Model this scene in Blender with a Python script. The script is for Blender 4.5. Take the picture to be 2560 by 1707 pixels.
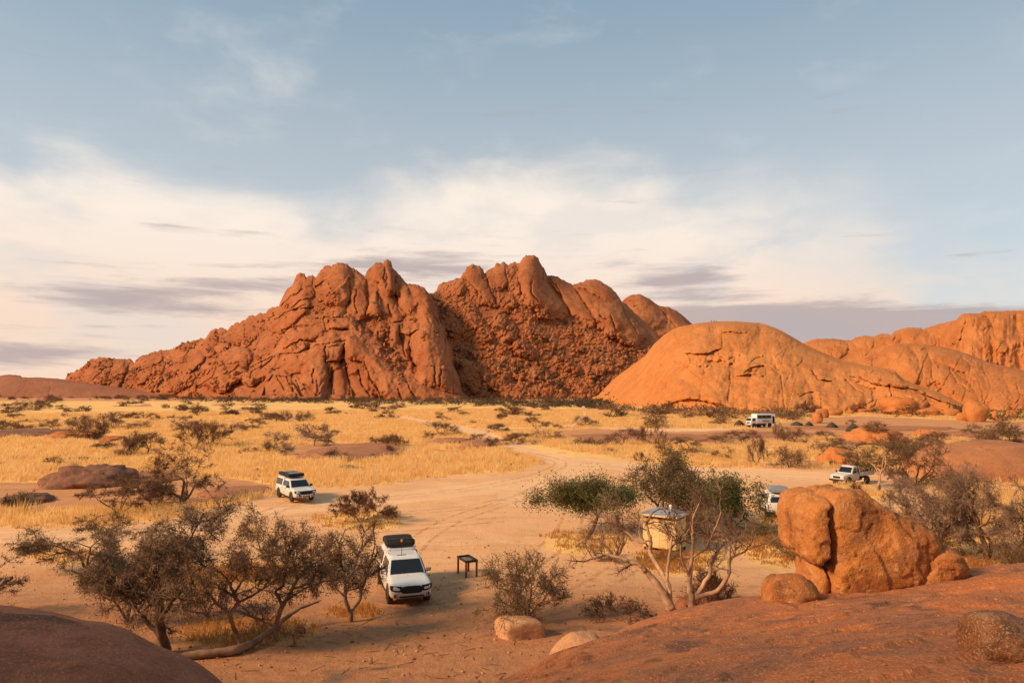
import bpy, bmesh, math, random
import numpy as np
from mathutils import Vector

for _o in list(bpy.data.objects):
    bpy.data.objects.remove(_o)
SC = bpy.context.scene
COL = SC.collection
R_ = math.radians

# ------------------------------------------------------------------ camera
CAM_H = 9.5            # eye height above the plain: the photographer stands on a granite slab
FPX = 1707.0           # focal length in photo pixels (24 mm on full frame, 2560 px wide)
PITCH = math.atan((975.0 - 853.5) / FPX)
CP, SP = math.cos(PITCH), math.sin(PITCH)
cam_data = bpy.data.cameras.new('camera')
cam_data.sensor_fit = 'HORIZONTAL'
cam_data.sensor_width = 36.0
cam_data.lens = 36.0 * FPX / 2560.0
cam_data.clip_start = 0.1
cam_data.clip_end = 60000.0
cam = bpy.data.objects.new('camera', cam_data)
COL.objects.link(cam)
cam.location = (0, 0, CAM_H)
cam.rotation_euler = (math.pi / 2 + PITCH, 0, 0)
SC.camera = cam

# ------------------------------------------------------------------ light
SUN_EL = R_(31.0)
SUN_AZ = R_(247.0)      # clockwise from +Y (the view direction): low, from the left and a little behind
SUN_DIR = Vector((math.sin(SUN_AZ) * math.cos(SUN_EL), math.cos(SUN_AZ) * math.cos(SUN_EL), math.sin(SUN_EL)))
sl = bpy.data.lights.new('sun', 'SUN')
sl.energy = 4.3
sl.angle = R_(12.0)
sl.color = (1.0, 0.69, 0.41)
so = bpy.data.objects.new('sun', sl)
COL.objects.link(so)
so.rotation_euler = (-SUN_DIR).to_track_quat('-Z', 'Y').to_euler()

SC.view_settings.view_transform = 'Standard'
SC.view_settings.look = 'None'
SC.view_settings.gamma = 1.0
SC.view_settings.exposure = 0.35
SC.view_settings.use_curve_mapping = False
SC.cycles.max_bounces = 5
SC.cycles.diffuse_bounces = 2
SC.cycles.glossy_bounces = 2
SC.cycles.transmission_bounces = 3
SC.cycles.transparent_max_bounces = 6
SC.cycles.use_denoising = True


# ------------------------------------------------------------------ pixel <-> world
def ray(u, v):
    """direction through photo pixel (u,v), scaled so that its forward (y) part is 1"""
    xc = (np.asarray(u, float) - 1280.0) / FPX
    yc = -(np.asarray(v, float) - 853.5) / FPX
    fy = CP - yc * SP
    return xc / fy, (SP + yc * CP) / fy


def vpix(Y, z):
    dz = (z - CAM_H) / Y
    return 853.5 - FPX * (-SP + dz * CP) / (CP + dz * SP)


def upix(X, Y, z):
    dz = (z - CAM_H) / Y
    return 1280.0 + FPX * (X / Y) / (CP + dz * SP)


def ground_pt(u, v, z=0.0):
    dx, dz = ray(u, v)
    Y = (z - CAM_H) / dz
    return dx * Y, Y


def at(u, v, Y):
    dx, dz = ray(u, v)
    return Vector((float(dx) * Y, Y, CAM_H + float(dz) * Y))


# ------------------------------------------------------------------ node helper
class NT:
    def __init__(self, tree):
        self.t = tree
        self.n = tree.nodes
        self.l = tree.links

    def node(self, typ, props=None, **ins):
        nd = self.n.new(typ)
        for k, val in (props or {}).items():
            setattr(nd, k, val)
        for k, val in ins.items():
            key = int(k[1:]) if k[0] == '_' and k[1:].isdigit() else k.replace('_', ' ')
            self.put(nd.inputs[key], val)
        return nd

    def put(self, sock, val):
        if hasattr(val, 'is_output'):
            self.l.new(val, sock)
        elif hasattr(val, 'outputs'):
            self.l.new(val.outputs[0], sock)
        else:
            if sock.type == 'RGBA' and len(val) == 3:
                val = (*val, 1.0)
            sock.default_value = val

    def m(self, op, a, b=0.0, c=None, clamp=False):
        nd = self.n.new('ShaderNodeMath')
        nd.operation = op
        nd.use_clamp = clamp
        self.put(nd.inputs[0], a)
        self.put(nd.inputs[1], b)
        if c is not None:
            self.put(nd.inputs[2], c)
        return nd.outputs[0]

    def vm(self, op, a, b):
        nd = self.n.new('ShaderNodeVectorMath')
        nd.operation = op
        self.put(nd.inputs[0], a)
        self.put(nd.inputs[1], b)
        return nd.outputs[0]

    def mix(self, f, a, b, blend='MIX'):
        nd = self.n.new('ShaderNodeMix')
        nd.data_type = 'RGBA'
        nd.blend_type = blend
        nd.clamp_factor = True
        self.put(nd.inputs[0], f)
        self.put(nd.inputs[6], a)
        self.put(nd.inputs[7], b)
        return nd.outputs[2]

    def noise(self, vec, scale, detail=4.0, rough=0.55, dist=0.0, out=0):
        nd = self.n.new('ShaderNodeTexNoise')
        if vec is not None:
            self.put(nd.inputs['Vector'], vec)
        self.put(nd.inputs['Scale'], scale)
        self.put(nd.inputs['Detail'], detail)
        self.put(nd.inputs['Roughness'], rough)
        self.put(nd.inputs['Distortion'], dist)
        return nd.outputs[out]

    def ss(self, x, lo, hi):
        nd = self.n.new('ShaderNodeMapRange')
        nd.interpolation_type = 'SMOOTHSTEP'
        self.put(nd.inputs[0], x)
        self.put(nd.inputs[1], lo)
        self.put(nd.inputs[2], hi)
        return nd.outputs[0]

    def xyz(self, x, y, z):
        nd = self.n.new('ShaderNodeCombineXYZ')
        self.put(nd.inputs[0], x)
        self.put(nd.inputs[1], y)
        self.put(nd.inputs[2], z)
        return nd.outputs[0]


# ------------------------------------------------------------------ sky
world = bpy.data.worlds.new('World')
SC.world = world
world.use_nodes = True
W = NT(world.node_tree)
for nd in list(W.n):
    W.n.remove(nd)


def azel(u, v):
    dx, dz = ray(u, v)
    return math.atan2(float(dx), 1.0), math.atan2(float(dz), math.hypot(float(dx), 1.0))


sky = W.node('ShaderNodeTexSky', dict(sky_type='NISHITA', sun_disc=False, sun_elevation=SUN_EL,
                                      sun_rotation=SUN_AZ, altitude=1200.0, air_density=1.0,
                                      dust_density=1.6, ozone_density=1.6))
gen = W.node('ShaderNodeTexCoord').outputs['Generated']
sep = W.node('ShaderNodeSeparateXYZ', None, _0=gen)
az = W.m('ARCTAN2', sep.outputs[0], sep.outputs[1])
el = W.m('ARCSINE', sep.outputs[2])
# periodic azimuth coordinates (no seam behind the camera)
cx_ = W.m('MULTIPLY', W.m('SINE', az), 3.0)
cy_ = W.m('MULTIPLY', W.m('COSINE', az), 3.0)
# height of the cloud bank's upper edge, all the way round the horizon
edge = [(-60, None, .36), (0, 425), (160, 400), (330, 420), (520, 452), (700, 478), (820, 490), (960, 455), (1150, 425),
        (1400, 420), (1640, 440), (1760, 500), (1900, 480), (2080, 500), (2250, 590), (2400, 655), (2560, 700)]
fc = W.node('ShaderNodeFloatCurve')
cur = fc.mapping.curves[0]
pts = []
for e in edge:
    if len(e) == 3:
        pts.append((-1.2, e[2]))
    else:
        pts.append(azel(*e))
pts = [(-math.pi, .22), (-2.2, .30)] + pts + [(1.2, .17), (2.2, .20), (math.pi, .22)]
while len(cur.points) < len(pts):
    cur.points.new(0.5, 0.5)
for p, (a_, e_) in zip(cur.points, pts):
    p.location = ((a_ + math.pi) / (2 * math.pi), e_ * 2.0)
    p.handle_type = 'AUTO_CLAMPED'
fc.mapping.update()
W.put(fc.inputs['Value'], W.m('MULTIPLY_ADD', az, 1 / (2 * math.pi), 0.5))
E_ = W.m('MULTIPLY', fc.outputs[0], 0.5)


def lobe(u, v, su, sv, tilt=0.0):
    a0, e0 = azel(u, v)
    a1, _ = azel(u + su, v)
    _, e1 = azel(u, v - sv)
    da = W.m('SUBTRACT', az, a0)
    de = W.m('SUBTRACT', W.m('SUBTRACT', el, e0), W.m('MULTIPLY', da, tilt))
    q = W.m('ADD', W.m('POWER', W.m('ABSOLUTE', W.m('DIVIDE', da, a1 - a0)), 2.0),
            W.m('POWER', W.m('ABSOLUTE', W.m('DIVIDE', de, e1 - e0)), 2.0))
    return W.m('EXPONENT', W.m('MULTIPLY', q, -1.0))


def addup(items):
    s = items[0]
    for i in items[1:]:
        s = W.m('ADD', s, i)
    return s


nb = W.noise(W.xyz(cx_, cy_, W.m('MULTIPLY', el, 7.0)), 1.5, 7.0, 0.56, 0.35)
nb2 = W.noise(W.xyz(W.m('MULTIPLY', cx_, 1.2), cy_, W.m('MULTIPLY', el, 8.0)), 1.7, 6.0, 0.55, 0.25)
bank = W.m('ADD', W.m('SUBTRACT', E_, el), W.m('MULTIPLY', W.m('SUBTRACT', nb, 0.5), 0.20))
bank_soft = W.ss(az, 0.15, 0.5)
bank_m = W.ss(bank, W.m('MULTIPLY_ADD', bank_soft, -0.06, -0.030), W.m('MULTIPLY_ADD', bank_soft, 0.11, 0.072))
bank_m = W.m('MULTIPLY', bank_m, W.m('SUBTRACT', 1.0, W.m('MULTIPLY', W.ss(nb2, .46, .66), W.m('MULTIPLY_ADD', bank_soft, .40, .22))))
# wisps above the bank
wl = addup([lobe(200, 375, 190, 55, -.1), W.m('MULTIPLY', lobe(660, 120, 330, 110), .5), W.m('MULTIPLY', lobe(1330, 520, 260, 90), .5)])
wisp = W.ss(W.m('ADD', W.m('MULTIPLY', nb2, 1.25), W.m('MULTIPLY', wl, 0.40)), 0.66, 1.28)
wisp = W.m('MULTIPLY', wisp, 0.8)
# grey-violet streaks low in the sky
ns = W.noise(W.xyz(cx_, cy_, W.m('MULTIPLY', el, 42.0)), 1.15, 7.0, 0.58, 0.5)
ns2 = W.noise(W.xyz(cx_, cy_, W.m('MULTIPLY', el, 20.0)), 3.4, 6.0, 0.62, 0.3)
gl = addup([lobe(500, 716, 310, 42, -.02), lobe(330, 765, 270, 34), W.m('MULTIPLY', lobe(1020, 662, 280, 46), .95),
            W.m('MULTIPLY', lobe(1690, 700, 180, 55), 1.0), W.m('MULTIPLY', lobe(1850, 800, 420, 58), 1.45),
            W.m('MULTIPLY', lobe(2300, 815, 420, 42, .02), 1.35), W.m('MULTIPLY', lobe(60, 880, 280, 38), .95),
            W.m('MULTIPLY', lobe(420, 566, 90, 16), .38), W.m('MULTIPLY', lobe(620, 578, 90, 12), .28)])
low = W.ss(el, 0.14, 0.02)
gm = W.m('ADD', W.m('ADD', W.m('MULTIPLY', W.m('SUBTRACT', ns, 0.5), 2.0), W.m('MULTIPLY', W.m('SUBTRACT', ns2, .5), 1.5)),
         W.m('ADD', W.m('MULTIPLY', gl, 0.92), W.m('MULTIPLY', low, 0.12)))
grey_m = W.m('MULTIPLY', W.ss(gm, 0.26, 1.10), 0.78)

K = 10.0     # 1 / background strength
base = W.mix(1.0, sky.outputs[0], (1.02, 1.06, 0.96), 'MULTIPLY')
grad = W.mix(W.ss(el, 0.20, 0.62), (0.51 * K, 0.535 * K, 0.54 * K), (0.235 * K, 0.345 * K, 0.43 * K))
base = W.mix(0.72, base, grad)
cream = W.mix(W.ss(el, 0.05, 0.27), (0.76 * K, 0.565 * K, 0.44 * K), (0.78 * K, 0.69 * K, 0.605 * K))
cream = W.mix(W.m('MULTIPLY', W.ss(nb2, .42, .68), .35), cream, (0.64 * K, 0.555 * K, 0.51 * K))
c = W.mix(W.m('MULTIPLY', wisp, 0.72), base, (0.68 * K, 0.65 * K, 0.61 * K))
c = W.mix(W.m('MULTIPLY', bank_m, 0.96), c, cream)
c = W.mix(grey_m, c, (0.345 * K, 0.285 * K, 0.295 * K))
bg = W.node('ShaderNodeBackground', None, _0=c, _1=0.1)
W.l.new(bg.outputs[0], W.node('ShaderNodeOutputWorld').inputs[0])


# ------------------------------------------------------------------ numpy noise
def _h(ix, iy, iz, seed):
    h = (ix * 374761393 + iy * 668265263 + iz * 2147483647 + seed * 974711) & 0xFFFFFFFF
    h = ((h ^ (h >> 13)) * 1274126177) & 0xFFFFFFFF
    return (h ^ (h >> 16)) & 0xFFFFFF


_ANG = np.linspace(0, 2 * np.pi, 256, endpoint=False)
_G2 = np.stack([np.cos(_ANG), np.sin(_ANG)], 1)


def pn(x, y, seed=0):
    """2-d gradient noise, about -0.7..0.7"""
    x = np.asarray(x, float)
    y = np.asarray(y, float)
    ix = np.floor(x).astype(np.int64)
    iy = np.floor(y).astype(np.int64)
    fx, fy = x - ix, y - iy
    ux = fx * fx * fx * (fx * (fx * 6 - 15) + 10)
    uy = fy * fy * fy * (fy * (fy * 6 - 15) + 10)

    def g(dx, dy):
        k = _h(ix + dx, iy + dy, 0, seed) & 255
        return _G2[k, 0] * (fx - dx) + _G2[k, 1] * (fy - dy)
    a = g(0, 0) * (1 - ux) + g(1, 0) * ux
    b = g(0, 1) * (1 - ux) + g(1, 1) * ux
    return a * (1 - uy) + b * uy


def fbm(x, y, oct=5, seed=0, rough=0.5, lac=2.03):
    s, a = 0.0, 1.0
    for i in range(oct):
        s = s + a * pn(x, y, seed + i * 17)
        x, y, a = x * lac + 3.1, y * lac + 7.7, a * rough
    return s


def ridged(x, y, oct=4, seed=0, rough=0.5):
    s, a = 0.0, 1.0
    for i in range(oct):
        s = s + a * (1 - 2.0 * np.abs(pn(x, y, seed + i * 13)))
        x, y, a = x * 2.07 + 1.3, y * 2.07 + 4.9, a * rough
    return s


def voro(x, y, seed=0, jit=0.9):
    """F1, F2 and a per-cell random number"""
    x = np.asarray(x, float)
    y = np.asarray(y, float)
    ix = np.floor(x).astype(np.int64)
    iy = np.floor(y).astype(np.int64)
    f1 = np.full(x.shape, 9.0)
    f2 = np.full(x.shape, 9.0)
    cid = np.zeros(x.shape)
    ox = np.zeros(x.shape)
    oy = np.zeros(x.shape)
    for dx in (-1, 0, 1):
        for dy in (-1, 0, 1):
            h = _h(ix + dx, iy + dy, 5, seed)
            px = ix + dx + 0.5 + ((h & 1023) / 1023.0 - 0.5) * jit
            py = iy + dy + 0.5 + (((h >> 10) & 1023) / 1023.0 - 0.5) * jit
            d = np.hypot(px - x, py - y)
            near = d < f1
            f2 = np.where(near, f1, np.minimum(f2, d))
            cid = np.where(near, ((h >> 4) & 4095) / 4095.0, cid)
            ox = np.where(near, x - px, ox)
            oy = np.where(near, y - py, oy)
            f1 = np.where(near, d, f1)
    return f1, f2, cid, ox, oy


def sstep(x, a, b):
    t = np.clip((np.asarray(x, float) - a) / (b - a), 0, 1)
    return t * t * (3 - 2 * t)


# ------------------------------------------------------------------ mesh helpers
def mesh_obj(name, verts, faces, mat, parent=None, smooth=True, loc=None, link=True):
    me = bpy.data.meshes.new(name)
    verts = np.asarray(verts, np.float32)
    if isinstance(faces, np.ndarray):
        n, k = faces.shape
        me.vertices.add(len(verts))
        me.vertices.foreach_set('co', verts.ravel())
        me.loops.add(n * k)
        me.polygons.add(n)
        me.loops.foreach_set('vertex_index', faces.astype(np.int32).ravel())
        me.polygons.foreach_set('loop_start', np.arange(0, n * k, k, dtype=np.int32))
        me.polygons.foreach_set('loop_total', np.full(n, k, np.int32))
        me.update(calc_edges=True)
        me.validate()
    else:
        me.from_pydata([tuple(map(float, p)) for p in verts], [], faces)
    if smooth:
        me.polygons.foreach_set('use_smooth', np.ones(len(me.polygons), bool))
    if mat is not None:
        for mm in (mat if isinstance(mat, (list, tuple)) else [mat]):
            me.materials.append(mm)
    o = bpy.data.objects.new(name, me)
    if link:
        COL.objects.link(o)
    if parent is not None:
        o.parent = parent
    if loc is not None:
        o.location = loc
    return o


def grid_faces(nr, nc):
    i = np.arange(nr - 1)[:, None] * nc + np.arange(nc - 1)[None, :]
    return np.stack([i, i + 1, i + 1 + nc, i + nc], -1).reshape(-1, 4)


def vattr(o, name, vals):
    a = o.data.attributes.new(name, 'FLOAT', 'POINT')
    a.data.foreach_set('value', np.asarray(vals, np.float32).ravel())


def empty(name, loc=(0, 0, 0), rz=0.0):
    o = bpy.data.objects.new(name, None)
    COL.objects.link(o)
    o.location = loc
    o.rotation_euler = (0, 0, rz)
    o.empty_display_size = 0.2
    return o


def tag(o, label=None, cat=None, group=None, kind=None):
    for k, val in (('label', label), ('category', cat), ('group', group), ('kind', kind)):
        if val:
            o[k] = val
    return o


def copy_tree(o, parent=None):
    c_ = o.copy()
    COL.objects.link(c_)
    c_.parent = parent
    for ch in [q for q in bpy.data.objects if q.parent == o]:
        copy_tree(ch, c_)
    return c_


_ICO = {}


def ico(sub):
    if sub not in _ICO:
        bm = bmesh.new()
        bmesh.ops.create_icosphere(bm, subdivisions=sub, radius=1.0)
        bm.verts.ensure_lookup_table()
        V = np.array([p.co[:] for p in bm.verts])
        F = np.array([[q.index for q in f.verts] for f in bm.faces])
        bm.free()
        _ICO[sub] = (V, F)
    return _ICO[sub]


def n3(P, s, seed, oct=4):
    """cheap 3-d noise from three 2-d slices"""
    x, y, z = P[:, 0] * s, P[:, 1] * s, P[:, 2] * s
    return (fbm(x + z * .37, y + 5.2, oct, seed) + fbm(y - x * .31, z + 1.7, oct, seed + 7) + fbm(z + y * .29, x + 9.1, oct, seed + 3)) / 2.0


def boulder_mesh(radii, seed, sub=4, rough=0.16, pw=2.6, facets=5, detail=1.0):
    """granite boulder: rounded block, a few flattened sides, lumpy"""
    V, F = ico(sub)
    rng = np.random.default_rng(seed)
    n = V / np.linalg.norm(V, axis=1)[:, None]
    r = (np.abs(n) ** pw).sum(1) ** (-1.0 / pw)
    for _ in range(facets):
        d = rng.normal(size=3)
        d /= np.linalg.norm(d)
        k = rng.uniform(0.72, 0.95)
        c_ = n @ d
        lim = np.where(c_ > 1e-3, k / np.maximum(c_, 1e-3), 9.0)
        # soft minimum keeps the arris rounded
        r = -np.log(np.exp(-14 * r) + np.exp(-14 * np.minimum(lim, 3))) / 14 + 0.0
    r = r * (1 + rough * n3(n, 1.1, seed, 2) + rough * .35 * detail * n3(n, 3.5, seed + 40, 4))
    return n * r[:, None] * np.asarray(radii), F


# ------------------------------------------------------------------ materials
def new_mat(name, rough=0.9, spec=0.2):
    m = bpy.data.materials.new(name)
    m.use_nodes = True
    T = NT(m.node_tree)
    for nd in list(T.n):
        T.n.remove(nd)
    b = T.node('ShaderNodeBsdfPrincipled')
    b.inputs['Roughness'].default_value = rough
    b.inputs['Specular IOR Level'].default_value = spec
    T.l.new(b.outputs[0], T.node('ShaderNodeOutputMaterial').inputs[0])
    T.b = b
    T.mat = m
    return T


def plain(name, col, rough=0.6, spec=0.3, metal=0.0, var=0.0, vscale=3.0):
    T = new_mat(name, rough, spec)
    T.b.inputs['Metallic'].default_value = metal
    if var:
        g = T.node('ShaderNodeNewGeometry').outputs['Position']
        nz = T.noise(g, vscale, 4.0, 0.6)
        T.put(T.b.inputs['Base Color'], T.mix(T.ss(nz, 0.35, 0.65), tuple(x * (1 - var) for x in col), tuple(min(1, x * (1 + var)) for x in col)))
    else:
        T.put(T.b.inputs['Base Color'], col)
    return T.mat


def bump(T, h, strength, dist):
    bn = T.node('ShaderNodeBump', None, Height=h)
    bn.inputs['Strength'].default_value = strength
    bn.inputs['Distance'].default_value = dist
    T.l.new(bn.outputs[0], T.b.inputs['Normal'])


def rock_far(name, ca, cb, cc, s=1.0, streak=0.5, bumpd=1.5, patch=0.5):
    """granite hill seen from far: broad colour patches, rain streaks, pale scars; s = 1 / metres of a patch"""
    T = new_mat(name, 0.95, 0.1)
    P = T.node('ShaderNodeNewGeometry').outputs['Position']
    big = T.noise(P, 0.022 * s, 5.0, 0.6, 0.6)
    mid = T.noise(P, 0.10 * s, 6.0, 0.65, 0.4)
    fine = T.noise(P, 0.55 * s, 5.0, 0.7)
    mp = T.vm('MULTIPLY', P, (0.35 * s, 0.35 * s, 0.035 * s))
    st = T.noise(mp, 1.0, 5.0, 0.6, 0.3)
    c1 = T.mix(T.ss(big, 0.35, 0.65), ca, cb)
    c1 = T.mix(T.m('MULTIPLY', T.ss(mid, 0.50, 0.72), patch), c1, cc)
    c1 = T.mix(T.m('MULTIPLY', T.ss(st, 0.52, 0.75), streak), c1, tuple(x * .62 for x in cc))
    c1 = T.mix(T.m('MULTIPLY', T.ss(T.noise(mp, 1.7, 4.0, 0.6, 0.2), 0.66, 0.76), 0.35 * streak), c1, tuple(min(1, x * 1.35 + .03) for x in ca))
    c1 = T.mix(T.m('MULTIPLY', T.ss(fine, 0.40, 0.62), 0.28), c1, tuple(x * 0.72 for x in ca))
    T.put(T.b.inputs['Base Color'], c1)
    h = T.m('ADD', T.m('MULTIPLY', mid, 1.0), T.m('MULTIPLY', fine, 0.35))
    bump(T, h, 0.8, bumpd / s)
    return T.mat


def granite(name, ca, cb, cd, cl, s=1.0, speck=0.5, dark_lo=0.56):
    """weathered red granite near by: patches, coarse crystal grain, dark varnish"""
    T = new_mat(name, 0.9, 0.25)
    P = T.node('ShaderNodeNewGeometry').outputs['Position']
    big = T.noise(P, 0.45 * s, 6.0, 0.62, 0.5)
    mid = T.noise(P, 2.1 * s, 6.0, 0.68, 0.6)
    dk = T.noise(T.vm('ADD', P, (13, 7, 3)), 0.55 * s, 6.0, 0.66, 1.0)
    gr = T.noise(P, 27.0 * s, 3.0, 0.75)
    gr2 = T.noise(T.vm('ADD', P, (3, 1, 9)), 13.0 * s, 4.0, 0.7)
    c1 = T.mix(T.ss(big, 0.36, 0.62), ca, cb)
    c1 = T.mix(T.m('MULTIPLY', T.ss(mid, 0.46, 0.70), 0.55), c1, cl)
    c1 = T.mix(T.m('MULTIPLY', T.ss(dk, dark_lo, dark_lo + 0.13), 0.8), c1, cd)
    c1 = T.mix(T.m('MULTIPLY', T.ss(gr, 0.53, 0.66), speck), c1, tuple(min(1, x * 1.5 + .05) for x in cl))
    c1 = T.mix(T.m('MULTIPLY', T.ss(gr2, 0.52, 0.68), speck), c1, tuple(x * 0.45 for x in ca))
    T.put(T.b.inputs['Base Color'], c1)
    h = T.m('ADD', T.m('MULTIPLY', mid, 0.8), T.m('ADD', T.m('MULTIPLY', gr, 0.16), T.m('MULTIPLY', gr2, .3)))
    bump(T, h, 0.9, 0.14 / s)
    return T.mat


M = {}
M['mountain'] = rock_far('mountain_granite', (0.30, 0.096, 0.036), (0.40, 0.148, 0.058), (0.19, 0.058, 0.026), 1.0, 0.62, 1.4, 0.7)
M['mountain_low'] = rock_far('low_dome_granite', (0.31, 0.115, 0.057), (0.36, 0.145, 0.073), (0.24, 0.085, 0.045), 1.0, 0.2, 1.0, 0.4)
M['talus'] = rock_far('talus_granite', (0.34, 0.10, 0.033), (0.42, 0.15, 0.055), (0.22, 0.068, 0.028), 4.0, 0.1, 1.0, 0.6)
M['dome'] = rock_far('dome_granite', (0.47, 0.17, 0.048), (0.53, 0.21, 0.066), (0.36, 0.108, 0.03), 2.0, 0.62, 1.0, 0.6)
M['ridge'] = rock_far('ridge_granite', (0.44, 0.15, 0.044), (0.50, 0.195, 0.064), (0.34, 0.098, 0.03), 2.2, 0.6, 0.9, 0.45)
M['boulder_far'] = rock_far('camp_boulder_granite', (0.44, 0.145, 0.042), (0.50, 0.195, 0.064), (0.32, 0.095, 0.03), 5.0, 0.25, 0.6, 0.4)
M['slab'] = granite('slab_granite', (0.40, 0.155, 0.060), (0.35, 0.135, 0.058), (0.18, 0.075, 0.04), (0.46, 0.21, 0.09), 0.55, 0.30, 0.58)
M['granite_near'] = granite('near_slab_granite', (0.45, 0.135, 0.040), (0.28, 0.105, 0.048), (0.09, 0.045, 0.029), (0.54, 0.21, 0.072), 1.0, 0.60, 0.545)
M['granite_orange'] = granite('orange_granite', (0.46, 0.165, 0.040), (0.34, 0.105, 0.026), (0.12, 0.042, 0.018), (0.59, 0.30, 0.118), 0.8, 0.34, 0.565)
M['granite_pale'] = granite('pale_granite', (0.52, 0.27, 0.13), (0.47, 0.22, 0.10), (0.20, 0.085, 0.045), (0.62, 0.37, 0.20), 1.5, 0.55, 0.60)
M['granite_brown'] = granite('brown_granite', (0.27, 0.095, 0.035), (0.22, 0.075, 0.03), (0.09, 0.035, 0.018), (0.46, 0.27, 0.13), 1.6, 0.6, 0.55)
M['outcrop'] = granite('outcrop_granite', (0.24, 0.105, 0.056), (0.20, 0.088, 0.05), (0.07, 0.035, 0.024), (0.32, 0.155, 0.085), 0.7, 0.4, 0.55)
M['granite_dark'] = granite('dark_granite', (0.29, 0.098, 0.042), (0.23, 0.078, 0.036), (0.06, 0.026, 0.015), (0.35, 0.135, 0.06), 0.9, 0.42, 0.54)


def ground_material():
    T = new_mat('sand_and_grass', 0.95, 0.1)
    P = T.node('ShaderNodeNewGeometry').outputs['Position']

    def att(n):
        return T.node('ShaderNodeAttribute', dict(attribute_name=n)).outputs['Fac']
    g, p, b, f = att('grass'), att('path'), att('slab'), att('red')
    n1 = T.noise(P, 0.35, 6.0, 0.65, 0.5)
    n2 = T.noise(P, 2.2, 5.0, 0.65)
    n3_ = T.noise(P, 9.0, 4.0, 0.7)
    st = T.noise(T.vm('MULTIPLY', P, (0.10, 0.75, 1.0)), 1.0, 6.0, 0.62, 1.2)
    st2 = T.noise(T.vm('MULTIPLY', P, (0.03, 0.22, 1.0)), 1.0, 5.0, 0.6, 0.8)
    sand = T.mix(T.ss(n1, 0.3, 0.7), (0.70, 0.370, 0.170), (0.76, 0.425, 0.208))
    sand = T.mix(T.m('MULTIPLY', T.ss(st, 0.50, 0.66), 0.55), sand, (0.61, 0.305, 0.14))
    sand = T.mix(T.m('MULTIPLY', T.ss(st2, 0.52, 0.68), 0.35), sand, (0.76, 0.46, 0.25))
    sand = T.mix(T.m('MULTIPLY', T.ss(n3_, 0.55, 0.70), 0.3), sand, (0.44, 0.205, 0.095))
    shaded_redsand = T.mix(T.ss(n2, 0.35, 0.65), (0.38, 0.158, 0.068), (0.46, 0.205, 0.09))  # foreground shade put into a darker, redder sand colour
    shaded_redsand = T.mix(T.m('MULTIPLY', T.ss(st, 0.54, 0.64), 0.5), shaded_redsand, (0.30, 0.16, 0.095))
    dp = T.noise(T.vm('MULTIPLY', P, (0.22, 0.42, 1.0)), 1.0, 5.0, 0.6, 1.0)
    shaded_redsand = T.mix(T.m('MULTIPLY', T.ss(dp, 0.57, 0.70), 0.75), shaded_redsand, (0.17, 0.105, 0.07))
    sand = T.mix(f, sand, shaded_redsand)
    pth = T.mix(T.ss(st, 0.35, 0.65), (0.80, 0.48, 0.255), (0.74, 0.42, 0.21))
    straw = T.mix(T.ss(n1, 0.32, 0.68), (0.78, 0.44, 0.135), (0.84, 0.51, 0.18))
    straw = T.mix(T.m('MULTIPLY', T.ss(st2, 0.50, 0.64), 0.5), straw, (0.80, 0.48, 0.19))
    straw = T.mix(T.m('MULTIPLY', T.ss(n2, 0.55, 0.75), 0.35), straw, (0.64, 0.33, 0.095))
    bg_ = T.noise(T.vm('MULTIPLY', P, (0.012, 0.05, 1.0)), 1.0, 5.0, 0.62, 0.6)
    straw = T.mix(T.m('MULTIPLY', T.ss(bg_, 0.50, 0.62), 0.6), straw, (0.68, 0.36, 0.125))
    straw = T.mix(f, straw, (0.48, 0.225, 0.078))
    br = T.mix(T.ss(n1, 0.35, 0.65), (0.52, 0.235, 0.098), (0.59, 0.285, 0.124))
    br = T.mix(T.m('MULTIPLY', T.ss(st, 0.5, 0.64), 0.55), br, (0.42, 0.175, 0.075))

    def edge_(x, w=0.5):
        y = T.m('ADD', x, T.m('MULTIPLY', T.m('SUBTRACT', n1, 0.5), w))
        y = T.m('ADD', y, T.m('MULTIPLY', T.m('SUBTRACT', n2, 0.5), w * .7))
        return T.ss(y, 0.40, 0.60)
    c1 = T.mix(edge_(p, .3), sand, pth)
    c1 = T.mix(edge_(b, .9), c1, br)
    c1 = T.mix(edge_(g, 1.3), c1, straw)
    T.put(T.b.inputs['Base Color'], c1)
    h = T.m('ADD', T.m('MULTIPLY', st, 0.5), T.m('ADD', T.m('MULTIPLY', n2, 0.35), T.m('MULTIPLY', n3_, 0.30)))
    bump(T, h, 0.8, 0.20)
    return T.mat


M['ground'] = ground_material()


def twig_mat(name, col, var=0.35, rough=0.9):
    T = new_mat(name, rough, 0.1)
    oi = T.node('ShaderNodeObjectInfo').outputs['Random']
    P = T.node('ShaderNodeNewGeometry').outputs['Position']
    nz = T.noise(P, 1.6, 3.0, 0.6)
    c1 = T.mix(T.ss(nz, 0.35, 0.65), tuple(x * (1 - var) for x in col), tuple(min(1, x * (1 + var)) for x in col))
    c1 = T.mix(T.m('MULTIPLY', oi, 0.35), c1, tuple(x * 0.6 for x in col))
    T.put(T.b.inputs['Base Color'], c1)
    return T.mat


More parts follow.
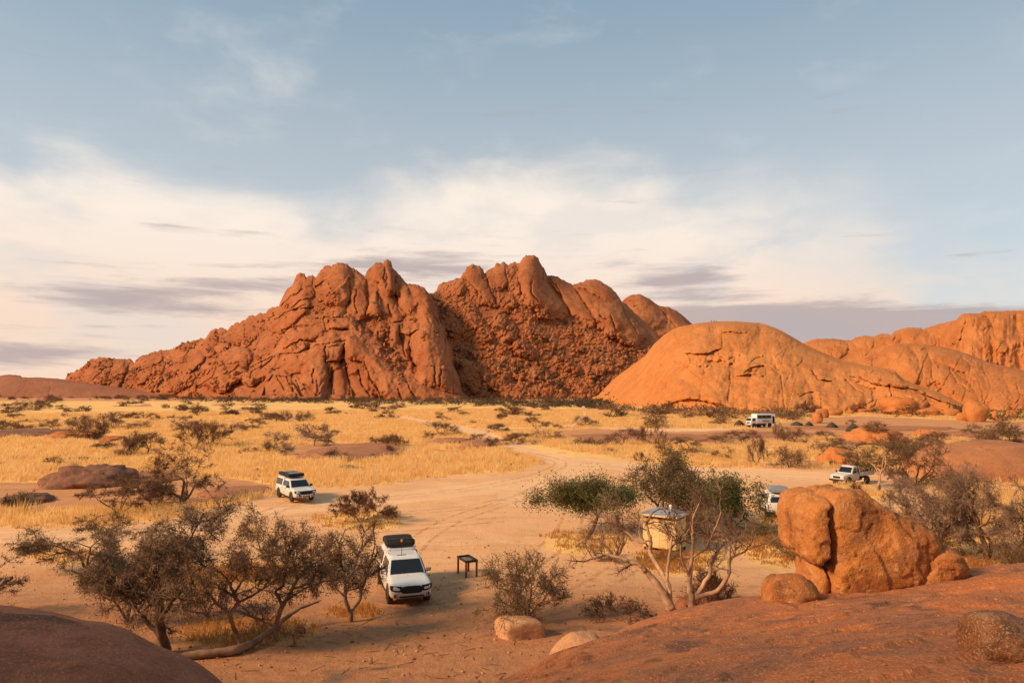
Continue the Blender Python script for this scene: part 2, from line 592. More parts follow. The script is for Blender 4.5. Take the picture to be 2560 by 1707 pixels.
def leaf_mat(name, ca, cb):
    T = new_mat(name, 0.75, 0.2)
    P = T.node('ShaderNodeNewGeometry').outputs['Position']
    nz = T.noise(P, 2.3, 3.0, 0.6)
    T.put(T.b.inputs['Base Color'], T.mix(T.ss(nz, 0.35, 0.65), ca, cb))
    tr = T.node('ShaderNodeBsdfTranslucent', None, Color=tuple(x * 1.1 for x in cb))
    ms = T.node('ShaderNodeMixShader', None, _0=0.25)
    T.l.new(T.b.outputs[0], ms.inputs[1])
    T.l.new(tr.outputs[0], ms.inputs[2])
    out = [n for n in T.n if n.type == 'OUTPUT_MATERIAL'][0]
    T.l.new(ms.outputs[0], out.inputs[0])
    return T.mat


M['bark_dark'] = twig_mat('dark_bark', (0.12, 0.066, 0.040))
M['bark_mid'] = twig_mat('brown_bark', (0.26, 0.145, 0.085))
M['bark_pale'] = twig_mat('pale_bark', (0.46, 0.27, 0.155), 0.25)
M['twig_brown'] = twig_mat('brown_twigs', (0.225, 0.118, 0.066))
M['twig_grey'] = twig_mat('grey_twigs', (0.29, 0.175, 0.112))
M['twig_red'] = twig_mat('reddish_twigs', (0.20, 0.085, 0.048))
M['leaf_olive'] = leaf_mat('olive_leaves', (0.115, 0.085, 0.036), (0.185, 0.13, 0.055))
M['leaf_green'] = leaf_mat('green_leaves', (0.062, 0.074, 0.020), (0.115, 0.122, 0.036))
M['leaf_brown'] = leaf_mat('dry_brown_leaves', (0.17, 0.092, 0.045), (0.25, 0.14, 0.065))
M['leaf_dark'] = leaf_mat('dark_leaves', (0.060, 0.050, 0.022), (0.11, 0.082, 0.034))


def grass_mat():
    T = new_mat('dry_grass', 0.85, 0.15)
    a = T.node('ShaderNodeAttribute', dict(attribute_name='tint')).outputs['Fac']
    c1 = T.mix(a, (0.72, 0.385, 0.115), (0.96, 0.65, 0.28))
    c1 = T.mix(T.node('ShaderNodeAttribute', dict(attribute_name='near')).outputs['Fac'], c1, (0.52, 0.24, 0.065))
    T.put(T.b.inputs['Base Color'], c1)
    tr = T.node('ShaderNodeBsdfTranslucent', None, Color=c1)
    ms = T.node('ShaderNodeMixShader', None, _0=0.35)
    T.l.new(T.b.outputs[0], ms.inputs[1])
    T.l.new(tr.outputs[0], ms.inputs[2])
    out = [n for n in T.n if n.type == 'OUTPUT_MATERIAL'][0]
    T.l.new(ms.outputs[0], out.inputs[0])
    return T.mat


M['grass'] = grass_mat()
M['scrub'] = leaf_mat('hill_scrub', (0.055, 0.044, 0.021), (0.10, 0.070, 0.034))


# ------------------------------------------------------------------ ground
def in_poly(U, V, poly):
    c_ = np.zeros(U.shape, bool)
    n = len(poly)
    for i in range(n):
        x0, y0 = poly[i]
        x1, y1 = poly[(i + 1) % n]
        if y0 == y1:
            continue
        t = ((y0 > V) != (y1 > V)) & (U < (x1 - x0) * (V - y0) / (y1 - y0) + x0)
        c_ ^= t
    return c_


def seg_dist(U, V, p, q, sv=1.0):
    ax, ay = p[0], p[1] * sv
    bx, by = q[0], q[1] * sv
    dx, dy = bx - ax, by - ay
    L2 = dx * dx + dy * dy + 1e-9
    t = np.clip(((U - ax) * dx + (V * sv - ay) * dy) / L2, 0, 1)
    return np.hypot(U - ax - t * dx, V * sv - ay - t * dy), t


def soft_poly(U, V, poly, w=8.0, sv=2.0):
    """1 inside, 0 outside, blended over w photo pixels"""
    d = np.full(U.shape, 1e9)
    for i in range(len(poly)):
        d = np.minimum(d, seg_dist(U, V, poly[i], poly[(i + 1) % len(poly)], sv)[0])
    d = np.where(in_poly(U, V, poly), d, -d)
    return sstep(d, -w, w)


CLEARING = [(-400, 1318), (0, 1318), (200, 1318), (420, 1300), (560, 1268), (700, 1231), (767, 1221), (898, 1216), (987, 1207), (1061, 1195), (1195, 1186),
            (1289, 1179), (1334, 1165), (1367, 1150), (1340, 1138), (1289, 1130), (1254, 1115), (1240, 1112), (1210, 1094), (1150, 1079), (1076, 1064),
            (987, 1041), (1004, 1039), (1046, 1048), (1082, 1061), (1136, 1068), (1219, 1070), (1240, 1074), (1210, 1085), (1255, 1106), (1349, 1127), (1438, 1144),
            (1557, 1153), (1765, 1165), (1900, 1168), (2078, 1174), (2240, 1190), (2340, 1230), (2420, 1290), (2400, 1400), (3000, 1400), (3000, 1900), (-400, 1900)]
PATHS = [[(1000, 1043), (1050, 1053), (1100, 1066), (1160, 1074), (1215, 1088), (1250, 1107), (1330, 1127), (1400, 1145), (1450, 1165), (1420, 1200), (1300, 1240)],
         [(1459, 1033), (1462, 1040), (1448, 1052), (1432, 1064), (1378, 1069), (1300, 1072), (1225, 1072)],
         [(1450, 1145), (1560, 1162), (1760, 1180), (1950, 1185), (2080, 1196), (2220, 1225), (2300, 1260)],
         [(0, 1345), (200, 1345), (420, 1330), (640, 1282), (820, 1262), (1100, 1232), (1350, 1205)],
         [(1500, 1073), (1700, 1076), (1850, 1075)]]
PATH_W = [(4, 5, 8, 9, 11, 12, 16, 22, 28, 30, 32), (3, 3, 4, 4, 4, 4, 4), (14, 16, 16, 14, 14, 12, 10), (22, 22, 18, 16, 16, 18, 20), (4, 5, 5)]
SLABS = [[(-300, 1212), (90, 1205), (330, 1206), (560, 1195), (680, 1212), (690, 1226), (540, 1262), (300, 1270), (150, 1275), (-300, 1268)],
         [(1380, 1078), (1480, 1070), (1620, 1078), (1760, 1078), (1850, 1072), (1980, 1074), (2060, 1090), (1900, 1106), (1800, 1112), (1650, 1104), (1520, 1106), (1430, 1098)],
         [(1860, 1068), (2000, 1050), (2150, 1040), (2400, 1050), (2800, 1058), (2800, 1085), (2400, 1090), (2180, 1098), (2000, 1086)],
         [(700, 1140), (730, 1118), (800, 1106), (960, 1108), (985, 1130), (950, 1150), (820, 1158), (740, 1156)],
         [(1130, 1100), (1200, 1092), (1300, 1100), (1230, 1118), (1150, 1116)],
         [(180, 1098), (260, 1088), (330, 1092), (340, 1104), (250, 1110)],
         [(600, 1048), (700, 1040), (790, 1044), (700, 1056)],
         [(-300, 1018), (60, 1016), (110, 1020), (-300, 1026)]]
GRASS_IN = [((905, 1303), (92, 19)), ((640, 1432), (110, 26)), ((600, 1585), (170, 40)), ((1465, 1355), (95, 28)), ((1700, 1405), (110, 30)),
            ((1960, 1360), (110, 60)), ((2460, 1390), (160, 60)), ((890, 1528), (70, 16)), ((150, 1390), (75, 18)), ((1310, 1560), (60, 16)),
            ((1250, 1150), (30, 5)), ((2130, 1222), (60, 12)), ((470, 1440), (120, 30)), ((2200, 1245), (40, 8)), ((700, 1570), (90, 25))]


def zones(U, V):
    """grass, path, slab and painted foreground-shade (red sand) amounts at photo pixel (U, V) on the plain"""
    cl = soft_poly(U, V, CLEARING, 16.0)
    g = 1.0 - cl
    for (c_, r_) in GRASS_IN:
        q = ((U - c_[0]) / r_[0]) ** 2 + ((V - c_[1]) / r_[1]) ** 2
        g = np.maximum(g, sstep(q, 2.4, 0.0))
    sl_ = np.zeros(U.shape)
    for s_ in SLABS:
        sl_ = np.maximum(sl_, soft_poly(U, V, s_, 15.0, 2.0))
    # right-hand side: a patchwork of slab, sand and grass
    rt = sstep(U, 1750, 2050) * sstep(V, 1050, 1075) * (1 - cl)
    pw_ = fbm(U / 130.0, V / 24.0, 4, 77)
    sl_ = np.maximum(sl_, rt * sstep(pw_, -0.12, 0.18))
    pw2 = fbm(U / 170.0, V / 16.0, 4, 31)
    mid = sstep(V, 1000, 1012) * (1 - sstep(V, 1130, 1160)) * (1 - cl)
    sl_ = np.maximum(sl_, mid * sstep(pw2, 0.30, 0.42) * 0.8)
    foot = 1 - sstep(V, 998, 1011)
    sl_ = np.maximum(sl_, foot * .75)
    p_ = np.zeros(U.shape)
    for pl, wd in zip(PATHS, PATH_W):
        for i in range(len(pl) - 1):
            d, t = seg_dist(U, V, pl[i], pl[i + 1], 2.2)
            w = (wd[i] * (1 - t) + wd[i + 1] * t) * 2.0
            p_ = np.maximum(p_, sstep(d, w * 1.25, w * .55))
    g = g * (1 - sl_) * (1 - p_ * (V < 1115))
    red = sstep(V, 1370, 1540)  # weight of the painted foreground shade, growing towards the viewpoint
    return g, p_, sl_, red


def gz(x, y):
    """height of the plain"""
    x = np.asarray(x, float)
    y = np.asarray(y, float)
    r = np.hypot(x, y)
    a = 0.10 * fbm(x / 7.0, y / 7.0, 3, 5) + 0.32 * fbm(x / 45.0, y / 45.0, 2, 9) * sstep(r, 35, 120)
    return a * (1 - sstep(r, 500, 900))


azf = np.concatenate([np.arange(-180, -46, 4.0), np.arange(-46, 46.01, 0.17), np.arange(50, 181, 4.0)])
azf[-1] = 180.0
azr = np.radians(azf)
vv = np.concatenate([np.arange(1790, 1010, -3.0), np.arange(1010, 981, -1.5)])
rr = np.concatenate([[0.5, 6.0, 12.0], CAM_H * FPX / (vv - 975.0), [3500.0, 6500.0, 14000.0, 40000.0]])
A, Rr = np.meshgrid(azr, rr)
GX, GY = np.sin(A) * Rr, np.cos(A) * Rr
Zg = gz(GX, GY)
Ys = np.where(GY > 2, GY, 2)
U = upix(GX, Ys, 0.0)
V = vpix(np.where(GY > 2, GY, 2), 0.0)
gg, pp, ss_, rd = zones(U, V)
out_ = (GY < 3)
gg = np.where(out_, 0.2, gg)
Zg = Zg + 0.12 * gg * sstep(Rr, 30, 60) - 0.05 * pp * (Rr < 200)
ground = mesh_obj('ground', np.stack([GX, GY, Zg], -1).reshape(-1, 3), grid_faces(len(rr), len(azr))[:, ::-1].copy(), M['ground'])
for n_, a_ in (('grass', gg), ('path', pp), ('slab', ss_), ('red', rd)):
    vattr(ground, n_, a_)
tag(ground, 'sandy plain with straw coloured grass and pale vehicle tracks', kind='structure')


# ------------------------------------------------------------------ hills
def relief(name, sil, ybase, A1, A2, du, nrow, ribs=(), cracks=(), ledges=(), jag=0.0, jag_s=20.0, extra=None, mat=None,
           plates=(), rib_k=0.75, rnd=14.0, zb=-4.0, seed=1, back=(12, 30, 60, 110, 190), parent=None):
    """A granite hill. sil: skyline (photo px); ybase: (px, metres) distance of its foot; A1, A2: how far (m) the face leans back
    and how far the top rounds over; ribs: buttresses [(u,v,r)...]; cracks [(width px, depth m, [(u,v)..])];
    ledges: one-sided slab edges [(side, width px, height m, [(u,v)..])]."""
    su = np.array([s[0] for s in sil], float)
    sv = np.array([s[1] for s in sil], float)
    u = np.arange(su[0], su[-1] + du, du)
    nc = len(u)
    vt = np.interp(u, su, sv)
    if jag:
        vt = vt + jag * (fbm(u / jag_s, u * 0 + seed, 4, seed, 0.6))
    yb = np.interp(u, [p[0] for p in ybase], [p[1] for p in ybase])
    a1 = np.interp(u, [p[0] for p in A1], [p[1] for p in A1])
    a2 = np.interp(u, [p[0] for p in A2], [p[1] for p in A2])
    vb = np.maximum(vpix(yb, zb), vt + 1.0)
    t = np.linspace(0, 1, nrow)[:, None]
    Vp = vb[None] + (vt - vb)[None] * t
    Up = np.repeat(u[None], nrow, 0)
    pxm = yb / FPX
    s_top = (Vp - vt[None])
    kk = max(3, int(55 / du))
    ker = np.hanning(2 * kk + 1)
    vts = np.convolve(np.pad(vt, kk, mode='edge'), ker / ker.sum(), 'valid')
    tY = np.clip((vb[None] - Vp) / np.maximum(vb - vts, 4.0)[None], 0, 1.25)
    Y0 = yb[None] + a1[None] * tY + a2[None] * (1 - np.sqrt(np.clip(1 - np.minimum(tY, 0.995) ** 2, 0, 1)))
    # buttresses
    D = np.zeros_like(Y0)
    for rb in ribs:
        us = [p[0] for p in rb]
        rmax = max(p[2] for p in rb)
        sel = (u > min(us) - rmax) & (u < max(us) + rmax)
        if not sel.any():
            continue
        Us, Vs = Up[:, sel], Vp[:, sel]
        wob = 1 + 0.25 * fbm(Us / 30.0, Vs / 30.0, 3, seed + 3)
        best = np.zeros(Us.shape)
        for i in range(max(1, len(rb) - 1)):
            p, q = rb[i], rb[min(i + 1, len(rb) - 1)]
            d, tt = seg_dist(Us, Vs, p, q)
            r = (p[2] * (1 - tt) + q[2] * tt) * wob
            best = np.maximum(best, r * np.sqrt(np.clip(1 - (d / np.maximum(r, 1)) ** 2, 0, 1)))
        D[:, sel] = np.maximum(D[:, sel], best)
    D = D * pxm[None] * rib_k
    if extra is not None:
        ex_ = extra(Up, Vp, t, pxm[None])
        add_ = np.zeros_like(D)
        calm = np.zeros_like(D)
        # exfoliated sheets: smooth plates that stand forward with a clean edge
        for (fwd, pl) in plates:
            us = [p[0] for p in pl]
            sel = (u > min(us) - 14) & (u < max(us) + 14)
            Us = Up[:, sel] + 7.0 * fbm(Up[:, sel] / 30.0, Vp[:, sel] / 30.0, 3, seed + 41)
            Vs = Vp[:, sel] + 5.0 * fbm(Up[:, sel] / 24.0, Vp[:, sel] / 24.0, 3, seed + 42)
            m_ = soft_poly(Us, Vs, pl, 2.2, 1.0)
            i_ = soft_poly(Us, Vs, pl, 14.0, 1.0)
            add_[:, sel] = np.maximum(add_[:, sel], fwd * (.55 * m_ + .45 * i_))
            calm[:, sel] = np.maximum(calm[:, sel], m_)
        D = D * (1 - .45 * calm) + ex_ * (1 - .78 * calm) + add_
    for (w, dep, pl) in cracks:
        us = [p[0] for p in pl]
        sel = (u > min(us) - 4 * w - 6) & (u < max(us) + 4 * w + 6)
        Us = Up[:, sel] + 5.0 * fbm(Up[:, sel] / 22.0, Vp[:, sel] / 22.0, 3, seed + 11)
        Vs = Vp[:, sel] + 3.0 * fbm(Up[:, sel] / 15.0, Vp[:, sel] / 15.0, 3, seed + 12)
        d = np.full(Us.shape, 1e9)
        for i in range(len(pl) - 1):
            d = np.minimum(d, seg_dist(Us, Vs, pl[i], pl[i + 1])[0])
        D[:, sel] -= dep * np.exp(-(d / w) ** 2)
    for (side, w, hgt, pl) in ledges:
        us = [p[0] for p in pl]
        sel = (u > min(us) - 2) & (u < max(us) + 2)
        if side in ('up', 'down'):
            uu = u[sel]
            o_ = np.argsort(us)
            line = np.interp(uu, np.array(us)[o_], np.array([p[1] for p in pl])[o_])
            line = line + 2.5 * fbm(uu / 18.0, uu * 0 + 3.3, 3, seed + 21)
            taper = np.sin(np.pi * np.clip((uu - min(us)) / max(1.0, max(us) - min(us)), 0, 1)) ** 0.35
            dd = (line[None] - Vp[:, sel]) if side == 'up' else (Vp[:, sel] - line[None])
            D[:, sel] += hgt * taper[None] * np.where(dd > 0, np.exp(-dd / w), np.exp(-(dd / 1.2) ** 2) * 0 + np.where(dd > -1.6, 1 + dd / 1.6, 0))
    # round the skyline over
    rr_ = np.clip(s_top / rnd, 0, 1)
    D = D * sstep(s_top, -1, rnd * .9) - rnd * pxm[None] * (1 - np.sqrt(np.clip(1 - (1 - rr_) ** 2, 0, 1))) * 1.1
    D = D * sstep(t, 0, 0.03)
    Y = Y0 - D
    dx, dz = ray(Up, Vp)
    X, Z = dx * Y, CAM_H + dz * Y
    for i, b_ in enumerate(back):
        k = b_ * (1 + .2 * fbm(u / 60.0, u * 0 + i, 2, seed + 60 + i))
        Yb = Y[nrow - 1] + k
        X = np.vstack([X, (dx[-1] * Yb)[None]])
        Z = np.vstack([Z, np.maximum(Z[nrow - 1] - k * (0.25 + 0.20 * i), -8)[None]])
        Y = np.vstack([Y, Yb[None]])
    o = mesh_obj(name, np.stack([X, Y, Z], -1).reshape(-1, 3), grid_faces(X.shape[0], nc), mat, parent)
    return o, dict(u=u, v=Vp, X=X[:nrow], Y=Y[:nrow], Z=Z[:nrow], vt=vt, vb=vb)


Z2 = lambda *p: [(650 + x / 3.92, 620 + y / 3.92) for x, y in p]
Z1 = lambda *p: [(x / 2.613, 600 + y / 2.613) for x, y in p]
Z3 = lambda *p: [(1050 + x / 3.36, 620 + y / 3.36) for x, y in p]
Z4 = lambda *p: [(1450 + x / 3.36, 750 + y / 3.36) for x, y in p]
Z5 = lambda *p: [(1960 + x / 3.92, 750 + y / 3.92) for x, y in p]


def rib(zf, *pts_):
    return [(*zf((x, y))[0], r) for x, y, r in pts_]


def blocks(Up, Vp, s, ang, aspect, amp, groove, seed, gw=0.10):
    """jointed granite: each block stands proud by its own amount, with open joints between"""
    ca_, sa_ = math.cos(ang), math.sin(ang)
    wu = Up + 6 * fbm(Up / 40.0, Vp / 40.0, 3, seed + 5)
    wv = Vp + 6 * fbm(Up / 40.0, Vp / 40.0, 3, seed + 6)
    x = (wu * ca_ + wv * sa_) / s
    y = (-wu * sa_ + wv * ca_) / (s * aspect)
    f1, f2, cid, ox, oy = voro(x, y, seed)
    e = f2 - f1
    r1, r2 = (cid * 37.0) % 1.0 - .5, (cid * 91.0) % 1.0 - .5
    return amp * (cid * 1.1 + 1.5 * (r1 * ox + r2 * oy) + .18 * np.clip(1 - f1 * f1, 0, 1)) - groove * np.exp(-(e / gw) ** 2)


# -- the main massif
MSIL_L = [(160, 950), (172, 934), (203, 921), (226, 898), (249, 893), (283, 895), (325, 898), (335, 904), (352, 891), (383, 879), (432, 872), (452, 860), (482, 851),
          (513, 845), (532, 822), (555, 819), (570, 824), (589, 807), (612, 800), (628, 787), (640, 790), (651, 780), (664, 784), (675, 770), (685, 766), (697, 765), (712, 730), (731, 711), (742, 686), (752, 682), (760, 683),
          (765, 692), (781, 687), (788, 696), (800, 678), (812, 665), (818, 662), (827, 665), (840, 658), (853, 656), (869, 661), (885, 671), (900, 682), (908, 688), (913, 689), (918, 676), (928, 668),
          (938, 658), (948, 655), (957, 659), (962, 650), (969, 647), (978, 655), (982, 670), (997, 684), (1008, 698), (1017, 709), (1040, 711), (1058, 717), (1066, 726), (1078, 738), (1086, 760), (1094, 772), (1099, 802), (1112, 811), (1116, 846), (1131, 866), (1135, 912), (1149, 938), (1155, 976), (1174, 988), (1206, 1006)]
MSIL_R = [(1030, 760), (1060, 740), (1091, 727), (1096, 713), (1104, 708), (1120, 703), (1135, 699), (1150, 693), (1158, 684), (1163, 678), (1166, 667), (1178, 661), (1190, 663), (1199, 665), (1208, 673), (1211, 684), (1217, 678), (1226, 671), (1235, 668),
          (1240, 657), (1250, 659), (1258, 655), (1268, 661), (1279, 659), (1288, 654), (1297, 658), (1302, 655), (1306, 646), (1315, 639), (1330, 637), (1340, 640), (1346, 646), (1351, 659), (1360, 671), (1368, 688), (1392, 691), (1413, 702),
          (1431, 712), (1446, 708), (1467, 700), (1490, 698), (1505, 705), (1526, 718), (1541, 733), (1556, 755), (1562, 758), (1640, 830), (1700, 900), (1760, 990)]
MSIL_B = [(1540, 800), (1556, 752), (1568, 742), (1580, 737), (1598, 735), (1621, 745), (1645, 763), (1656, 766), (1669, 767), (1690, 776), (1705, 787), (1729, 808), (1770, 850), (1830, 930)]

ribs_l = [
    rib(Z2, (395, 290, 12), (330, 380, 20), (250, 520, 26)), rib(Z2, (480, 430, 16), (300, 600, 22), (150, 740, 24)), rib(Z2, (430, 560, 15), (200, 760, 20)),
    rib(Z2, (800, 150, 26), (780, 300, 42), (760, 430, 42)), rib(Z2, (930, 250, 20), (960, 450, 28), (980, 620, 26)), rib(Z2, (560, 250, 14), (610, 330, 18)),
    rib(Z2, (770, 600, 22), (700, 690, 24)), rib(Z2, (680, 740, 26), (860, 735, 26)), rib(Z2, (470, 270, 12), (460, 360, 12)), rib(Z2, (880, 420, 12), (900, 600, 16)),
    rib(Z2, (1250, 130, 10), (1240, 260, 17), (1260, 400, 22)), rib(Z2, (1170, 180, 14), (1150, 260, 18)), rib(Z2, (1340, 280, 13), (1400, 400, 19), (1450, 560, 26), (1500, 660, 20)),
    rib(Z2, (1130, 420, 10), (1100, 600, 24)), rib(Z2, (1200, 430, 10), (1300, 560, 13), (1360, 660, 14)), rib(Z2, (1530, 380, 22), (1650, 600, 34), (1750, 720, 24)),
    rib(Z2, (1620, 790, 30), (1680, 900, 52), (1750, 1100, 60), (1830, 1370, 62)), rib(Z2, (1345, 720, 15), (1340, 900, 17), (1420, 1160, 19)), rib(Z2, (1430, 820, 14), (1430, 950, 14)),
    rib(Z2, (920, 910, 45), (1000, 1050, 56), (1250, 1250, 62), (1500, 1400, 58), (2050, 1520, 26)), rib(Z2, (700, 980, 46), (560, 1150, 44), (560, 1360, 32)),
    rib(Z2, (770, 1250, 18), (780, 1420, 22)), rib(Z2, (920, 1180, 20), (960, 1300, 24), (1060, 1450, 24)), rib(Z2, (860, 1330, 12), (860, 1440, 14)),
    rib(Z2, (190, 1330, 40), (120, 1440, 30)), rib(Z2, (330, 1310, 16), (470, 1430, 16)), rib(Z2, (430, 1320, 14), (570, 1440, 14)), rib(Z2, (190, 1430, 22), (260, 1440, 26)),
    rib(Z2, (320, 880, 20), (60, 1050, 26)), rib(Z2, (560, 810, 22), (250, 1000, 22)), rib(Z2, (760, 850, 24), (590, 900, 20)), rib(Z2, (380, 1060, 16), (80, 1160, 18)),
    rib(Z2, (480, 1090, 26), (280, 1180, 20)), rib(Z2, (950, 800, 10), (920, 880, 12)), rib(Z2, (1200, 780, 14), (1150, 900, 14)),
    rib(Z1, (1560, 790, 40), (1420, 880, 44)), rib(Z1, (1750, 780, 34), (1640, 880, 30)), rib(Z1, (1290, 770, 20), (1180, 840, 24)), rib(Z1, (1230, 900, 20), (1100, 960, 22)),
    rib(Z1, (960, 800, 16), (920, 880, 24)), rib(Z1, (680, 810, 20), (640, 890, 34)), rib(Z1, (800, 820, 16), (740, 920, 22)), rib(Z1, (1640, 580, 12), (1540, 650, 16)),
    rib(Z1, (1390, 650, 14), (1360, 720, 18)), rib(Z1, (1490, 650, 14), (1440, 700, 16)), rib(Z1, (1220, 690, 12), (1180, 740, 14)), rib(Z1, (1660, 610, 10), (1600, 670, 12)),
    rib(Z1, (1040, 760, 12), (980, 790, 14)), rib(Z1, (1090, 900, 14), (1010, 950, 16)), rib(Z1, (1330, 860, 12), (1290, 930, 14))]
cracks_l = [(1.6, 6, Z2(*p)) for p in (
    [(700, 1170), (700, 1300), (712, 1430)], [(840, 1150), (870, 1280), (890, 1440)], [(1030, 1110), (1065, 1250), (1150, 1370), (1200, 1480)],
    [(960, 1200), (1000, 1330), (1080, 1450)], [(1470, 860), (1480, 1050), (1505, 1200)], [(1770, 1200), (1760, 1360)], [(1710, 1170), (1725, 1320)], [(520, 1180), (515, 1320)], [(660, 1170), (670, 1250)],
    [(30, 1430), (60, 1320), (130, 1245), (260, 1270)], [(170, 1260), (240, 1390)], [(260, 1270), (330, 1400), (350, 1440)], [(350, 1300), (400, 1400)], [(430, 1330), (570, 1450)],
    [(640, 960), (640, 1120), (800, 1110), (830, 930)], [(200, 1040), (400, 1025), (560, 950), (850, 905)], [(0, 1180), (150, 1060)], [(240, 985), (400, 900), (560, 925)],
    [(1050, 440), (1060, 560), (1030, 660)], [(870, 300), (890, 420), (860, 560)], [(940, 420), (930, 560), (950, 640)], [(1330, 440), (1370, 570), (1440, 660)],
    [(1150, 440), (1160, 560), (1210, 650)], [(1260, 560), (1290, 670)], [(640, 680), (850, 680), (880, 700)], [(630, 700), (640, 790)], [(690, 790), (860, 795)],
    [(150, 700), (300, 610), (400, 600), (520, 580)], [(310, 590), (400, 510), (480, 500)], [(210, 560), (300, 480), (430, 400)], [(530, 290), (540, 380), (660, 310)], [(1290, 740), (1330, 730), (1500, 700)],
    [(1480, 850), (1560, 790), (1640, 830)], [(1700, 830), (1790, 860), (1830, 960)], [(1870, 1060), (1960, 1300), (2010, 1430)], [(1440, 1310), (1530, 1480)], [(1350, 1380), (1390, 1490)],
    [(830, 930), (820, 1010), (820, 1100)], [(1220, 190), (1215, 300), (1235, 330)], [(1330, 270), (1320, 400), (1350, 480)], [(1160, 820), (1150, 900)], [(1370, 760), (1365, 860), (1400, 960), (1420, 1060)])]
cracks_l += [(1.6, 4, Z1(*p)) for p in (
    [(1330, 900), (1440, 770), (1460, 740)], [(1620, 750), (1625, 860)], [(1540, 890), (1700, 800), (1780, 760)], [(1280, 960), (1380, 900)], [(1500, 930), (1480, 990)],
    [(1100, 830), (1180, 770), (1230, 760)], [(880, 900), (900, 830), (960, 790)], [(1040, 940), (1150, 880), (1230, 880)], [(1760, 500), (1800, 600), (1780, 620)], [(1500, 870), (1560, 820)],
    [(600, 920), (680, 840), (760, 820)], [(1420, 830), (1380, 910)], [(1840, 590), (1960, 560), (2040, 560)], [(1880, 480), (2000, 420)])]


PLATES_L = [(26, Z2((880, 905), (1020, 930), (1110, 1040), (1220, 1160), (1450, 1290), (1750, 1380), (2180, 1500), (2150, 1540), (1230, 1540), (1130, 1380), (1050, 1230), (1000, 1110), (860, 1090), (840, 960))),
            (30, Z2((1480, 870), (1560, 790), (1660, 760), (1790, 850), (1850, 980), (1920, 1200), (2010, 1440), (1800, 1390), (1580, 1310), (1530, 1180), (1490, 1050))),
            (16, Z2((1290, 740), (1350, 690), (1500, 700), (1560, 770), (1470, 860), (1370, 830), (1340, 1000), (1280, 980))), (14, Z2((1300, 900), (1400, 950), (1470, 900), (1500, 1190), (1420, 1190), (1330, 1050))),
            (18, Z2((660, 960), (820, 940), (810, 1100), (650, 1115))), (20, Z2((400, 1120), (560, 960), (640, 970), (640, 1120), (660, 1250), (560, 1420), (520, 1200))), (16, Z2((710, 1150), (840, 1150), (880, 1440), (730, 1430))),
            (16, Z2((850, 1110), (1010, 1110), (1050, 1260), (1180, 1490), (900, 1440), (870, 1280))), (14, Z2((30, 1440), (60, 1320), (140, 1250), (260, 1275), (350, 1440))), (10, Z2((280, 1260), (430, 1300), (580, 1460), (400, 1450))),
            (16, Z2((670, 690), (850, 690), (940, 740), (860, 795), (690, 790))), (14, Z2((560, 420), (660, 310), (790, 150), (900, 200), (840, 330), (720, 420), (690, 520), (640, 510))), (12, Z2((560, 220), (650, 200), (670, 290), (540, 380))),
            (12, Z2((220, 540), (330, 390), (430, 390), (520, 420), (430, 470), (300, 560))), (10, Z2((310, 590), (400, 510), (490, 510), (490, 580), (380, 600))), (10, Z2((150, 690), (290, 620), (480, 600), (300, 720), (150, 820))),
            (12, Z2((880, 420), (960, 400), (1050, 500), (1020, 650), (930, 640))), (14, Z2((1120, 200), (1220, 200), (1240, 330), (1230, 400), (1120, 300))), (16, Z2((1240, 190), (1300, 200), (1340, 400), (1340, 470), (1240, 400))),
            (14, Z2((1360, 420), (1450, 400), (1510, 520), (1480, 660), (1420, 640))), (12, Z2((1100, 430), (1150, 420), (1160, 560), (1200, 660), (1040, 650))), (10, Z2((580, 880), (700, 800), (870, 810), (900, 850), (760, 890))),
            (14, Z2((180, 960), (330, 860), (600, 780), (640, 800), (560, 880), (400, 900), (250, 1010))), (12, Z2((0, 1060), (200, 1000), (400, 1020), (150, 1130), (0, 1180))), (12, Z2((380, 1090), (540, 960), (480, 1080), (380, 1190), (230, 1190))),
            (16, Z1((1320, 930), (1450, 760), (1620, 720), (1625, 870), (1480, 970), (1400, 950))), (12, Z1((1640, 860), (1800, 750), (2000, 700), (1900, 800), (1640, 910))), (10, Z1((1100, 840), (1180, 770), (1330, 760), (1260, 850), (1160, 880))),
            (10, Z1((880, 900), (920, 800), (1040, 770), (1000, 860), (900, 940))), (10, Z1((540, 900), (620, 810), (760, 810), (820, 840), (700, 920), (600, 940))), (8, Z1((1530, 640), (1650, 540), (1740, 510), (1700, 600), (1560, 660)))]
PLATES_R = [(18, Z3((830, 250), (860, 100), (960, 70), (1030, 170), (1060, 300), (1190, 460), (1240, 560), (1080, 510), (960, 450), (870, 380))), (16, Z3((1090, 250), (1180, 250), (1280, 330), (1400, 480), (1480, 620), (1300, 570), (1200, 430))),
            (20, Z3((1300, 330), (1420, 280), (1500, 280), (1640, 390), (1720, 560), (1860, 750), (1600, 650), (1490, 610), (1400, 470))), (12, Z3((370, 240), (400, 160), (520, 170), (545, 260), (640, 470), (540, 420), (420, 320))),
            (8, Z3((640, 140), (700, 140), (740, 270), (660, 330), (580, 250))), (8, Z3((750, 830), (860, 830), (950, 890), (820, 880))), (8, Z3((330, 980), (400, 1000), (560, 1240), (430, 1200))), (8, Z3((560, 1070), (700, 1130), (1000, 1280), (800, 1270))),
            (8, Z3((190, 580), (260, 570), (340, 710), (200, 650))), (8, Z3((1250, 820), (1360, 830), (1400, 880), (1270, 860))), (8, Z3((420, 560), (480, 560), (590, 760), (520, 740)))]


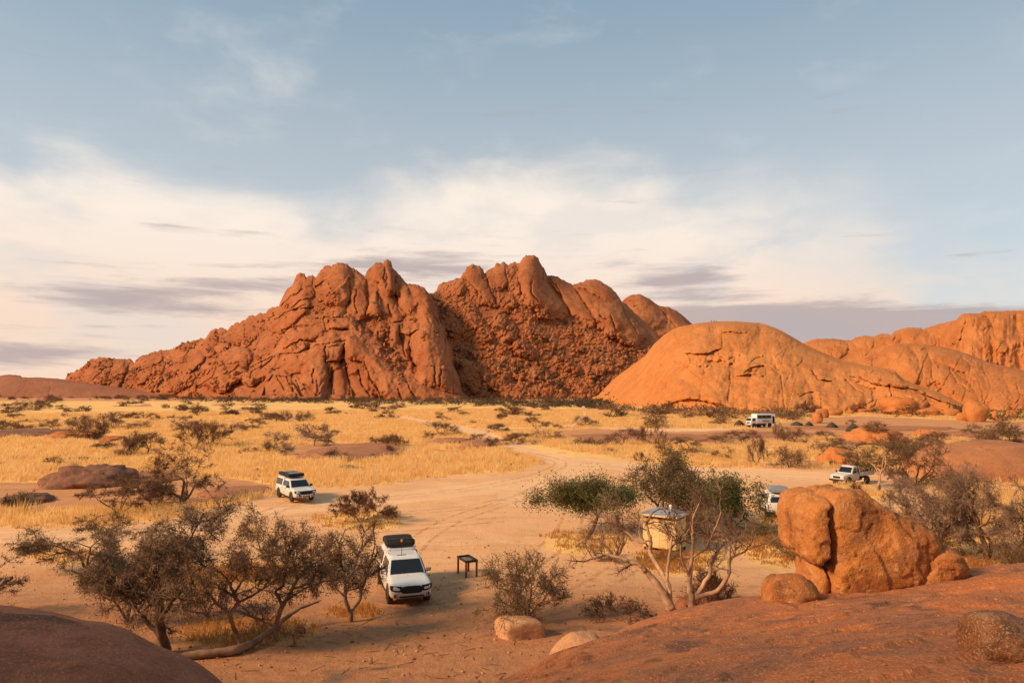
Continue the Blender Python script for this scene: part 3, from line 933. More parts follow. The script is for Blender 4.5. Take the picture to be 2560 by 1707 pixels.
def extra_l(Up, Vp, t, pxm):
    x, z = Up * 0.45, Vp * 0.45
    top = sstep(Vp, 860, 760)
    left = 1 - sstep(Up, 500, 690)
    d = 2.4 * fbm(x / 30, z / 38, 3, 21, 0.42) + 0.7 * ridged(x / 16 + z / 50, z / 32, 2, 8) * (0.2 + 0.6 * top)
    m1 = sstep(fbm(Up / 60, Vp / 60, 3, 44) + 0.06 * top + 0.34 * left - 0.24, 0.0, 0.16)
    m1 = m1 * (1 - 0.8 * sstep(Vp, 870, 920) * (1 - left))
    d = d + m1 * (0.8 * blocks(Up, Vp, 16.0, -0.6, 1.9, 3.6, 3.2, 3, 0.10) + 0.6 * left * blocks(Up, Vp, 9.0, -0.3, 1.3, 2.4, 1.6, 7, 0.12))
    d = d + 0.6 * m1 * blocks(Up, Vp, 6.0, 0.2, 1.5, 1.6, 1.2, 9, 0.12)
    gully = np.exp(-((Up - np.interp(Vp, [740, 800, 850, 900, 960], [1005, 945, 960, 985, 1000])) / 20.0) ** 2) * sstep(Vp, 770, 800) * (1 - sstep(Vp, 900, 950))
    d = d + gully * blocks(Up, Vp, 6.0, 0.3, 1.2, 3.0, 2.0, 15, 0.14)
    d = d + 34 * np.clip(1 - t / .28, 0, 1) ** 1.7 * sstep(Up, 480, 640)
    d = d + 0.5 * blocks(Up, Vp, 70.0, -0.7, 2.8, 5.0, 3.0, 13, 0.022)
    return d


mtn, G_L = relief('mountain', MSIL_L, [(160, 1000), (330, 900), (520, 780), (760, 690), (1206, 690)], [(160, 60), (500, 110), (760, 150), (1000, 150), (1206, 40)],
                  [(160, 30), (600, 60), (850, 60), (1206, 20)], 1.75, 215, ribs_l, cracks_l, plates=PLATES_L, jag=5.0, jag_s=11.0, extra=extra_l, mat=M['mountain'], rib_k=1.35, rnd=11.0, seed=2)
tag(mtn, 'craggy red granite mountain massif with cracked slabs and twin peaks', kind='structure')

ribs_r = [
    rib(Z3, (450, 190, 20), (470, 300, 26), (560, 400, 25), (630, 460, 14)), rib(Z3, (680, 160, 16), (700, 250, 20), (640, 330, 16)), rib(Z3, (770, 170, 12), (790, 280, 18), (830, 350, 14)),
    rib(Z3, (930, 95, 17), (920, 250, 31), (960, 380, 36), (1080, 480, 38), (1190, 530, 22)), rib(Z3, (1150, 260, 20), (1230, 380, 20), (1330, 500, 27), (1430, 600, 20)),
    rib(Z3, (1240, 350, 12), (1330, 500, 16)), rib(Z3, (1480, 300, 28), (1560, 420, 48), (1650, 600, 50), (1790, 720, 34)), rib(Z3, (1330, 330, 24), (1450, 480, 30), (1560, 600, 26)), rib(Z3, (220, 290, 18), (320, 330, 22)),
    rib(Z3, (600, 260, 14), (620, 330, 16)), rib(Z3, (640, 400, 16), (760, 460, 18)), rib(Z3, (230, 600, 22), (300, 690, 20)), rib(Z3, (420, 520, 16), (560, 740, 18)), rib(Z3, (700, 650, 30), (740, 720, 24)),
    rib(Z3, (850, 840, 24), (920, 890, 18)), rib(Z3, (350, 980, 20), (500, 1200, 20)), rib(Z3, (650, 1130, 14), (960, 1280, 16)), rib(Z3, (560, 1080, 14), (760, 1230, 14)),
    rib(Z3, (1450, 1040, 18), (1580, 1000, 14)), rib(Z3, (250, 900, 16), (360, 1100, 18)), rib(Z3, (1180, 950, 16), (1300, 1010, 14)), rib(Z3, (560, 950, 12), (700, 1050, 14))]
cracks_r = [(1.6, 7, Z3(*p)) for p in (
    [(545, 215), (580, 330), (650, 470)], [(820, 250), (850, 370), (900, 430)], [(1080, 240), (1160, 350), (1230, 500), (1260, 560)], [(1280, 320), (1400, 480), (1480, 610)],
    [(940, 280), (930, 360), (1000, 450)], [(1290, 310), (1420, 370), (1530, 430)], [(1610, 570), (1630, 640), (1640, 690)], [(1510, 570), (1560, 600)], [(1690, 450), (1720, 560), (1850, 740)],
    [(720, 180), (740, 280)], [(1020, 160), (1040, 260)], [(370, 250), (430, 310), (520, 380)])]


def extra_r(Up, Vp, t, pxm):
    x, z = Up * 0.5, Vp * 0.5
    lin = np.interp(Up[0], [1030, 1110, 1240, 1300, 1420, 1500, 1560, 1620, 1760], [735, 745, 775, 745, 790, 815, 840, 860, 960])[None]
    tal = sstep(Vp - lin, -6, 22)
    d = 5.0 * fbm(x / 34, z / 34, 4, 71, 0.5) * (0.5 + tal) + 0.9 * ridged(x / 16, z / 40, 3, 28) * (1 - tal)
    d = d + tal * (.8 * blocks(Up, Vp, 9.0, 0.5, 1.5, 2.4, 1.3, 17, 0.12) + blocks(Up, Vp, 26.0, 0.6, 2.2, 3.6, 2.4, 19, 0.07) + 0.6 * blocks(Up, Vp, 5.0, 0.2, 1.2, 1.7, 1.0, 20, 0.14))
    left = (1 - sstep(Up, 1270, 1330)) * (1 - tal)
    d = d + left * blocks(Up, Vp, 10.0, 0.4, 1.7, 3.4, 2.6, 23, 0.12)
    d = d + 0.35 * (1 - tal) * blocks(Up, Vp, 45.0, 0.6, 2.4, 3.5, 4.5, 29, 0.05)
    d = d - tal * 4 * sstep(fbm(Up / 90 - Vp / 120, Vp / 60, 3, 90), 0.1, 0.45)
    return d


mtr, G_R = relief('mountain', MSIL_R, [(1030, 735), (1200, 715), (1500, 745), (1760, 820)], [(1030, 130), (1200, 210), (1500, 245), (1760, 60)], [(1030, 60), (1300, 60), (1760, 30)],
                  1.75, 205, ribs_r, cracks_r, plates=PLATES_R, jag=4.0, jag_s=11.0, extra=extra_r, mat=M['mountain'], rib_k=1.3, rnd=10.0, seed=5)
tag(mtr, 'red granite mountain with rocky talus slope below rounded towers', kind='structure')

mtb, G_B = relief('mountain', MSIL_B, [(1540, 1050), (1830, 1050)], [(1540, 120), (1830, 100)], [(1540, 90), (1830, 90)], 2.2, 90,
                  [rib(Z3, (1840, 415, 28), (1900, 560, 55), (1960, 720, 60)), rib(Z3, (2120, 560, 30), (2180, 640, 45))],
                  [(1.8, 8, Z3((1720, 500), (1800, 640), (1900, 760))), (1.6, 7, Z3((2010, 480), (2060, 560), (2150, 660)))],
                  jag=2.0, jag_s=14.0, extra=lambda U_, V_, t, p: 5 * fbm(U_ / 40, V_ / 40, 5, 99, .5) + .8 * blocks(U_, V_, 12.0, .6, 1.6, 3.0, 2.5, 41, .12) * sstep(fbm(U_ / 40, V_ / 40, 3, 55), .1, .3),
                  mat=M['mountain'], rib_k=0.9, rnd=12.0, seed=8)
tag(mtb, 'far rounded red granite domes at the mountain end', kind='structure')

low, G_0 = relief('low_granite_hill', [(-500, 955), (-200, 940), (0, 939), (23, 936), (50, 938), (56, 943), (96, 943), (142, 946), (190, 953), (260, 963), (340, 973), (420, 982), (500, 988), (580, 991)],
                  [(-500, 820), (580, 820)], [(-500, 90), (580, 30)], [(-500, 90), (300, 60), (580, 15)], 2.2, 50, [],
                  [(1.5, 2.0, [(118, 945), (125, 958), (122, 985)]), (1.4, 1.5, [(40, 985), (60, 968), (70, 950)])],
                  jag=1.2, jag_s=22.0, extra=lambda U_, V_, t, p: 2.2 * fbm(U_ / 40, V_ / 18, 5, 61, .55), mat=M['mountain_low'], rnd=9.0, seed=9)
tag(low, 'long low brown granite whaleback beyond the plain', kind='structure')

# -- the orange domes on the right
RSIL = [(1985, 880), (2008, 857), (2037, 847), (2082, 846), (2126, 852), (2139, 843), (2159, 839), (2184, 841), (2202, 834), (2218, 834), (2226, 838), (2235, 829), (2253, 822), (2266, 819),
        (2302, 819), (2306, 823), (2343, 811), (2391, 800), (2397, 792), (2406, 784), (2450, 783), (2460, 778), (2521, 777), (2560, 775), (2640, 770), (2760, 790), (2900, 840)]
ridge, G_RI = relief('granite_ridge', RSIL, [(1985, 430), (2150, 410), (2380, 380), (2900, 380)], [(1985, 70), (2350, 70), (2400, 22), (2900, 40)], [(1985, 50), (2350, 55), (2450, 40), (2900, 50)], 1.9, 125,
                     [rib(Z5, (300, 420, 22), (520, 470, 26)), rib(Z5, (760, 390, 20), (820, 410, 18)), rib(Z5, (940, 380, 16), (920, 410, 12)), rib(Z5, (1010, 345, 10), (1015, 380, 10)), rib(Z5, (1130, 320, 14), (1060, 400, 14)),
                      rib(Z5, (1250, 320, 28), (1300, 390, 34), (1420, 410, 20)), rib(Z5, (1480, 280, 20), (1560, 300, 18)), rib(Z5, (1690, 250, 14), (1640, 390, 18)), rib(Z5, (1740, 230, 12), (1730, 330, 14)),
                      rib(Z5, (1830, 180, 30), (1950, 330, 40), (1900, 560, 44)), rib(Z5, (2150, 200, 36), (2180, 400, 46), (2200, 620, 46)), rib(Z5, (2400, 200, 36), (2420, 600, 46)), rib(Z5, (1480, 345, 9), (1510, 350, 9)), rib(Z5, (1440, 340, 6)), rib(Z5, (1500, 390, 7))],
                     [(1.5, 3, Z5((1070, 400), (1110, 330), (1165, 290))), (1.4, 2.5, Z5((960, 390), (990, 350))), (1.5, 3, Z5((1720, 400), (1750, 300), (1780, 200))), (1.4, 2.5, Z5((1860, 190), (1850, 260))), (1.4, 2, Z5((1500, 300), (1560, 320), (1640, 240))),
                      (1.3, 1.5, Z5((1960, 165), (2150, 170))), (1.3, 2, Z5((1670, 240), (1650, 330), (1690, 400)))],
                     jag=1.6, jag_s=16.0,
                     extra=lambda U_, V_, t, p: 2.0 * fbm(U_ / 36, V_ / 40, 5, 121, .5) + 1.2 * ridged(U_ / 22, V_ / 160, 3, 15) * sstep(U_, 2380, 2420)
                     + sstep(fbm(U_ / 60, V_ / 60, 3, 12) + .2 * (1 - sstep(U_, 2390, 2410)), .05, .25) * blocks(U_, V_, 20.0, .2, 1.5, 1.6, 1.4, 33, .07),
                     mat=M['ridge'], rib_k=0.85, rnd=12.0, seed=12)
tag(ridge, 'orange granite ridge with a streaked cliff on its end', kind='structure')

SSIL = [(2150, 930), (2186, 916), (2192, 895), (2205, 876), (2222, 864), (2240, 859), (2275, 859), (2317, 862), (2368, 869), (2419, 884), (2460, 902), (2500, 912), (2560, 925), (2640, 940), (2760, 960), (2900, 1000)]
shoulder, G_SH = relief('granite_shoulder', SSIL, [(2150, 330), (2300, 300), (2600, 265), (2900, 260)], [(2150, 35), (2400, 45), (2900, 40)], [(2150, 25), (2400, 35), (2900, 40)], 1.9, 110,
                        [rib(Z5, (950, 560, 10), (930, 640, 12)), rib(Z5, (1100, 520, 30), (1180, 640, 40), (1250, 740, 32)), rib(Z5, (1360, 560, 16), (1400, 680, 20), (1380, 780, 16)), rib(Z5, (1330, 470, 18), (1330, 500, 10)),
                         rib(Z5, (1500, 520, 22), (1800, 620, 26), (2050, 680, 24)), rib(Z5, (1560, 700, 22), (1680, 860, 30), (1800, 960, 30)), rib(Z5, (1850, 720, 18), (1960, 900, 26)), rib(Z5, (2080, 800, 34), (2150, 960, 40)), rib(Z5, (2280, 760, 40), (2330, 960, 40)), rib(Z5, (1470, 640, 18), (1500, 760, 18))],
                        [(1.4, 2.2, Z5((1440, 600), (1445, 740), (1500, 850))), (1.3, 1.8, Z5((1540, 495), (1720, 520), (1870, 610))), (1.4, 1.8, Z5((1620, 660), (1760, 720), (1870, 780))), (1.4, 2, Z5((1620, 670), (1700, 800), (1830, 900))),
                         (1.3, 1.6, Z5((1840, 770), (1830, 890))), (1.4, 2, Z5((910, 650), (930, 560), (1000, 550))), (1.3, 1.6, Z5((1900, 780), (1950, 960))), (1.3, 1.5, Z5((1270, 450), (1330, 515), (1400, 450))), (1.3, 1.6, Z5((2280, 820), (2320, 920), (2280, 1010)))],
                        jag=1.5, jag_s=20.0, extra=lambda U_, V_, t, p: 1.5 * fbm(U_ / 36, V_ / 36, 5, 131, .5) + 0.6 * blocks(U_, V_, 70.0, .5, 1.8, 2.2, 2.0, 37, .03)
                        + sstep(fbm(U_ / 50, V_ / 40, 3, 18), .1, .25) * blocks(U_, V_, 15.0, .3, 1.5, .9, .8, 39, .08), mat=M['ridge'], rib_k=0.8, rnd=12.0, seed=14)
tag(shoulder, 'cracked orange granite shoulder behind the tented camp', kind='structure')

DSIL = [(1430, 1012), (1450, 1003), (1495, 988), (1524, 958), (1539, 943), (1575, 917), (1614, 887), (1635, 860), (1658, 839), (1688, 820), (1730, 810), (1777, 804), (1837, 803), (1896, 807),
        (1914, 811), (1941, 820), (1971, 836), (2004, 856), (2030, 869), (2075, 889), (2113, 902), (2160, 912), (2205, 919), (2236, 925), (2246, 936), (2262, 951), (2292, 961), (2343, 979), (2394, 1003), (2432, 1022), (2450, 1036), (2462, 1046)]
dome_ribs = [
    rib(Z4, (1250, 240, 60), (1300, 300, 70)), rib(Z4, (1000, 300, 60), (960, 380, 60)), rib(Z4, (1180, 300, 40), (1120, 380, 42)), rib(Z4, (1640, 400, 60), (1400, 470, 40)), rib(Z4, (1700, 420, 60), (1900, 520, 50), (2200, 640, 40)),
    rib(Z4, (620, 560, 26), (600, 640, 24), (560, 740, 26)), rib(Z4, (430, 660, 30), (380, 800, 40)), rib(Z4, (640, 460, 26), (560, 540, 24)), rib(Z4, (330, 690, 16), (290, 760, 18)), rib(Z4, (920, 620, 36), (980, 680, 30)), rib(Z4, (760, 500, 30), (740, 600, 30)),
    rib(Z4, (1570, 610, 40), (1560, 750, 60), (1560, 860, 60)), rib(Z4, (1180, 700, 50), (1160, 800, 50)), rib(Z4, (1340, 700, 40), (1340, 840, 50)), rib(Z4, (860, 800, 50), (760, 860, 40)), rib(Z4, (640, 840, 46), (560, 880, 40)),
    rib(Z4, (820, 880, 12), (870, 880, 12)), rib(Z4, (920, 890, 16)), rib(Z4, (1030, 870, 22), (1150, 900, 22)), rib(Z4, (1640, 890, 18), (1700, 890, 18)), rib(Z4, (1800, 680, 50), (1780, 820, 60)), rib(Z4, (1960, 860, 26), (1990, 880, 20)),
    rib(Z4, (2050, 600, 34), (2200, 700, 40), (2300, 800, 40)), rib(Z4, (2100, 800, 50), (2200, 870, 40)), rib(Z4, (1900, 600, 30), (2000, 680, 40)),
    rib(Z5, (760, 700, 40), (960, 760, 34), (1060, 790, 28)), rib(Z5, (1150, 800, 12), (1350, 850, 14), (1600, 950, 15), (1850, 1060, 12)), rib(Z5, (1000, 850, 30), (1200, 900, 34), (1300, 990, 30)), rib(Z5, (1450, 940, 20), (1600, 1010, 24)), rib(Z5, (700, 850, 30), (760, 920, 30))]
dome_cracks = [(1.6, 2.0, Z4(*p)) for p in (
    [(790, 400), (700, 460), (695, 520), (665, 600), (690, 680)], [(610, 530), (610, 640), (640, 720)], [(800, 520), (900, 570), (1010, 660)], [(510, 610), (530, 720)], [(1190, 290), (1205, 390)],
    [(710, 890), (780, 845), (880, 825)], [(920, 820), (1050, 840), (1180, 880), (1290, 910)], [(1465, 620), (1510, 555), (1600, 560), (1680, 620), (1705, 760), (1720, 920)], [(1265, 590), (1260, 700), (1245, 860)],
    [(1420, 540), (1480, 490), (1540, 470)], [(1850, 810), (1900, 780), (1970, 775)], [(1960, 600), (2000, 670), (2120, 690)], [(720, 850), (780, 750), (800, 690)], [(1830, 550), (1870, 515)], [(960, 225), (1100, 250)], [(1160, 270), (1280, 250), (1400, 280)],
    [(1120, 460), (1240, 500), (1300, 480)], [(1900, 850), (1890, 880)], [(2030, 830), (2035, 890), (2000, 920)], [(300, 760), (320, 680), (420, 610)])]
dome_cracks += [(1.7, 2.4, Z5(*p)) for p in (
    [(650, 745), (760, 760), (880, 820), (1050, 835), (1250, 860), (1400, 930), (1600, 1010), (1780, 1075)], [(610, 780), (680, 850), (780, 920)], [(280, 700), (350, 790), (460, 800)], [(460, 560), (600, 610), (760, 605)], [(1030, 840), (1060, 920), (1050, 1000)])]
dome_ledges = [('up', 26, 5.0, Z4((1150, 265), (1280, 262), (1400, 275))), ('up', 22, 4.0, Z4((960, 232), (1090, 250))), ('up', 34, 6.0, Z4((850, 440), (960, 450), (1080, 440), (1190, 400))), ('up', 30, 6.5, Z4((700, 900), (790, 850), (900, 826), (1060, 845), (1290, 915))),
               ('up', 30, 4.0, Z4((1300, 630), (1470, 620), (1560, 640))), ('up', 18, 4.5, Z5((660, 748), (760, 765), (880, 822), (1050, 838), (1250, 864), (1400, 932), (1600, 1012))), ('up', 18, 3.5, Z4((1360, 615), (1440, 560), (1540, 545), (1640, 590)))]


def extra_d(Up, Vp, t, pxm):
    d = 3.4 * fbm(Up / 70, Vp / 45, 4, 141, .5) + 0.5 * fbm(Up / 14, Vp / 18, 4, 151, .55)
    d = d + 1.3 * sstep(fbm(Up / 80, Vp / 60, 3, 88), 0.12, 0.3) * blocks(Up, Vp, 26.0, .4, 1.8, .7, .9, 43, .05)
    return d


dome, G_D = relief('granite_dome', DSIL, [(1430, 600), (1500, 500), (1560, 430), (1650, 350), (1750, 305), (1900, 276), (2050, 270), (2200, 270), (2350, 262), (2462, 250)],
                   [(1430, 10), (1560, 60), (1700, 70), (1900, 90), (2050, 60), (2250, 25), (2462, 5)], [(1430, 20), (1560, 60), (1750, 90), (1900, 90), (2100, 50), (2250, 20), (2462, 5)],
                   1.75, 185, dome_ribs, dome_cracks, dome_ledges, jag=0.9, jag_s=30.0, extra=extra_d, mat=M['dome'], rib_k=0.95, rnd=13.0, seed=17, zb=-3.0)
tag(dome, 'large smooth orange granite dome beside the campsite', kind='structure')


# ------------------------------------------------------------------ near rocks
def tps(px, py, pz, lam=0.02):
    """thin-plate surface through scattered points"""
    P = np.stack([px, py], 1)
    n = len(P)
    d = np.linalg.norm(P[:, None] - P[None], axis=2)
    Kt = np.where(d > 0, d * d * np.log(d + 1e-9), 0) + lam * np.eye(n) * n
    Q = np.hstack([np.ones((n, 1)), P])
    Am = np.vstack([np.hstack([Kt, Q]), np.hstack([Q.T, np.zeros((3, 3))])])
    w = np.linalg.solve(Am, np.concatenate([pz, np.zeros(3)]))

    def f(x, y):
        z = w[n] + w[n + 1] * x + w[n + 2] * y
        for i in range(n):
            r = np.hypot(x - P[i, 0], y - P[i, 1])
            z = z + w[i] * np.where(r > 0, r * r * np.log(r + 1e-9), 0)
        return z
    return f


SLAB_PTS = [(2560, 1425, 27), (2300, 1442, 25), (2100, 1470, 24), (1900, 1500, 23.5), (1740, 1522, 23), (1660, 1540, 22), (1500, 1608, 18), (1400, 1652, 15.5), (1300, 1709, 13),
            (1600, 1707, 10.5), (2000, 1707, 8), (2400, 1707, 6.8), (2560, 1600, 9), (2200, 1600, 11.5), (1900, 1600, 13.5), (2400, 1500, 15), (2000, 1530, 18.5), (1750, 1600, 15), (2560, 1500, 16), (1500, 1660, 13.5)]
spx, spy, spz = [], [], []
for (u_, v_, Y_) in SLAB_PTS:
    q = at(u_, v_, Y_)
    spx.append(q.x); spy.append(q.y); spz.append(q.z)
for (u_, v_, Y_) in SLAB_PTS[:9]:          # behind the crest the slab dives under the sand
    q = at(u_, v_, Y_)
    for k_, dz_ in ((3.0, -1.5), (6.0, -3.6)):
        d_ = Vector((q.x - 9, q.y + 6, 0)).normalized() if u_ < 1800 else Vector((0.1, 1, 0)).normalized()
        spx.append(q.x + d_.x * k_); spy.append(q.y + d_.y * k_); spz.append(q.z + dz_)
for (x_, y_, z_) in ((0, 0, 7.7), (3, 0, 7.7), (-2, 0, 7.4), (-2.6, 6, 4.6), (0, -4, 8.2), (8, 0, 8.0), (16, 6, 7.0), (24, 14, 5.0), (-1.5, 10, 3.4), (28, 24, 2.5), (1, 4, 6.6), (6, 4, 7.0), (-6, 0, 6.0)):
    spx.append(x_); spy.append(y_); spz.append(z_)
slab_f = tps(np.array(spx), np.array(spy), np.array(spz))


def slab_z(x, y):
    z = slab_f(x, y)
    z = z + 0.16 * fbm(x / 4.5, y / 4.5, 4, 201, .5) + 0.045 * fbm(x / .9, y / .9, 4, 202, .55)
    # exfoliation steps
    n_ = fbm(x / 5.0 + 3, y / 3.0, 4, 203, .5)
    ck = np.abs(fbm(x / 7.0 + 11, y / 7.0, 3, 207, .5))
    ck2 = np.abs(fbm(x / 4.0 + 5, y / 9.0 + 2, 3, 208, .5))
    crack = np.exp(-(ck / .010) ** 2) + .7 * np.exp(-(ck2 / .008) ** 2) * sstep(fbm(x / 6, y / 6, 2, 209), .0, .2)
    return z + 0.065 * sstep(n_, 0.04, 0.06) - 0.06 * sstep(n_, -0.22, -0.24) + .03 * sstep(n_, .25, .265) - .05 * crack


sx_ = np.concatenate([np.linspace(-9, -3, 24), np.linspace(-2.95, 20, 330), np.linspace(20.3, 32, 40)])
sy_ = np.concatenate([np.linspace(-8, 5, 26), np.linspace(5.05, 20, 270), np.linspace(20.1, 34, 110)])
SX, SY = np.meshgrid(sx_, sy_)
SZ = np.maximum(slab_z(SX, SY), -1.5)
slab = mesh_obj('granite_slab', np.stack([SX, SY, SZ], -1).reshape(-1, 3), grid_faces(len(sy_), len(sx_)), M['granite_near'])
tag(slab, 'broad red granite slab sloping down to the sand', kind='structure')


def boulder(name, loc, radii, seed, mat, label=None, group=None, rz=0.0, tilt=(0, 0), sub=4, rough=0.16, pw=2.6, facets=5, parent=None, cat='boulder'):
    Vb, Fb = boulder_mesh(radii, seed, sub, rough, pw, facets)
    o = mesh_obj(name, Vb, Fb, mat, parent)
    o.location = loc
    o.rotation_euler = (tilt[0], tilt[1], rz)
    if label:
        tag(o, label, cat, group)
    return o


# -- the big split boulder: outline taken from the photograph, given a rounded body 4 m thick
def lens_boulder(outline, Y, thick, seed, mat, name, parent, n=90, m=40, round_p=2.3, facets=0, lumps=0.10, vox=.055, smooth_it=5):
    """closed rounded body whose side-on outline is the polygon (photo px, at distance Y): inflated, shaved by flat
    sheets, then made lumpy"""
    Ym = Y + thick * .55
    pts_ = np.array([at(u, v, Ym)[:] for u, v in outline])
    c0 = (pts_.max(0) + pts_.min(0)) / 2
    k_ = (Ym - thick * .55) / Ym                 # seen from the photo's side the near half makes the outline
    pts_[:, [0, 2]] = c0[[0, 2]] + (pts_[:, [0, 2]] - c0[[0, 2]]) * k_
    L = np.concatenate([[0], np.cumsum(np.linalg.norm(np.diff(np.vstack([pts_, pts_[:1]]), axis=0), axis=1))])
    s_ = np.linspace(0, L[-1], n, endpoint=False)
    px = np.interp(s_, L, np.append(pts_[:, 0], pts_[0, 0]))
    pz = np.interp(s_, L, np.append(pts_[:, 2], pts_[0, 2]))
    rows = []
    for a in np.linspace(-1, 1, m):
        w = max((1 - abs(a) ** round_p) ** (1 / round_p), 0.02)
        rows.append(np.stack([c0[0] + (px - c0[0]) * w, np.full(n, Ym + a * thick), c0[2] + (pz - c0[2]) * w], 1))
    P = np.vstack(rows)
    F = [(i * n + j, i * n + (j + 1) % n, (i + 1) * n + (j + 1) % n, (i + 1) * n + j) for i in range(m - 1) for j in range(n)]
    F += [tuple(range(n))[::-1], tuple(range((m - 1) * n, m * n))]
    o = mesh_obj(name, P, F, None)
    bm = bmesh.new()
    bm.from_mesh(o.data)
    bmesh.ops.recalc_face_normals(bm, faces=bm.faces)
    bm.to_mesh(o.data)
    bm.free()
    md = o.modifiers.new('remesh', 'REMESH')
    md.mode = 'VOXEL'
    md.voxel_size = vox
    me = bpy.data.meshes.new_from_object(o.evaluated_get(bpy.context.evaluated_depsgraph_get()))
    o.modifiers.clear()
    bm = bmesh.new()
    bm.from_mesh(me)
    for _ in range(smooth_it):
        bmesh.ops.smooth_vert(bm, verts=bm.verts, factor=.5, use_axis_x=True, use_axis_y=True, use_axis_z=True)
    bm.normal_update()
    Q = np.array([v_.co[:] for v_ in bm.verts])
    nv = np.array([v_.normal[:] for v_ in bm.verts])
    rg = np.random.default_rng(seed)
    ctr = Q.mean(0)
    q0 = Q - ctr
    for _ in range(facets):
        dd = rg.normal(size=3)
        dd[1] = -abs(dd[1]) * 1.2
        dd /= np.linalg.norm(dd)
        sup = (q0 @ dd).max() * rg.uniform(.86, .95)
        over = np.maximum(q0 @ dd - sup, 0)
        q0 = q0 - dd[None] * (over * .8)[:, None]
    Q = ctr + q0
    fl = n3(Q, .55, seed + 31, 3)
    rdg = np.abs(n3(Q, 1.3, seed + 51, 3))
    disp = lumps * (1.2 * n3(Q, .5, seed, 3) + .8 * n3(Q, 2.4, seed + 9, 4) + .35 * n3(Q, 8.0, seed + 15, 3) + 1.3 * sstep(fl, .05, .065) - 1.1 * sstep(fl, -.16, -.175) - 1.2 * np.exp(-(rdg / .018) ** 2) * sstep(n3(Q, .6, seed + 55, 2), .0, .15))
    Q = Q + nv * disp[:, None]
    for v_, c_ in zip(bm.verts, Q):
        v_.co = c_
    bm.to_mesh(me)
    bm.free()
    o.data = me
    me.materials.clear()
    me.materials.append(mat)
    me.polygons.foreach_set('use_smooth', np.ones(len(me.polygons), bool))
    if parent is not None:
        o.parent = parent
    return o


ZB = lambda *p: [(1850 + x / 3.92, 1150 + y / 3.92) for x, y in p]
bb = empty('split_boulder', (0, 0, 0))
tag(bb, 'huge orange granite boulder split by a dark vertical crack', 'boulder')
YB = 22.0
lens_boulder(ZB((520, 345), (560, 300), (640, 205), (730, 182), (850, 188), (960, 178), (992, 232), (1090, 280), (1115, 320), (1230, 370), (1400, 440), (1600, 500), (1700, 560), (1770, 640), (1808, 740), (1765, 810),
                (1690, 960), (1560, 1150), (1250, 1300), (950, 1340), (620, 1300), (510, 1180), (540, 980), (612, 930), (608, 800), (600, 720), (565, 600), (530, 480), (508, 400)), YB, 1.9, 301, M['granite_orange'], 'main_block', bb, n=190, m=64, lumps=.055, round_p=5.5, facets=4, smooth_it=3)
lens_boulder(ZB((416, 330), (450, 285), (560, 250), (650, 240), (620, 300), (560, 345), (540, 400), (552, 500), (585, 640), (612, 740), (610, 860), (540, 910), (505, 950), (450, 920), (400, 860), (388, 740), (378, 560), (368, 430), (380, 395)), YB + .12, 1.7, 305, M['granite_orange'], 'split_flake', bb, n=110, m=50, lumps=.05, round_p=7.0, facets=1, smooth_it=2)
lens_boulder(ZB((520, 920), (590, 925), (625, 1000), (640, 1200), (600, 1290), (530, 1260), (510, 1080)), YB + .3, 1.2, 307, M['granite_orange'], 'foot_block', bb, n=60, lumps=.04, round_p=4.0, facets=2)
lens_boulder(ZB((1590, 890), (1680, 825), (1780, 785), (1900, 775), (2000, 810), (2080, 880), (2140, 980), (2170, 1040), (2000, 1160), (1700, 1280), (1450, 1260), (1480, 1060)), YB - .3, 1.5, 309, M['granite_orange'], 'side_block', bb, n=100, m=50, lumps=.06, round_p=3.0, facets=4)

cb_ = at(2172, 1462, 22.6)
bb.scale = (.9, .9, .94)
bb.location = (cb_.x * .1 + .16, cb_.y * .1, cb_.z * .06)

# -- other near rocks
o = lens_boulder(ZB((225, 1230), (250, 1170), (320, 1120), (430, 1095), (540, 1090), (620, 1110), (690, 1160), (760, 1230), (780, 1300), (600, 1420), (350, 1450), (215, 1400), (208, 1310)), 20.3, .75, 315, M['granite_orange'], 'boulder', None, n=90, lumps=.05)
tag(o, 'low rounded orange boulder at the foot of the split boulder', 'boulder')
pb = at(2520, 1620, 8.3)
boulder('boulder', (pb.x, pb.y, pb.z + .07), (.47, .42, .38), 323, M['granite_brown'],
        'pale topped boulder resting alone on the granite slab', sub=5, rough=.14, pw=3.2, facets=6, rz=.3)
q = ground_pt(1297, 1602)
boulder('boulder', (q[0], q[1] + .5, .10), (1.0, .62, .62), 331, M['granite_pale'], 'flat sided tan boulder in the sand below the round green shrub', rz=.1, sub=5, pw=3.4, rough=.12)
q = at(1455, 1600, 21.5)
boulder('boulder', (q.x, q.y + .5, .55), (.95, .9, 1.25), 337, M['granite_pale'], 'tan boulder half hidden at the lower edge of the slab', rz=.4, sub=5, pw=2.8, rough=.14)
q = ground_pt(1770, 1548)
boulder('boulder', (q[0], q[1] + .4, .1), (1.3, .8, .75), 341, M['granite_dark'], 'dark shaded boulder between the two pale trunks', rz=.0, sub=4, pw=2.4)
q = ground_pt(753, 1583)
boulder('stone', (q[0], q[1], .08), (.17, .15, .2), 343, M['granite_dark'], 'single small dark stone on sand near the leaning trunk', sub=3, cat='stone')

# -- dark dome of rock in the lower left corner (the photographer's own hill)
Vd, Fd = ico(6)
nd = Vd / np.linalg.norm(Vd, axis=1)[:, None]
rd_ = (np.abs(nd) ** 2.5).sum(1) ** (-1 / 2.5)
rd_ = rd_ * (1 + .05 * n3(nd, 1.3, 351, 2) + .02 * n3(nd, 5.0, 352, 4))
Pd = nd * rd_[:, None] * np.array([6.7, 5.2, 6.9])
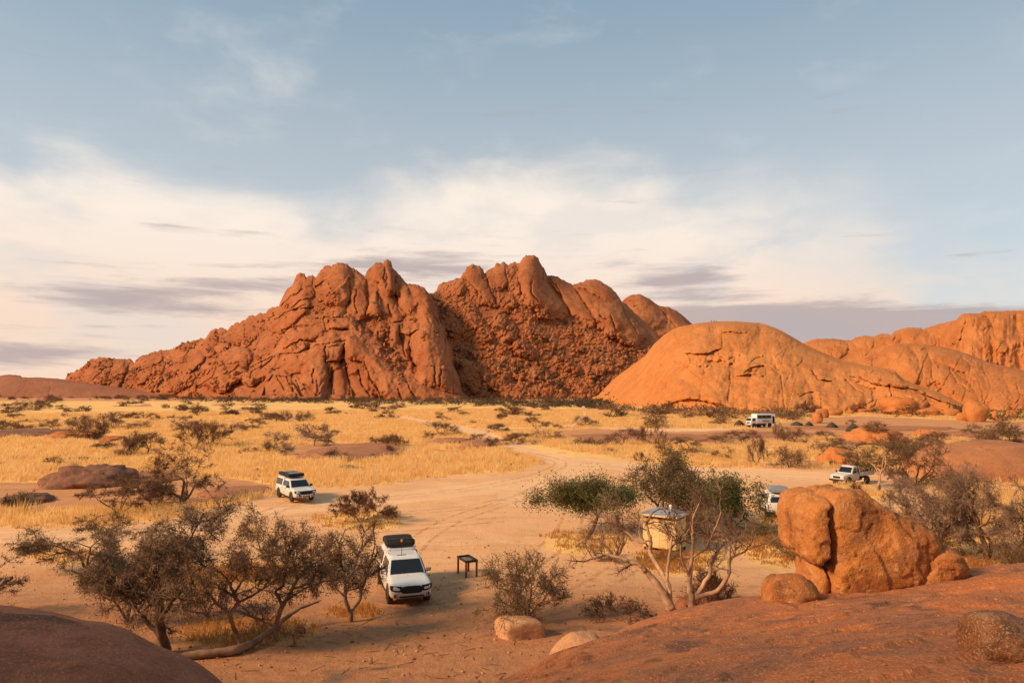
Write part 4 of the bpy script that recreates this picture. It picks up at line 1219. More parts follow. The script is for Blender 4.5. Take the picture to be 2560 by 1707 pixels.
# an exfoliated sheet still lying on its left part
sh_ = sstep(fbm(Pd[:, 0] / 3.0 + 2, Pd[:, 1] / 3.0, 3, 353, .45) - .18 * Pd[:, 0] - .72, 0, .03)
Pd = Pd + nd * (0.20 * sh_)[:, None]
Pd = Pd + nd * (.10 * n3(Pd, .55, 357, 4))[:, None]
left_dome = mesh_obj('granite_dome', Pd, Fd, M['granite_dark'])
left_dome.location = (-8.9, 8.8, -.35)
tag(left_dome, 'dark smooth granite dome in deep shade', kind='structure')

# -- unseen rock hill added behind and left of the viewpoint to shade the foreground
Vh, Fh = ico(5)
nh = Vh / np.linalg.norm(Vh, axis=1)[:, None]
Ph = nh * (1 + .12 * n3(nh, 1.2, 361, 3) + .03 * n3(nh, 4, 362, 3))[:, None]
hill = mesh_obj('shade_hill', Ph * np.array([15, 44, 41.0]), Fh, M['granite_dark'])
hill.location = (-43, -27, -1.5)
hill.rotation_euler = (0, 0, math.pi / 2 - SUN_AZ)
tag(hill, 'unseen granite hill added beside the viewpoint to shade the foreground', kind='structure')

# -- whalebacks and outcrops standing out of the plain
def mound(u, v, w_px, h_px, depth, seed, mat, label, name='rock_outcrop', sub=5, rough=.22, pw=2.2, sink=0.25, cat='rock', group=None, prof=None):
    """low rock whose foot is at photo pixel v, w_px wide and h_px high"""
    x, y = ground_pt(u, v)
    s_ = y / FPX
    rx, rzz = w_px * s_ / 2, h_px * s_
    Vm, Fm = ico(sub)
    n_ = Vm / np.linalg.norm(Vm, axis=1)[:, None]
    r_ = (np.abs(n_) ** pw).sum(1) ** (-1 / pw)
    r_ = r_ * (1 + rough * n3(n_, 1.4, seed, 3) + rough * .4 * n3(n_, 4.0, seed + 4, 4) + .35 * rough * sstep(n3(n_, 2.2, seed + 8, 3), .0, .05))
    P_ = n_ * r_[:, None] * np.array([rx * 1.03, depth / 2, rzz * (1 + sink)])
    o_ = mesh_obj(name, P_, Fm, mat)
    o_.location = (x, y + depth * .42, -sink * rzz + float(gz(x, y)))
    return tag(o_, label, cat, group)


mound(190, 1219, 215, 46, 6, 401, M['outcrop'], 'dark brown cracked rock outcrop among yellow grass by the sand flat', rough=.30)
mound(330, 1206, 210, 16, 9, 402, M['slab'], 'low brown rock shelf extending beside the dark outcrop', rough=.2)
mound(40, 1093, 230, 17, 12, 403, M['outcrop'], 'flat dark whaleback rock in the grass behind scrub')
mound(143, 1100, 110, 20, 10, 404, M['boulder_far'], 'small smooth orange whaleback beside a dark flat one')
mound(266, 1105, 60, 11, 6, 405, M['boulder_far'], 'little orange rock hump under a thorn tree')
mound(845, 1154, 270, 20, 26, 406, M['slab'], 'wide brown rock shelf crowned with dark scrub in the grass', rough=.15)
mound(1190, 1124, 100, 15, 12, 407, M['slab'], 'brown rock hump beside the sand track junction')
mound(1120, 1112, 120, 12, 12, 408, M['slab'], 'small flat tan rock along the sand track')
mound(2220, 1106, 140, 32, 11, 409, M['boulder_far'], 'pointed orange rock mound below the tents')
mound(2170, 1102, 60, 22, 6, 410, M['boulder_far'], 'small orange rock lobe against the pointed mound')
mound(2115, 1160, 86, 34, 5, 411, M['boulder_far'], 'rounded orange whaleback near the flatbed pickup')
mound(2340, 1093, 60, 17, 7, 412, M['boulder_far'], 'cracked orange rock in pale sand right of the mound')
mound(2480, 1094, 300, 10, 12, 413, M['slab'], 'long low brown rock swell below the orange shoulder')
mound(2580, 1206, 460, 84, 14, 414, M['slab'], 'broad smooth brown whaleback behind grey thicket', rough=.10)
mound(1440, 1118, 60, 8, 6, 416, M['slab'], 'tiny brown rock lip beside the wide road bend')
mound(1650, 1104, 420, 5, 26, 417, M['slab'], 'long flat brown rock shelf in front of the overland truck', rough=.16)
mound(1960, 1094, 330, 5, 20, 418, M['slab'], 'flat brown rock shelf on which dome tents stand nearby', rough=.14)
mound(2230, 1076, 420, 4, 22, 419, M['slab'], 'wide orange brown slab below the camp boulders', rough=.14)
mound(560, 1241, 170, 8, 7, 420, M['slab'], 'shallow brown rock patch left of the moving pickup', rough=.2)
mound(20, 1263, 120, 20, 5, 421, M['outcrop'], 'dark low rock edge by a lone round bush')

# -- boulders lying along the foot of the orange dome
ZC = lambda x0, y0, x1, y1: (1960 + (x0 + x1) / 2 / 3.92, 750 + y1 / 3.92, (x1 - x0) / 3.92, (y1 - y0) / 3.92)
CAMP = [((750, 885, 1100, 1075), 'blocky orange boulder with a hollow face at the dome foot'), ((1020, 950, 1370, 1132), 'largest bulging orange boulder with pointed cap at the dome foot'),
        ((1362, 1060, 1555, 1142), 'flattened orange boulder right of the largest one'), ((1530, 1085, 1622, 1138), 'small orange boulder tucked beside the flattened one'), ((1600, 1064, 1745, 1142), 'smooth oval orange boulder near the long rock arm'),
        ((1728, 1098, 1832, 1178), 'small triangular orange boulder at the tip of the rock arm'), ((1830, 975, 2050, 1195), 'tall reddish leaning boulder at the tip of the rock arm'), ((2205, 1080, 2302, 1172), 'reddish upright boulder alone among green bushes'),
        ((300, 1098, 402, 1205), 'upright egg shaped orange boulder near the dark tents'), ((330, 1065, 450, 1160), 'arched orange boulder leaning behind the egg shaped one'), ((440, 1066, 585, 1142), 'wedge shaped orange boulder behind the tents'),
        ((625, 1074, 690, 1122), 'small cubic orange boulder in the row behind tents'), ((690, 1066, 930, 1112), 'long flat orange boulder in the row behind tents'), ((900, 1015, 1052, 1082), 'round orange boulder under the blocky one'),
        ((925, 1054, 1022, 1108), 'low cream orange boulder before the round one'), ((795, 1034, 905, 1082), 'dark gapped orange boulder left of the round one'), ((2060, 1090, 2110, 1180), 'narrow brown stone right of the leaning boulder'), ((2090, 1140, 2165, 1182), 'tiny orange stone near the upright red boulder'),
        ((1990, 990, 2070, 1040), 'small stone perched behind the leaning boulder'), ((560, 1072, 630, 1112), 'little orange stone beside the wedge shaped boulder')]
for k_, (bx_, lb_) in enumerate(CAMP):
    u_, v_, w_, h_ = ZC(*bx_)
    x_, y_ = ground_pt(u_, v_)
    s_ = y_ / FPX
    rx_, rz_ = w_ * s_ / 2, h_ * s_
    boulder('boulder', (x_, y_ + rx_ * .7, rz_ * .42), (rx_ * 1.08, rx_ * .9, rz_ * .62), 500 + k_, M['boulder_far'], lb_, 'boulders along the dome foot', sub=4, rough=.2, pw=2.4, facets=5)

# -- talus: thousands of fallen blocks on the mountain, too many and small to pick apart
def scatter_rocks(G, n, dens, smin, smax, seed, name, parent, mat, sub=1):
    rng = np.random.default_rng(seed)
    Vi, Fi = ico(sub)
    nr, nc = G['v'].shape
    ii = rng.integers(3, nr - 2, n * 6)
    jj = rng.integers(2, nc - 2, n * 6)
    uu, vv_ = G['u'][jj], G['v'][ii, jj]
    keep = rng.random(n * 6) < dens(uu, vv_)
    ii, jj = ii[keep][:n], jj[keep][:n]
    N = len(ii)
    C = np.stack([G['X'][ii, jj], G['Y'][ii, jj], G['Z'][ii, jj]], 1)
    s = smin + (smax - smin) * rng.random(N) ** 3
    ax = rng.uniform(.45, 1.45, (N, 3)) * s[:, None]
    a = rng.uniform(0, 6.28, N)
    jit = 1 + rng.uniform(-.34, .3, (N, len(Vi)))
    P = Vi[None] * jit[:, :, None] * ax[:, None, :]
    x = P[..., 0] * np.cos(a)[:, None] - P[..., 1] * np.sin(a)[:, None]
    y = P[..., 0] * np.sin(a)[:, None] + P[..., 1] * np.cos(a)[:, None]
    P = np.stack([x, y, P[..., 2]], -1) + C[:, None, :]
    P[..., 1] -= (s * .2)[:, None]
    F = (Fi[None] + (np.arange(N) * len(Vi))[:, None, None]).reshape(-1, 3)
    o_ = mesh_obj(name, P.reshape(-1, 3), F, mat, parent, smooth=False)
    o_['kind'] = 'stuff'
    return o_


def dens_r(u, v):
    lin = np.interp(u, [1030, 1110, 1240, 1300, 1420, 1500, 1560, 1620, 1760], [735, 745, 775, 745, 790, 815, 840, 860, 960])
    return sstep(v - lin, -8, 15) * (0.35 + sstep(fbm(u / 50 - v / 90, v / 35, 3, 601), -.2, .25)) * .75


def dens_l(u, v):
    left = 1 - sstep(u, 520, 720)
    g = np.exp(-((u - np.interp(v, [740, 800, 850, 900, 960], [1005, 945, 960, 985, 1000])) / 22.0) ** 2) * sstep(v, 770, 800) * (1 - sstep(v, 900, 950))
    g2 = np.exp(-((u - np.interp(v, [700, 760, 800], [850, 815, 800])) / 18.0) ** 2) * sstep(v, 710, 740) * (1 - sstep(v, 790, 810))
    rt = sstep(u - np.interp(v, [740, 800, 850, 900, 960, 1000], [1085, 1095, 1118, 1132, 1150, 1180]), -2, 6)
    return np.clip(left * sstep(fbm(u / 40, v / 30, 3, 611), -.05, .25) * .7 + g * .9 + g2 * .7 + rt * .6 + .25 * sstep(fbm(u / 45, v / 25, 3, 612), .22, .4), 0, 1)


scatter_rocks(G_R, 5600, dens_r, 0.45, 3.2, 71, 'talus_blocks', mtr, M['talus'])
scatter_rocks(G_L, 2400, dens_l, 0.45, 2.9, 72, 'talus_blocks', mtn, M['talus'])


def scrub(G, n, dens, smin, smax, seed, parent):
    """dark bushes rooted in the clefts, seen from hundreds of metres away"""
    rng = np.random.default_rng(seed)
    nr, nc = G['v'].shape
    ii = rng.integers(2, nr - 4, n * 8)
    jj = rng.integers(2, nc - 2, n * 8)
    keep = rng.random(n * 8) < dens(G['u'][jj], G['v'][ii, jj])
    ii, jj = ii[keep][:n], jj[keep][:n]
    N, K_ = len(ii), 14
    C = np.stack([G['X'][ii, jj], G['Y'][ii, jj] - .5, G['Z'][ii, jj] + .4], 1)
    s = smin + (smax - smin) * rng.random(N) ** 2
    off = rng.normal(size=(N, K_, 3)) * (s[:, None, None] * np.array([.55, .4, .32]))
    cen = C[:, None] + off
    tri = cen[:, :, None] + rng.normal(size=(N, K_, 3, 3)) * (s * .34)[:, None, None, None]
    o_ = mesh_obj('scrub', tri.reshape(-1, 3), np.arange(N * K_ * 3).reshape(-1, 3), M['scrub'], parent, smooth=False)
    o_['kind'] = 'stuff'
    return o_


scrub(G_R, 1500, lambda u, v: dens_r(u, v) * sstep(fbm(u / 60 - v / 70, v / 30, 3, 621), -.05, .25), .9, 3.4, 81, mtr)
scrub(G_L, 700, lambda u, v: dens_l(u, v) * .8, .8, 2.8, 82, mtn)
scrub(G_B, 90, lambda u, v: np.exp(-((u - np.interp(v, [730, 790, 850], [1565, 1585, 1625])) / 12.0) ** 2), 1.2, 4.0, 83, mtb)
for G_, par, spots_ in ((G_D, dome, [(2018, 920, 24, 9, 3.0), (1516, 993, 26, 8, 3.2)]), (G_RI, ridge, [(2360, 860, 60, 12, 2.6), (2394, 866, 40, 8, 2.0)]), (G_SH, shoulder, [(2263, 882, 18, 5, 1.5), (2555, 1040, 60, 10, 2.4)])):
    scrub(G_, 60, lambda u, v: sum(np.exp(-((u - a) / b) ** 2 - ((v - c_) / d) ** 2) for a, c_, b, d, e in spots_), .8, 2.2, 90, par)


# ------------------------------------------------------------------ plants
def tubes(segs, sides=4):
    """array of (p0, p1, r0, r1) -> prisms"""
    S = np.asarray(segs, float)
    p0, p1, r0, r1 = S[:, 0:3], S[:, 3:6], S[:, 6], S[:, 7]
    d = p1 - p0
    d = d / np.maximum(np.linalg.norm(d, axis=1), 1e-9)[:, None]
    ref = np.where(np.abs(d[:, 2:3]) < .9, np.array([[0, 0, 1.0]]), np.array([[1.0, 0, 0]]))
    a = np.cross(d, ref)
    a /= np.linalg.norm(a, axis=1)[:, None]
    b = np.cross(d, a)
    N = len(S)
    th = np.arange(sides) * 2 * np.pi / sides
    ring = np.cos(th)[None, :, None] * a[:, None] + np.sin(th)[None, :, None] * b[:, None]
    A_ = p0[:, None] - d[:, None] * (r0 * .3)[:, None, None] + ring * r0[:, None, None]
    B_ = p1[:, None] + d[:, None] * (r1 * .3)[:, None, None] + ring * r1[:, None, None]
    P = np.concatenate([A_, B_], 1).reshape(-1, 3)
    base_ = (np.arange(N) * 2 * sides)[:, None]
    k = np.arange(sides)
    k2 = (k + 1) % sides
    F = np.stack([base_ + k, base_ + k2, base_ + k2 + sides, base_ + k + sides], -1).reshape(-1, 4)
    return P, F


def skeleton(seed, stems=1, levels=5, length=1.0, ratio=0.74, kids=(2, 3), spread=0.6, gnarl=0.22, up=0.05, flat=0.0, lean=0.35, side=0.35, seg=4, r0=0.10, rr=0.68, lean_dir=None, droop=0.0):
    rng = np.random.default_rng(seed)
    segs, tips = [], []

    def nrm(v):
        return v / (np.linalg.norm(v) + 1e-9)

    def br(p, d, L, r, lev):
        n = seg if lev > 0 else seg + 1
        for i in range(n):
            t = np.array([0, 0, up if lev < levels - 1 else up - droop])
            d = nrm(d + gnarl * rng.normal(size=3) + t)
            if flat and lev >= 2:
                d = nrm(d * np.array([1, 1, 1 - flat]))
            p2 = p + d * L / n
            ra, rb = r * (1 - .35 * i / n), r * (1 - .35 * (i + 1) / n)
            segs.append((*p, *p2, ra, rb, lev))
            p = p2
            if lev < levels and i >= (2 if lev == 0 else 1) and i < n - 1 and rng.random() < side:
                q = nrm(d + spread * 1.4 * rng.normal(size=3))
                br(p, q, L * ratio * .8, rb * .6, lev + 1)
        if lev < levels:
            for _ in range(rng.integers(kids[0], kids[1] + 1)):
                q = nrm(d + spread * rng.normal(size=3))
                br(p, q, L * ratio * rng.uniform(.75, 1.1), rb * rr, lev + 1)
        else:
            tips.append((*p, *d))

    for s in range(stems):
        a = rng.uniform(0, 6.28) if lean_dir is None else lean_dir + rng.normal() * .5
        if stems > 1 and lean_dir is None:
            a = 6.28 * (s + rng.uniform(-.3, .3)) / stems
        d = nrm(np.array([math.cos(a) * lean, math.sin(a) * lean, 1.0]))
        p = np.array([math.cos(a), math.sin(a), 0]) * (0.03 if stems > 1 else 0)
        br(p, d, length * rng.uniform(.85, 1.1), r0 * rng.uniform(.75, 1.0) / math.sqrt(stems), 0)
    return np.array(segs), np.array(tips)


def crown_fit(S, tips, w, h, d=None):
    """scale a skeleton to a width and height in metres, its crown centred over the foot"""
    P = np.vstack([S[:, 0:3], S[:, 3:6]])
    hz = np.percentile(P[:, 2], 99.0)
    up_ = P[P[:, 2] > .45 * hz]
    c_ = np.array([*(np.percentile(up_[:, :2], 2, axis=0) + np.percentile(up_[:, :2], 98, axis=0)), 0]) / 2

    def sh(Q):
        return Q - c_ * np.clip(Q[:, 2:3] / hz, 0, 1) ** .8
    P = sh(P)
    lo, hi = np.percentile(P, 1.0, axis=0), np.percentile(P, 99.0, axis=0)
    k = np.array([w / (hi[0] - lo[0]), (d or w) / (hi[1] - lo[1]), h / max(hi[2], .01)])
    for a in (0, 3):
        S[:, a:a + 3] = sh(S[:, a:a + 3]) * k
        S[:, a + 2] = np.maximum(S[:, a + 2], -.2)
    tips[:, :3] = sh(tips[:, :3]) * k
    return S, tips


def limb_tree(name, limbs, Y, seed, label, mats, twigs, leaves, twig_l=.35, twig_r=.009, leaf_s=.035, side_l=.9, side_n=7, levels=2, spread=.6, gnarl=.25, up=.05, start=.35, split=3, leaf_spread=.16, tip_l=.8, kids=(2, 3), droop=0.0, cat='tree'):
    """a tree whose main limbs follow the photograph: limbs = [(u, v, radius px) ...] at distance Y, the finer branches are grown"""
    rng = np.random.default_rng(seed)
    s = Y / FPX
    segs, tips = [], []
    foot = None

    def nrm(v):
        return v / (np.linalg.norm(v) + 1e-9)

    def br(p, d, L, r, lev):
        n = 3
        for i in range(n):
            d = nrm(d + gnarl * rng.normal(size=3) + np.array([0, 0, up - (droop if lev >= levels else 0)]))
            p2 = p + d * L / n
            segs.append((*p, *p2, r * (1 - .3 * i / n), r * (1 - .3 * (i + 1) / n), lev))
            p = p2
            if lev < levels + 2 and i < n - 1 and rng.random() < .5:
                br(p, nrm(d + 1.2 * spread * rng.normal(size=3)), L * .6, r * .55, lev + 1)
        if lev < levels + 2:
            for _ in range(rng.integers(kids[0], kids[1] + 1)):
                br(p, nrm(d + spread * rng.normal(size=3)), L * rng.uniform(.55, .8), r * .62, lev + 1)
        else:
            tips.append((*p, *d))
    for li, lm in enumerate(limbs):
        P = np.array([at(u, v, Y)[:] for u, v, r in lm])
        R0 = np.array([r * s for u, v, r in lm])
        dy = np.cumsum(rng.normal(size=len(lm)) * .22) * (np.arange(len(lm)) > 0)
        if li:
            dy += rng.normal() * .15 * np.arange(len(lm))
        P[:, 1] += dy
        if segs:                # a limb leaves the wood that is already there
            E0 = np.array([g[3:6] for g in segs if g[8] == 0])
            j = np.argmin(np.hypot(E0[:, 0] - P[0, 0], E0[:, 2] - P[0, 2]))
            P[:, 1] += E0[j, 1] - P[0, 1]
            P[0] = E0[j]
        if foot is None:
            foot = P[0].copy()
        n = (len(lm) - 1) * 5 + 1
        t = np.linspace(0, len(lm) - 1, n)
        Q = np.stack([np.interp(t, np.arange(len(lm)), P[:, k]) for k in range(3)], 1)
        ker = np.array([.25, .5, .25])
        for k in range(3):
            Q[1:-1, k] = np.convolve(Q[:, k], ker, 'valid')
        Q[1:-1] += rng.normal(size=(n - 2, 3)) * .012
        Rq = np.interp(t, np.arange(len(lm)), R0)
        for i in range(n - 1):
            segs.append((*Q[i], *Q[i + 1], Rq[i], Rq[i + 1], 0))
        d_end = nrm(Q[-1] - Q[-3])
        br(Q[-1], d_end, tip_l, Rq[-1], 3)
        for _ in range(side_n):
            i = rng.integers(int(n * start), n - 1)
            d = nrm(Q[i + 1] - Q[i])
            q = nrm(rng.normal(size=3) + d * .8 + np.array([0, 0, .5]))
            br(Q[i], q, side_l * rng.uniform(.6, 1.2), min(Rq[i] * .55, .05), 3)
    S, tips = np.array(segs), np.array(tips)
    gzf = float(gz(foot[0], foot[1]))
    base_ = np.array([foot[0], foot[1], gzf])
    if foot[2] > gzf + .1:      # carry the stem down to the sand
        S = np.vstack([[*(base_ - [0, 0, .2]), *foot, S[0, 6] * 1.15, S[0, 6], 0], S])
    S[:, 0:3] -= base_
    S[:, 3:6] -= base_
    tips[:, :3] -= base_
    S[:, 8] = np.where(S[:, 8] == 0, 0, 5)
    tr, cr_ = plant_mesh(name, S, tips, seed, twigs, twig_l, twig_r, leaves, leaf_s, [M[k] for k in mats], split=split, rmin=.007, leaf_spread=leaf_spread)
    root = empty(name, tuple(base_))
    for o_ in (tr, cr_):
        COL.objects.link(o_)
        o_.parent = root
    return tag(root, label, cat)


def plant_mesh(name, S, tips, seed, twig_n, twig_l, twig_r, leaf_n, leaf_s, mats, split=2, rmin=0.008, twig_curl=.5, leaf_spread=.22, leaf_top=None):
    """returns (trunk object, crown object) unlinked meshes: trunk and limbs | twigs and leaves"""
    rng = np.random.default_rng(seed + 900)
    S = S.copy()
    S[:, 6:8] = np.maximum(S[:, 6:8], rmin)
    thick = S[S[:, 8] < split]
    thin = S[S[:, 8] >= split]
    Pt, Ft = tubes(thick[:, :8], 6)
    trunk = mesh_obj('trunk', Pt, Ft, mats[0], link=False)
    # twigs: short curled sprays at the tips and along the last branches
    src = np.vstack([tips[:, :3], thin[:, 3:6]]) if len(thin) else tips[:, :3]
    sd = np.vstack([tips[:, 3:6], thin[:, 3:6] - thin[:, 0:3]]) if len(thin) else tips[:, 3:6]
    sd = sd / np.maximum(np.linalg.norm(sd, axis=1), 1e-6)[:, None]
    parts = [thin[:, :8]] if len(thin) else []
    ends = []
    if twig_n:
        pick = rng.integers(0, len(src), twig_n)
        p = src[pick]
        d = sd[pick] + .8 * rng.normal(size=(twig_n, 3))
        d /= np.linalg.norm(d, axis=1)[:, None]
        L = twig_l * rng.uniform(.5, 1.3, twig_n)
        for k in range(2):
            p2 = p + d * (L / 2)[:, None]
            ra = np.full(twig_n, twig_r * (1 - .35 * k))
            parts.append(np.column_stack([p, p2, ra, ra * .7]))
            ends.append(p2)
            d = d + twig_curl * rng.normal(size=d.shape)
            d /= np.linalg.norm(d, axis=1)[:, None]
            p = p2
    Pc, Fc = tubes(np.vstack(parts), 3)
    Fs = Fc
    # leaves: small diamonds
    if leaf_n:
        e = np.vstack(ends + [tips[:, :3]]) if ends else tips[:, :3]
        if leaf_top is not None:
            zc = e[:, 2]
            e = e[zc > np.quantile(zc, leaf_top)]
        c_ = e[rng.integers(0, len(e), leaf_n)] + rng.normal(size=(leaf_n, 3)) * leaf_spread * np.array([1, 1, .7])
        a = rng.normal(size=(leaf_n, 3))
        a /= np.linalg.norm(a, axis=1)[:, None]
        b = np.cross(a, rng.normal(size=(leaf_n, 3)))
        b /= np.maximum(np.linalg.norm(b, axis=1), 1e-6)[:, None]
        s = leaf_s * rng.uniform(.6, 1.4, leaf_n)[:, None]
        Q = np.stack([c_ - a * s, c_ - b * s * .5, c_ + a * s, c_ + b * s * .5], 1)
        Fl = (np.arange(leaf_n * 4).reshape(-1, 4) + len(Pc))
        Pc = np.vstack([Pc, Q.reshape(-1, 3)])
        Fs = np.vstack([Fc, Fl])
    crown = mesh_obj('crown', Pc, Fs, [mats[1], mats[2]], link=False, smooth=False)
    if leaf_n:
        mi = np.zeros(len(Fs), np.int32)
        mi[len(Fc):] = 1
        crown.data.polygons.foreach_set('material_index', mi)
    return trunk, crown


STYLE = {
    # skeleton settings, twigs (n, length, radius), leaves (n, size), materials
    'umbrella': (dict(stems=3, levels=4, spread=.55, gnarl=.16, up=.02, flat=.25, lean=.75, side=.4, kids=(2, 3), r0=.11, seg=3), (1.0, .40, 1.0), (1.0, 1.0)),
    'round': (dict(stems=6, levels=3, spread=.55, gnarl=.22, up=.03, lean=.8, side=.55, kids=(2, 3), r0=.09, seg=4), (1.0, .42, 1.0), (1.0, 1.0)),
    'bare': (dict(stems=2, levels=5, spread=.62, gnarl=.28, up=.04, lean=.5, side=.45, kids=(2, 2), r0=.12, seg=4), (1.1, .5, 1.0), (0.0, 1.0)),
    'vase': (dict(stems=7, levels=3, spread=.35, gnarl=.12, up=.05, lean=.85, side=.4, kids=(2, 3), r0=.08, seg=3), (1.2, .5, 1.0), (0.35, 1.0)),
    'tree': (dict(stems=1, levels=5, spread=.6, gnarl=.22, up=.05, lean=.2, side=.45, kids=(2, 3), r0=.13, seg=3), (1.0, .42, 1.0), (1.0, 1.0)),
    'flat': (dict(stems=8, levels=2, spread=.6, gnarl=.25, up=-.02, lean=1.5, side=.6, kids=(2, 3), r0=.06, seg=4), (1.0, .35, 1.0), (1.0, 1.0)),
}
COLS = {
    'brown': ('bark_dark', 'twig_brown', 'leaf_brown'), 'dark': ('bark_dark', 'twig_red', 'leaf_dark'), 'olive': ('bark_dark', 'twig_brown', 'leaf_olive'),
    'grey': ('bark_mid', 'twig_grey', 'leaf_brown'), 'green': ('bark_dark', 'twig_brown', 'leaf_green'), 'red': ('bark_dark', 'twig_red', 'leaf_brown'), 'pale': ('bark_pale', 'twig_grey', 'leaf_brown'), 'palewood': ('bark_pale', 'bark_pale', 'leaf_brown'),
}


def single_plant(name, u, v, w_px, h_px, style, col, seed, label, cat, twigs, leaves, leaf_s=.05, twig_r=.010, dpx=None, Y=None, group=None, leaf_top=None, mats=None, split=2, leaf_spread=.16, z=0.0, **over):
    """a plant built for one spot; foot at photo pixel (u, v), size in photo pixels at that distance"""
    if Y is None:
        x, y = ground_pt(u, v)
    else:
        q_ = at(u, v, Y)
        x, y = q_.x, Y
    s = y / FPX
    sk = dict(STYLE[style][0])
    sk.update(over)
    S, tips = skeleton(seed, **sk)
    S, tips = crown_fit(S, tips, w_px * s, h_px * s, (dpx or w_px) * s)
    S[:, 6:8] *= h_px * s * .42
    mt = [M[k] for k in (mats or COLS[col])]
    tr, cr = plant_mesh(name, S, tips, seed, twigs, STYLE[style][1][1] * .11 * h_px * s ** .999 + .12, twig_r, int(leaves * 1.7), leaf_s * .66, mt, split=split, leaf_spread=leaf_spread, leaf_top=leaf_top)
    root = empty(name, (float(x), float(y), float(gz(x, y)) - .03 + z))
    for o_ in (tr, cr):
        COL.objects.link(o_)
        o_.parent = root
    tag(root, label, cat, group)
    return root


# -- trees and shrubs of the foreground, one by one
single_plant('thorn_tree', 214, 1416, 260, 118, 'umbrella', 'olive', 1001, 'small wide olive thorn tree alone on sand left of the dense tree', 'tree', 3600, 4200, .05, .011, stems=3, lean=.9, levels=4, side=.6)
limb_tree('thorn_tree', [[(415, 1622, 12), (412, 1560, 10), (400, 1500, 9), (380, 1455, 6), (355, 1420, 4), (345, 1395, 3)], [(410, 1550, 7), (450, 1490, 6), (490, 1450, 4), (520, 1430, 2.5)], [(404, 1510, 6), (340, 1470, 5), (280, 1440, 4), (240, 1430, 2.5)],
          [(395, 1480, 5), (410, 1420, 4), (430, 1390, 3), (450, 1365, 2)], [(414, 1600, 6), (370, 1560, 5.5), (335, 1530, 5), (315, 1500, 4), (270, 1480, 3)], [(400, 1500, 5), (460, 1430, 4), (480, 1380, 2.5)], [(350, 1460, 4), (300, 1415, 3), (270, 1395, 2)], [(470, 1390, 2.5), (490, 1330, 2), (505, 1300, 1.5), (530, 1296, 1.2)]], 25.4, 1002,
          'large dense dark thorn tree with thick trunk behind the shaded rock', ('bark_dark', 'twig_grey', 'leaf_olive'), 10000, 8000, .42, .0085, .040, .72, 9, 2, .62, .3, .03, .3, tip_l=.55)
single_plant('thorn_tree', 320, 1560, 200, 170, 'umbrella', 'olive', 1012, 'leafy low thorn tree growing into the big dark one', 'tree', 5200, 2600, .05, .010, levels=4)
limb_tree('thorn_tree', [[(601, 1606, 5.5), (590, 1556, 5), (589, 1521, 5), (613, 1492, 4), (604, 1472, 3.6), (575, 1437, 2.8)], [(589, 1521, 4), (566, 1483, 3.4), (540, 1437, 2.4)], [(613, 1492, 3.4), (642, 1480, 3), (686, 1451, 2)], [(604, 1472, 3), (625, 1430, 2.4), (640, 1400, 1.8)], [(600, 1508, 3), (640, 1525, 3), (680, 1556, 2.6)]], 25.7, 1003,
          'slender forked thorn tree rising behind the fallen log', ('bark_mid', 'twig_brown', 'leaf_olive'), 2200, 2000, .36, .0085, .04, .6, 5, 2, .6, .25, .05, .55)
limb_tree('thorn_tree', [[(691, 1559, 6), (703, 1518, 6), (721, 1492, 5), (741, 1448, 4.4), (764, 1422, 3.4), (808, 1396, 2.2)], [(703, 1512, 4), (700, 1466, 3.4), (724, 1450, 3), (729, 1425, 2.6), (735, 1390, 2)], [(730, 1478, 3.4), (779, 1454, 2.8), (788, 1431, 2)], [(741, 1448, 3), (745, 1410, 2.4), (735, 1370, 1.8)], [(715, 1500, 3), (760, 1475, 2.2), (800, 1462, 1.6)]], 26.6, 1004,
          'crooked thin tree sprouting from the fallen log', ('bark_mid', 'twig_brown', 'leaf_olive'), 1900, 900, .34, .0085, .04, .55, 5, 2, .6, .25, .06, .55)
single_plant('shrub', 690, 1440, 210, 145, 'round', 'olive', 1005, 'broad olive shrub in orange grass behind the forked tree', 'shrub', 4500, 3800, .06, .011)
limb_tree('thorn_tree', [[(878, 1535, 5), (866, 1498, 4.6), (863, 1448, 3.8), (846, 1413, 2.6)], [(880, 1530, 5), (890, 1512, 4.6), (901, 1469, 4), (916, 1428, 3), (926, 1392, 2)], [(864, 1460, 3), (885, 1425, 2.6), (895, 1380, 2)], [(866, 1490, 2.6), (840, 1465, 2), (825, 1440, 1.6)]], 28.9, 1006,
          'small open thorn tree close beside the parked white pickup', ('bark_mid', 'twig_brown', 'leaf_olive'), 2400, 2600, .36, .0095, .042, .6, 6, 2, .5, .2, .10, .35)
single_plant('shrub', 905, 1306, 135, 72, 'vase', 'red', 1007, 'dark vase shaped bush in a ring of orange grass', 'shrub', 5200, 2200, .05, .013, lean=1.0, stems=9, side=.6)
single_plant('shrub', 1313, 1556, 190, 160, 'round', 'green', 1008, 'round wiry green shrub alone on sand right of the steel table', 'shrub', 4600, 2800, .045, .008, stems=9, lean=.7, gnarl=.24)
single_plant('acacia_tree', 1466, 1349, 225, 146, 'umbrella', 'green', 1009, 'flat topped green acacia left of the small hut', 'tree', 4200, 13000, .085, .011, stems=1, lean=.15, levels=5, kids=(3, 3), side=.6, flat=.25, leaf_spread=.42, r0=.12, droop=.05)
single_plant('thorn_tree', 1532, 1404, 140, 165, 'bare', 'grey', 1010, 'leafless grey tangle leaning on the green acacia', 'tree', 1100, 0, .05, .011, stems=4, lean=.8, levels=4)
single_plant('thorn_tree', 1664, 1312, 200, 158, 'round', 'dark', 1011, 'dense dark leaved tree standing behind the small hut', 'tree', 4600, 12000, .10, .012, stems=4, lean=.55, levels=4, kids=(2, 3), side=.6, leaf_spread=.34, r0=.14, mats=('bark_mid', 'twig_brown', 'leaf_olive'))
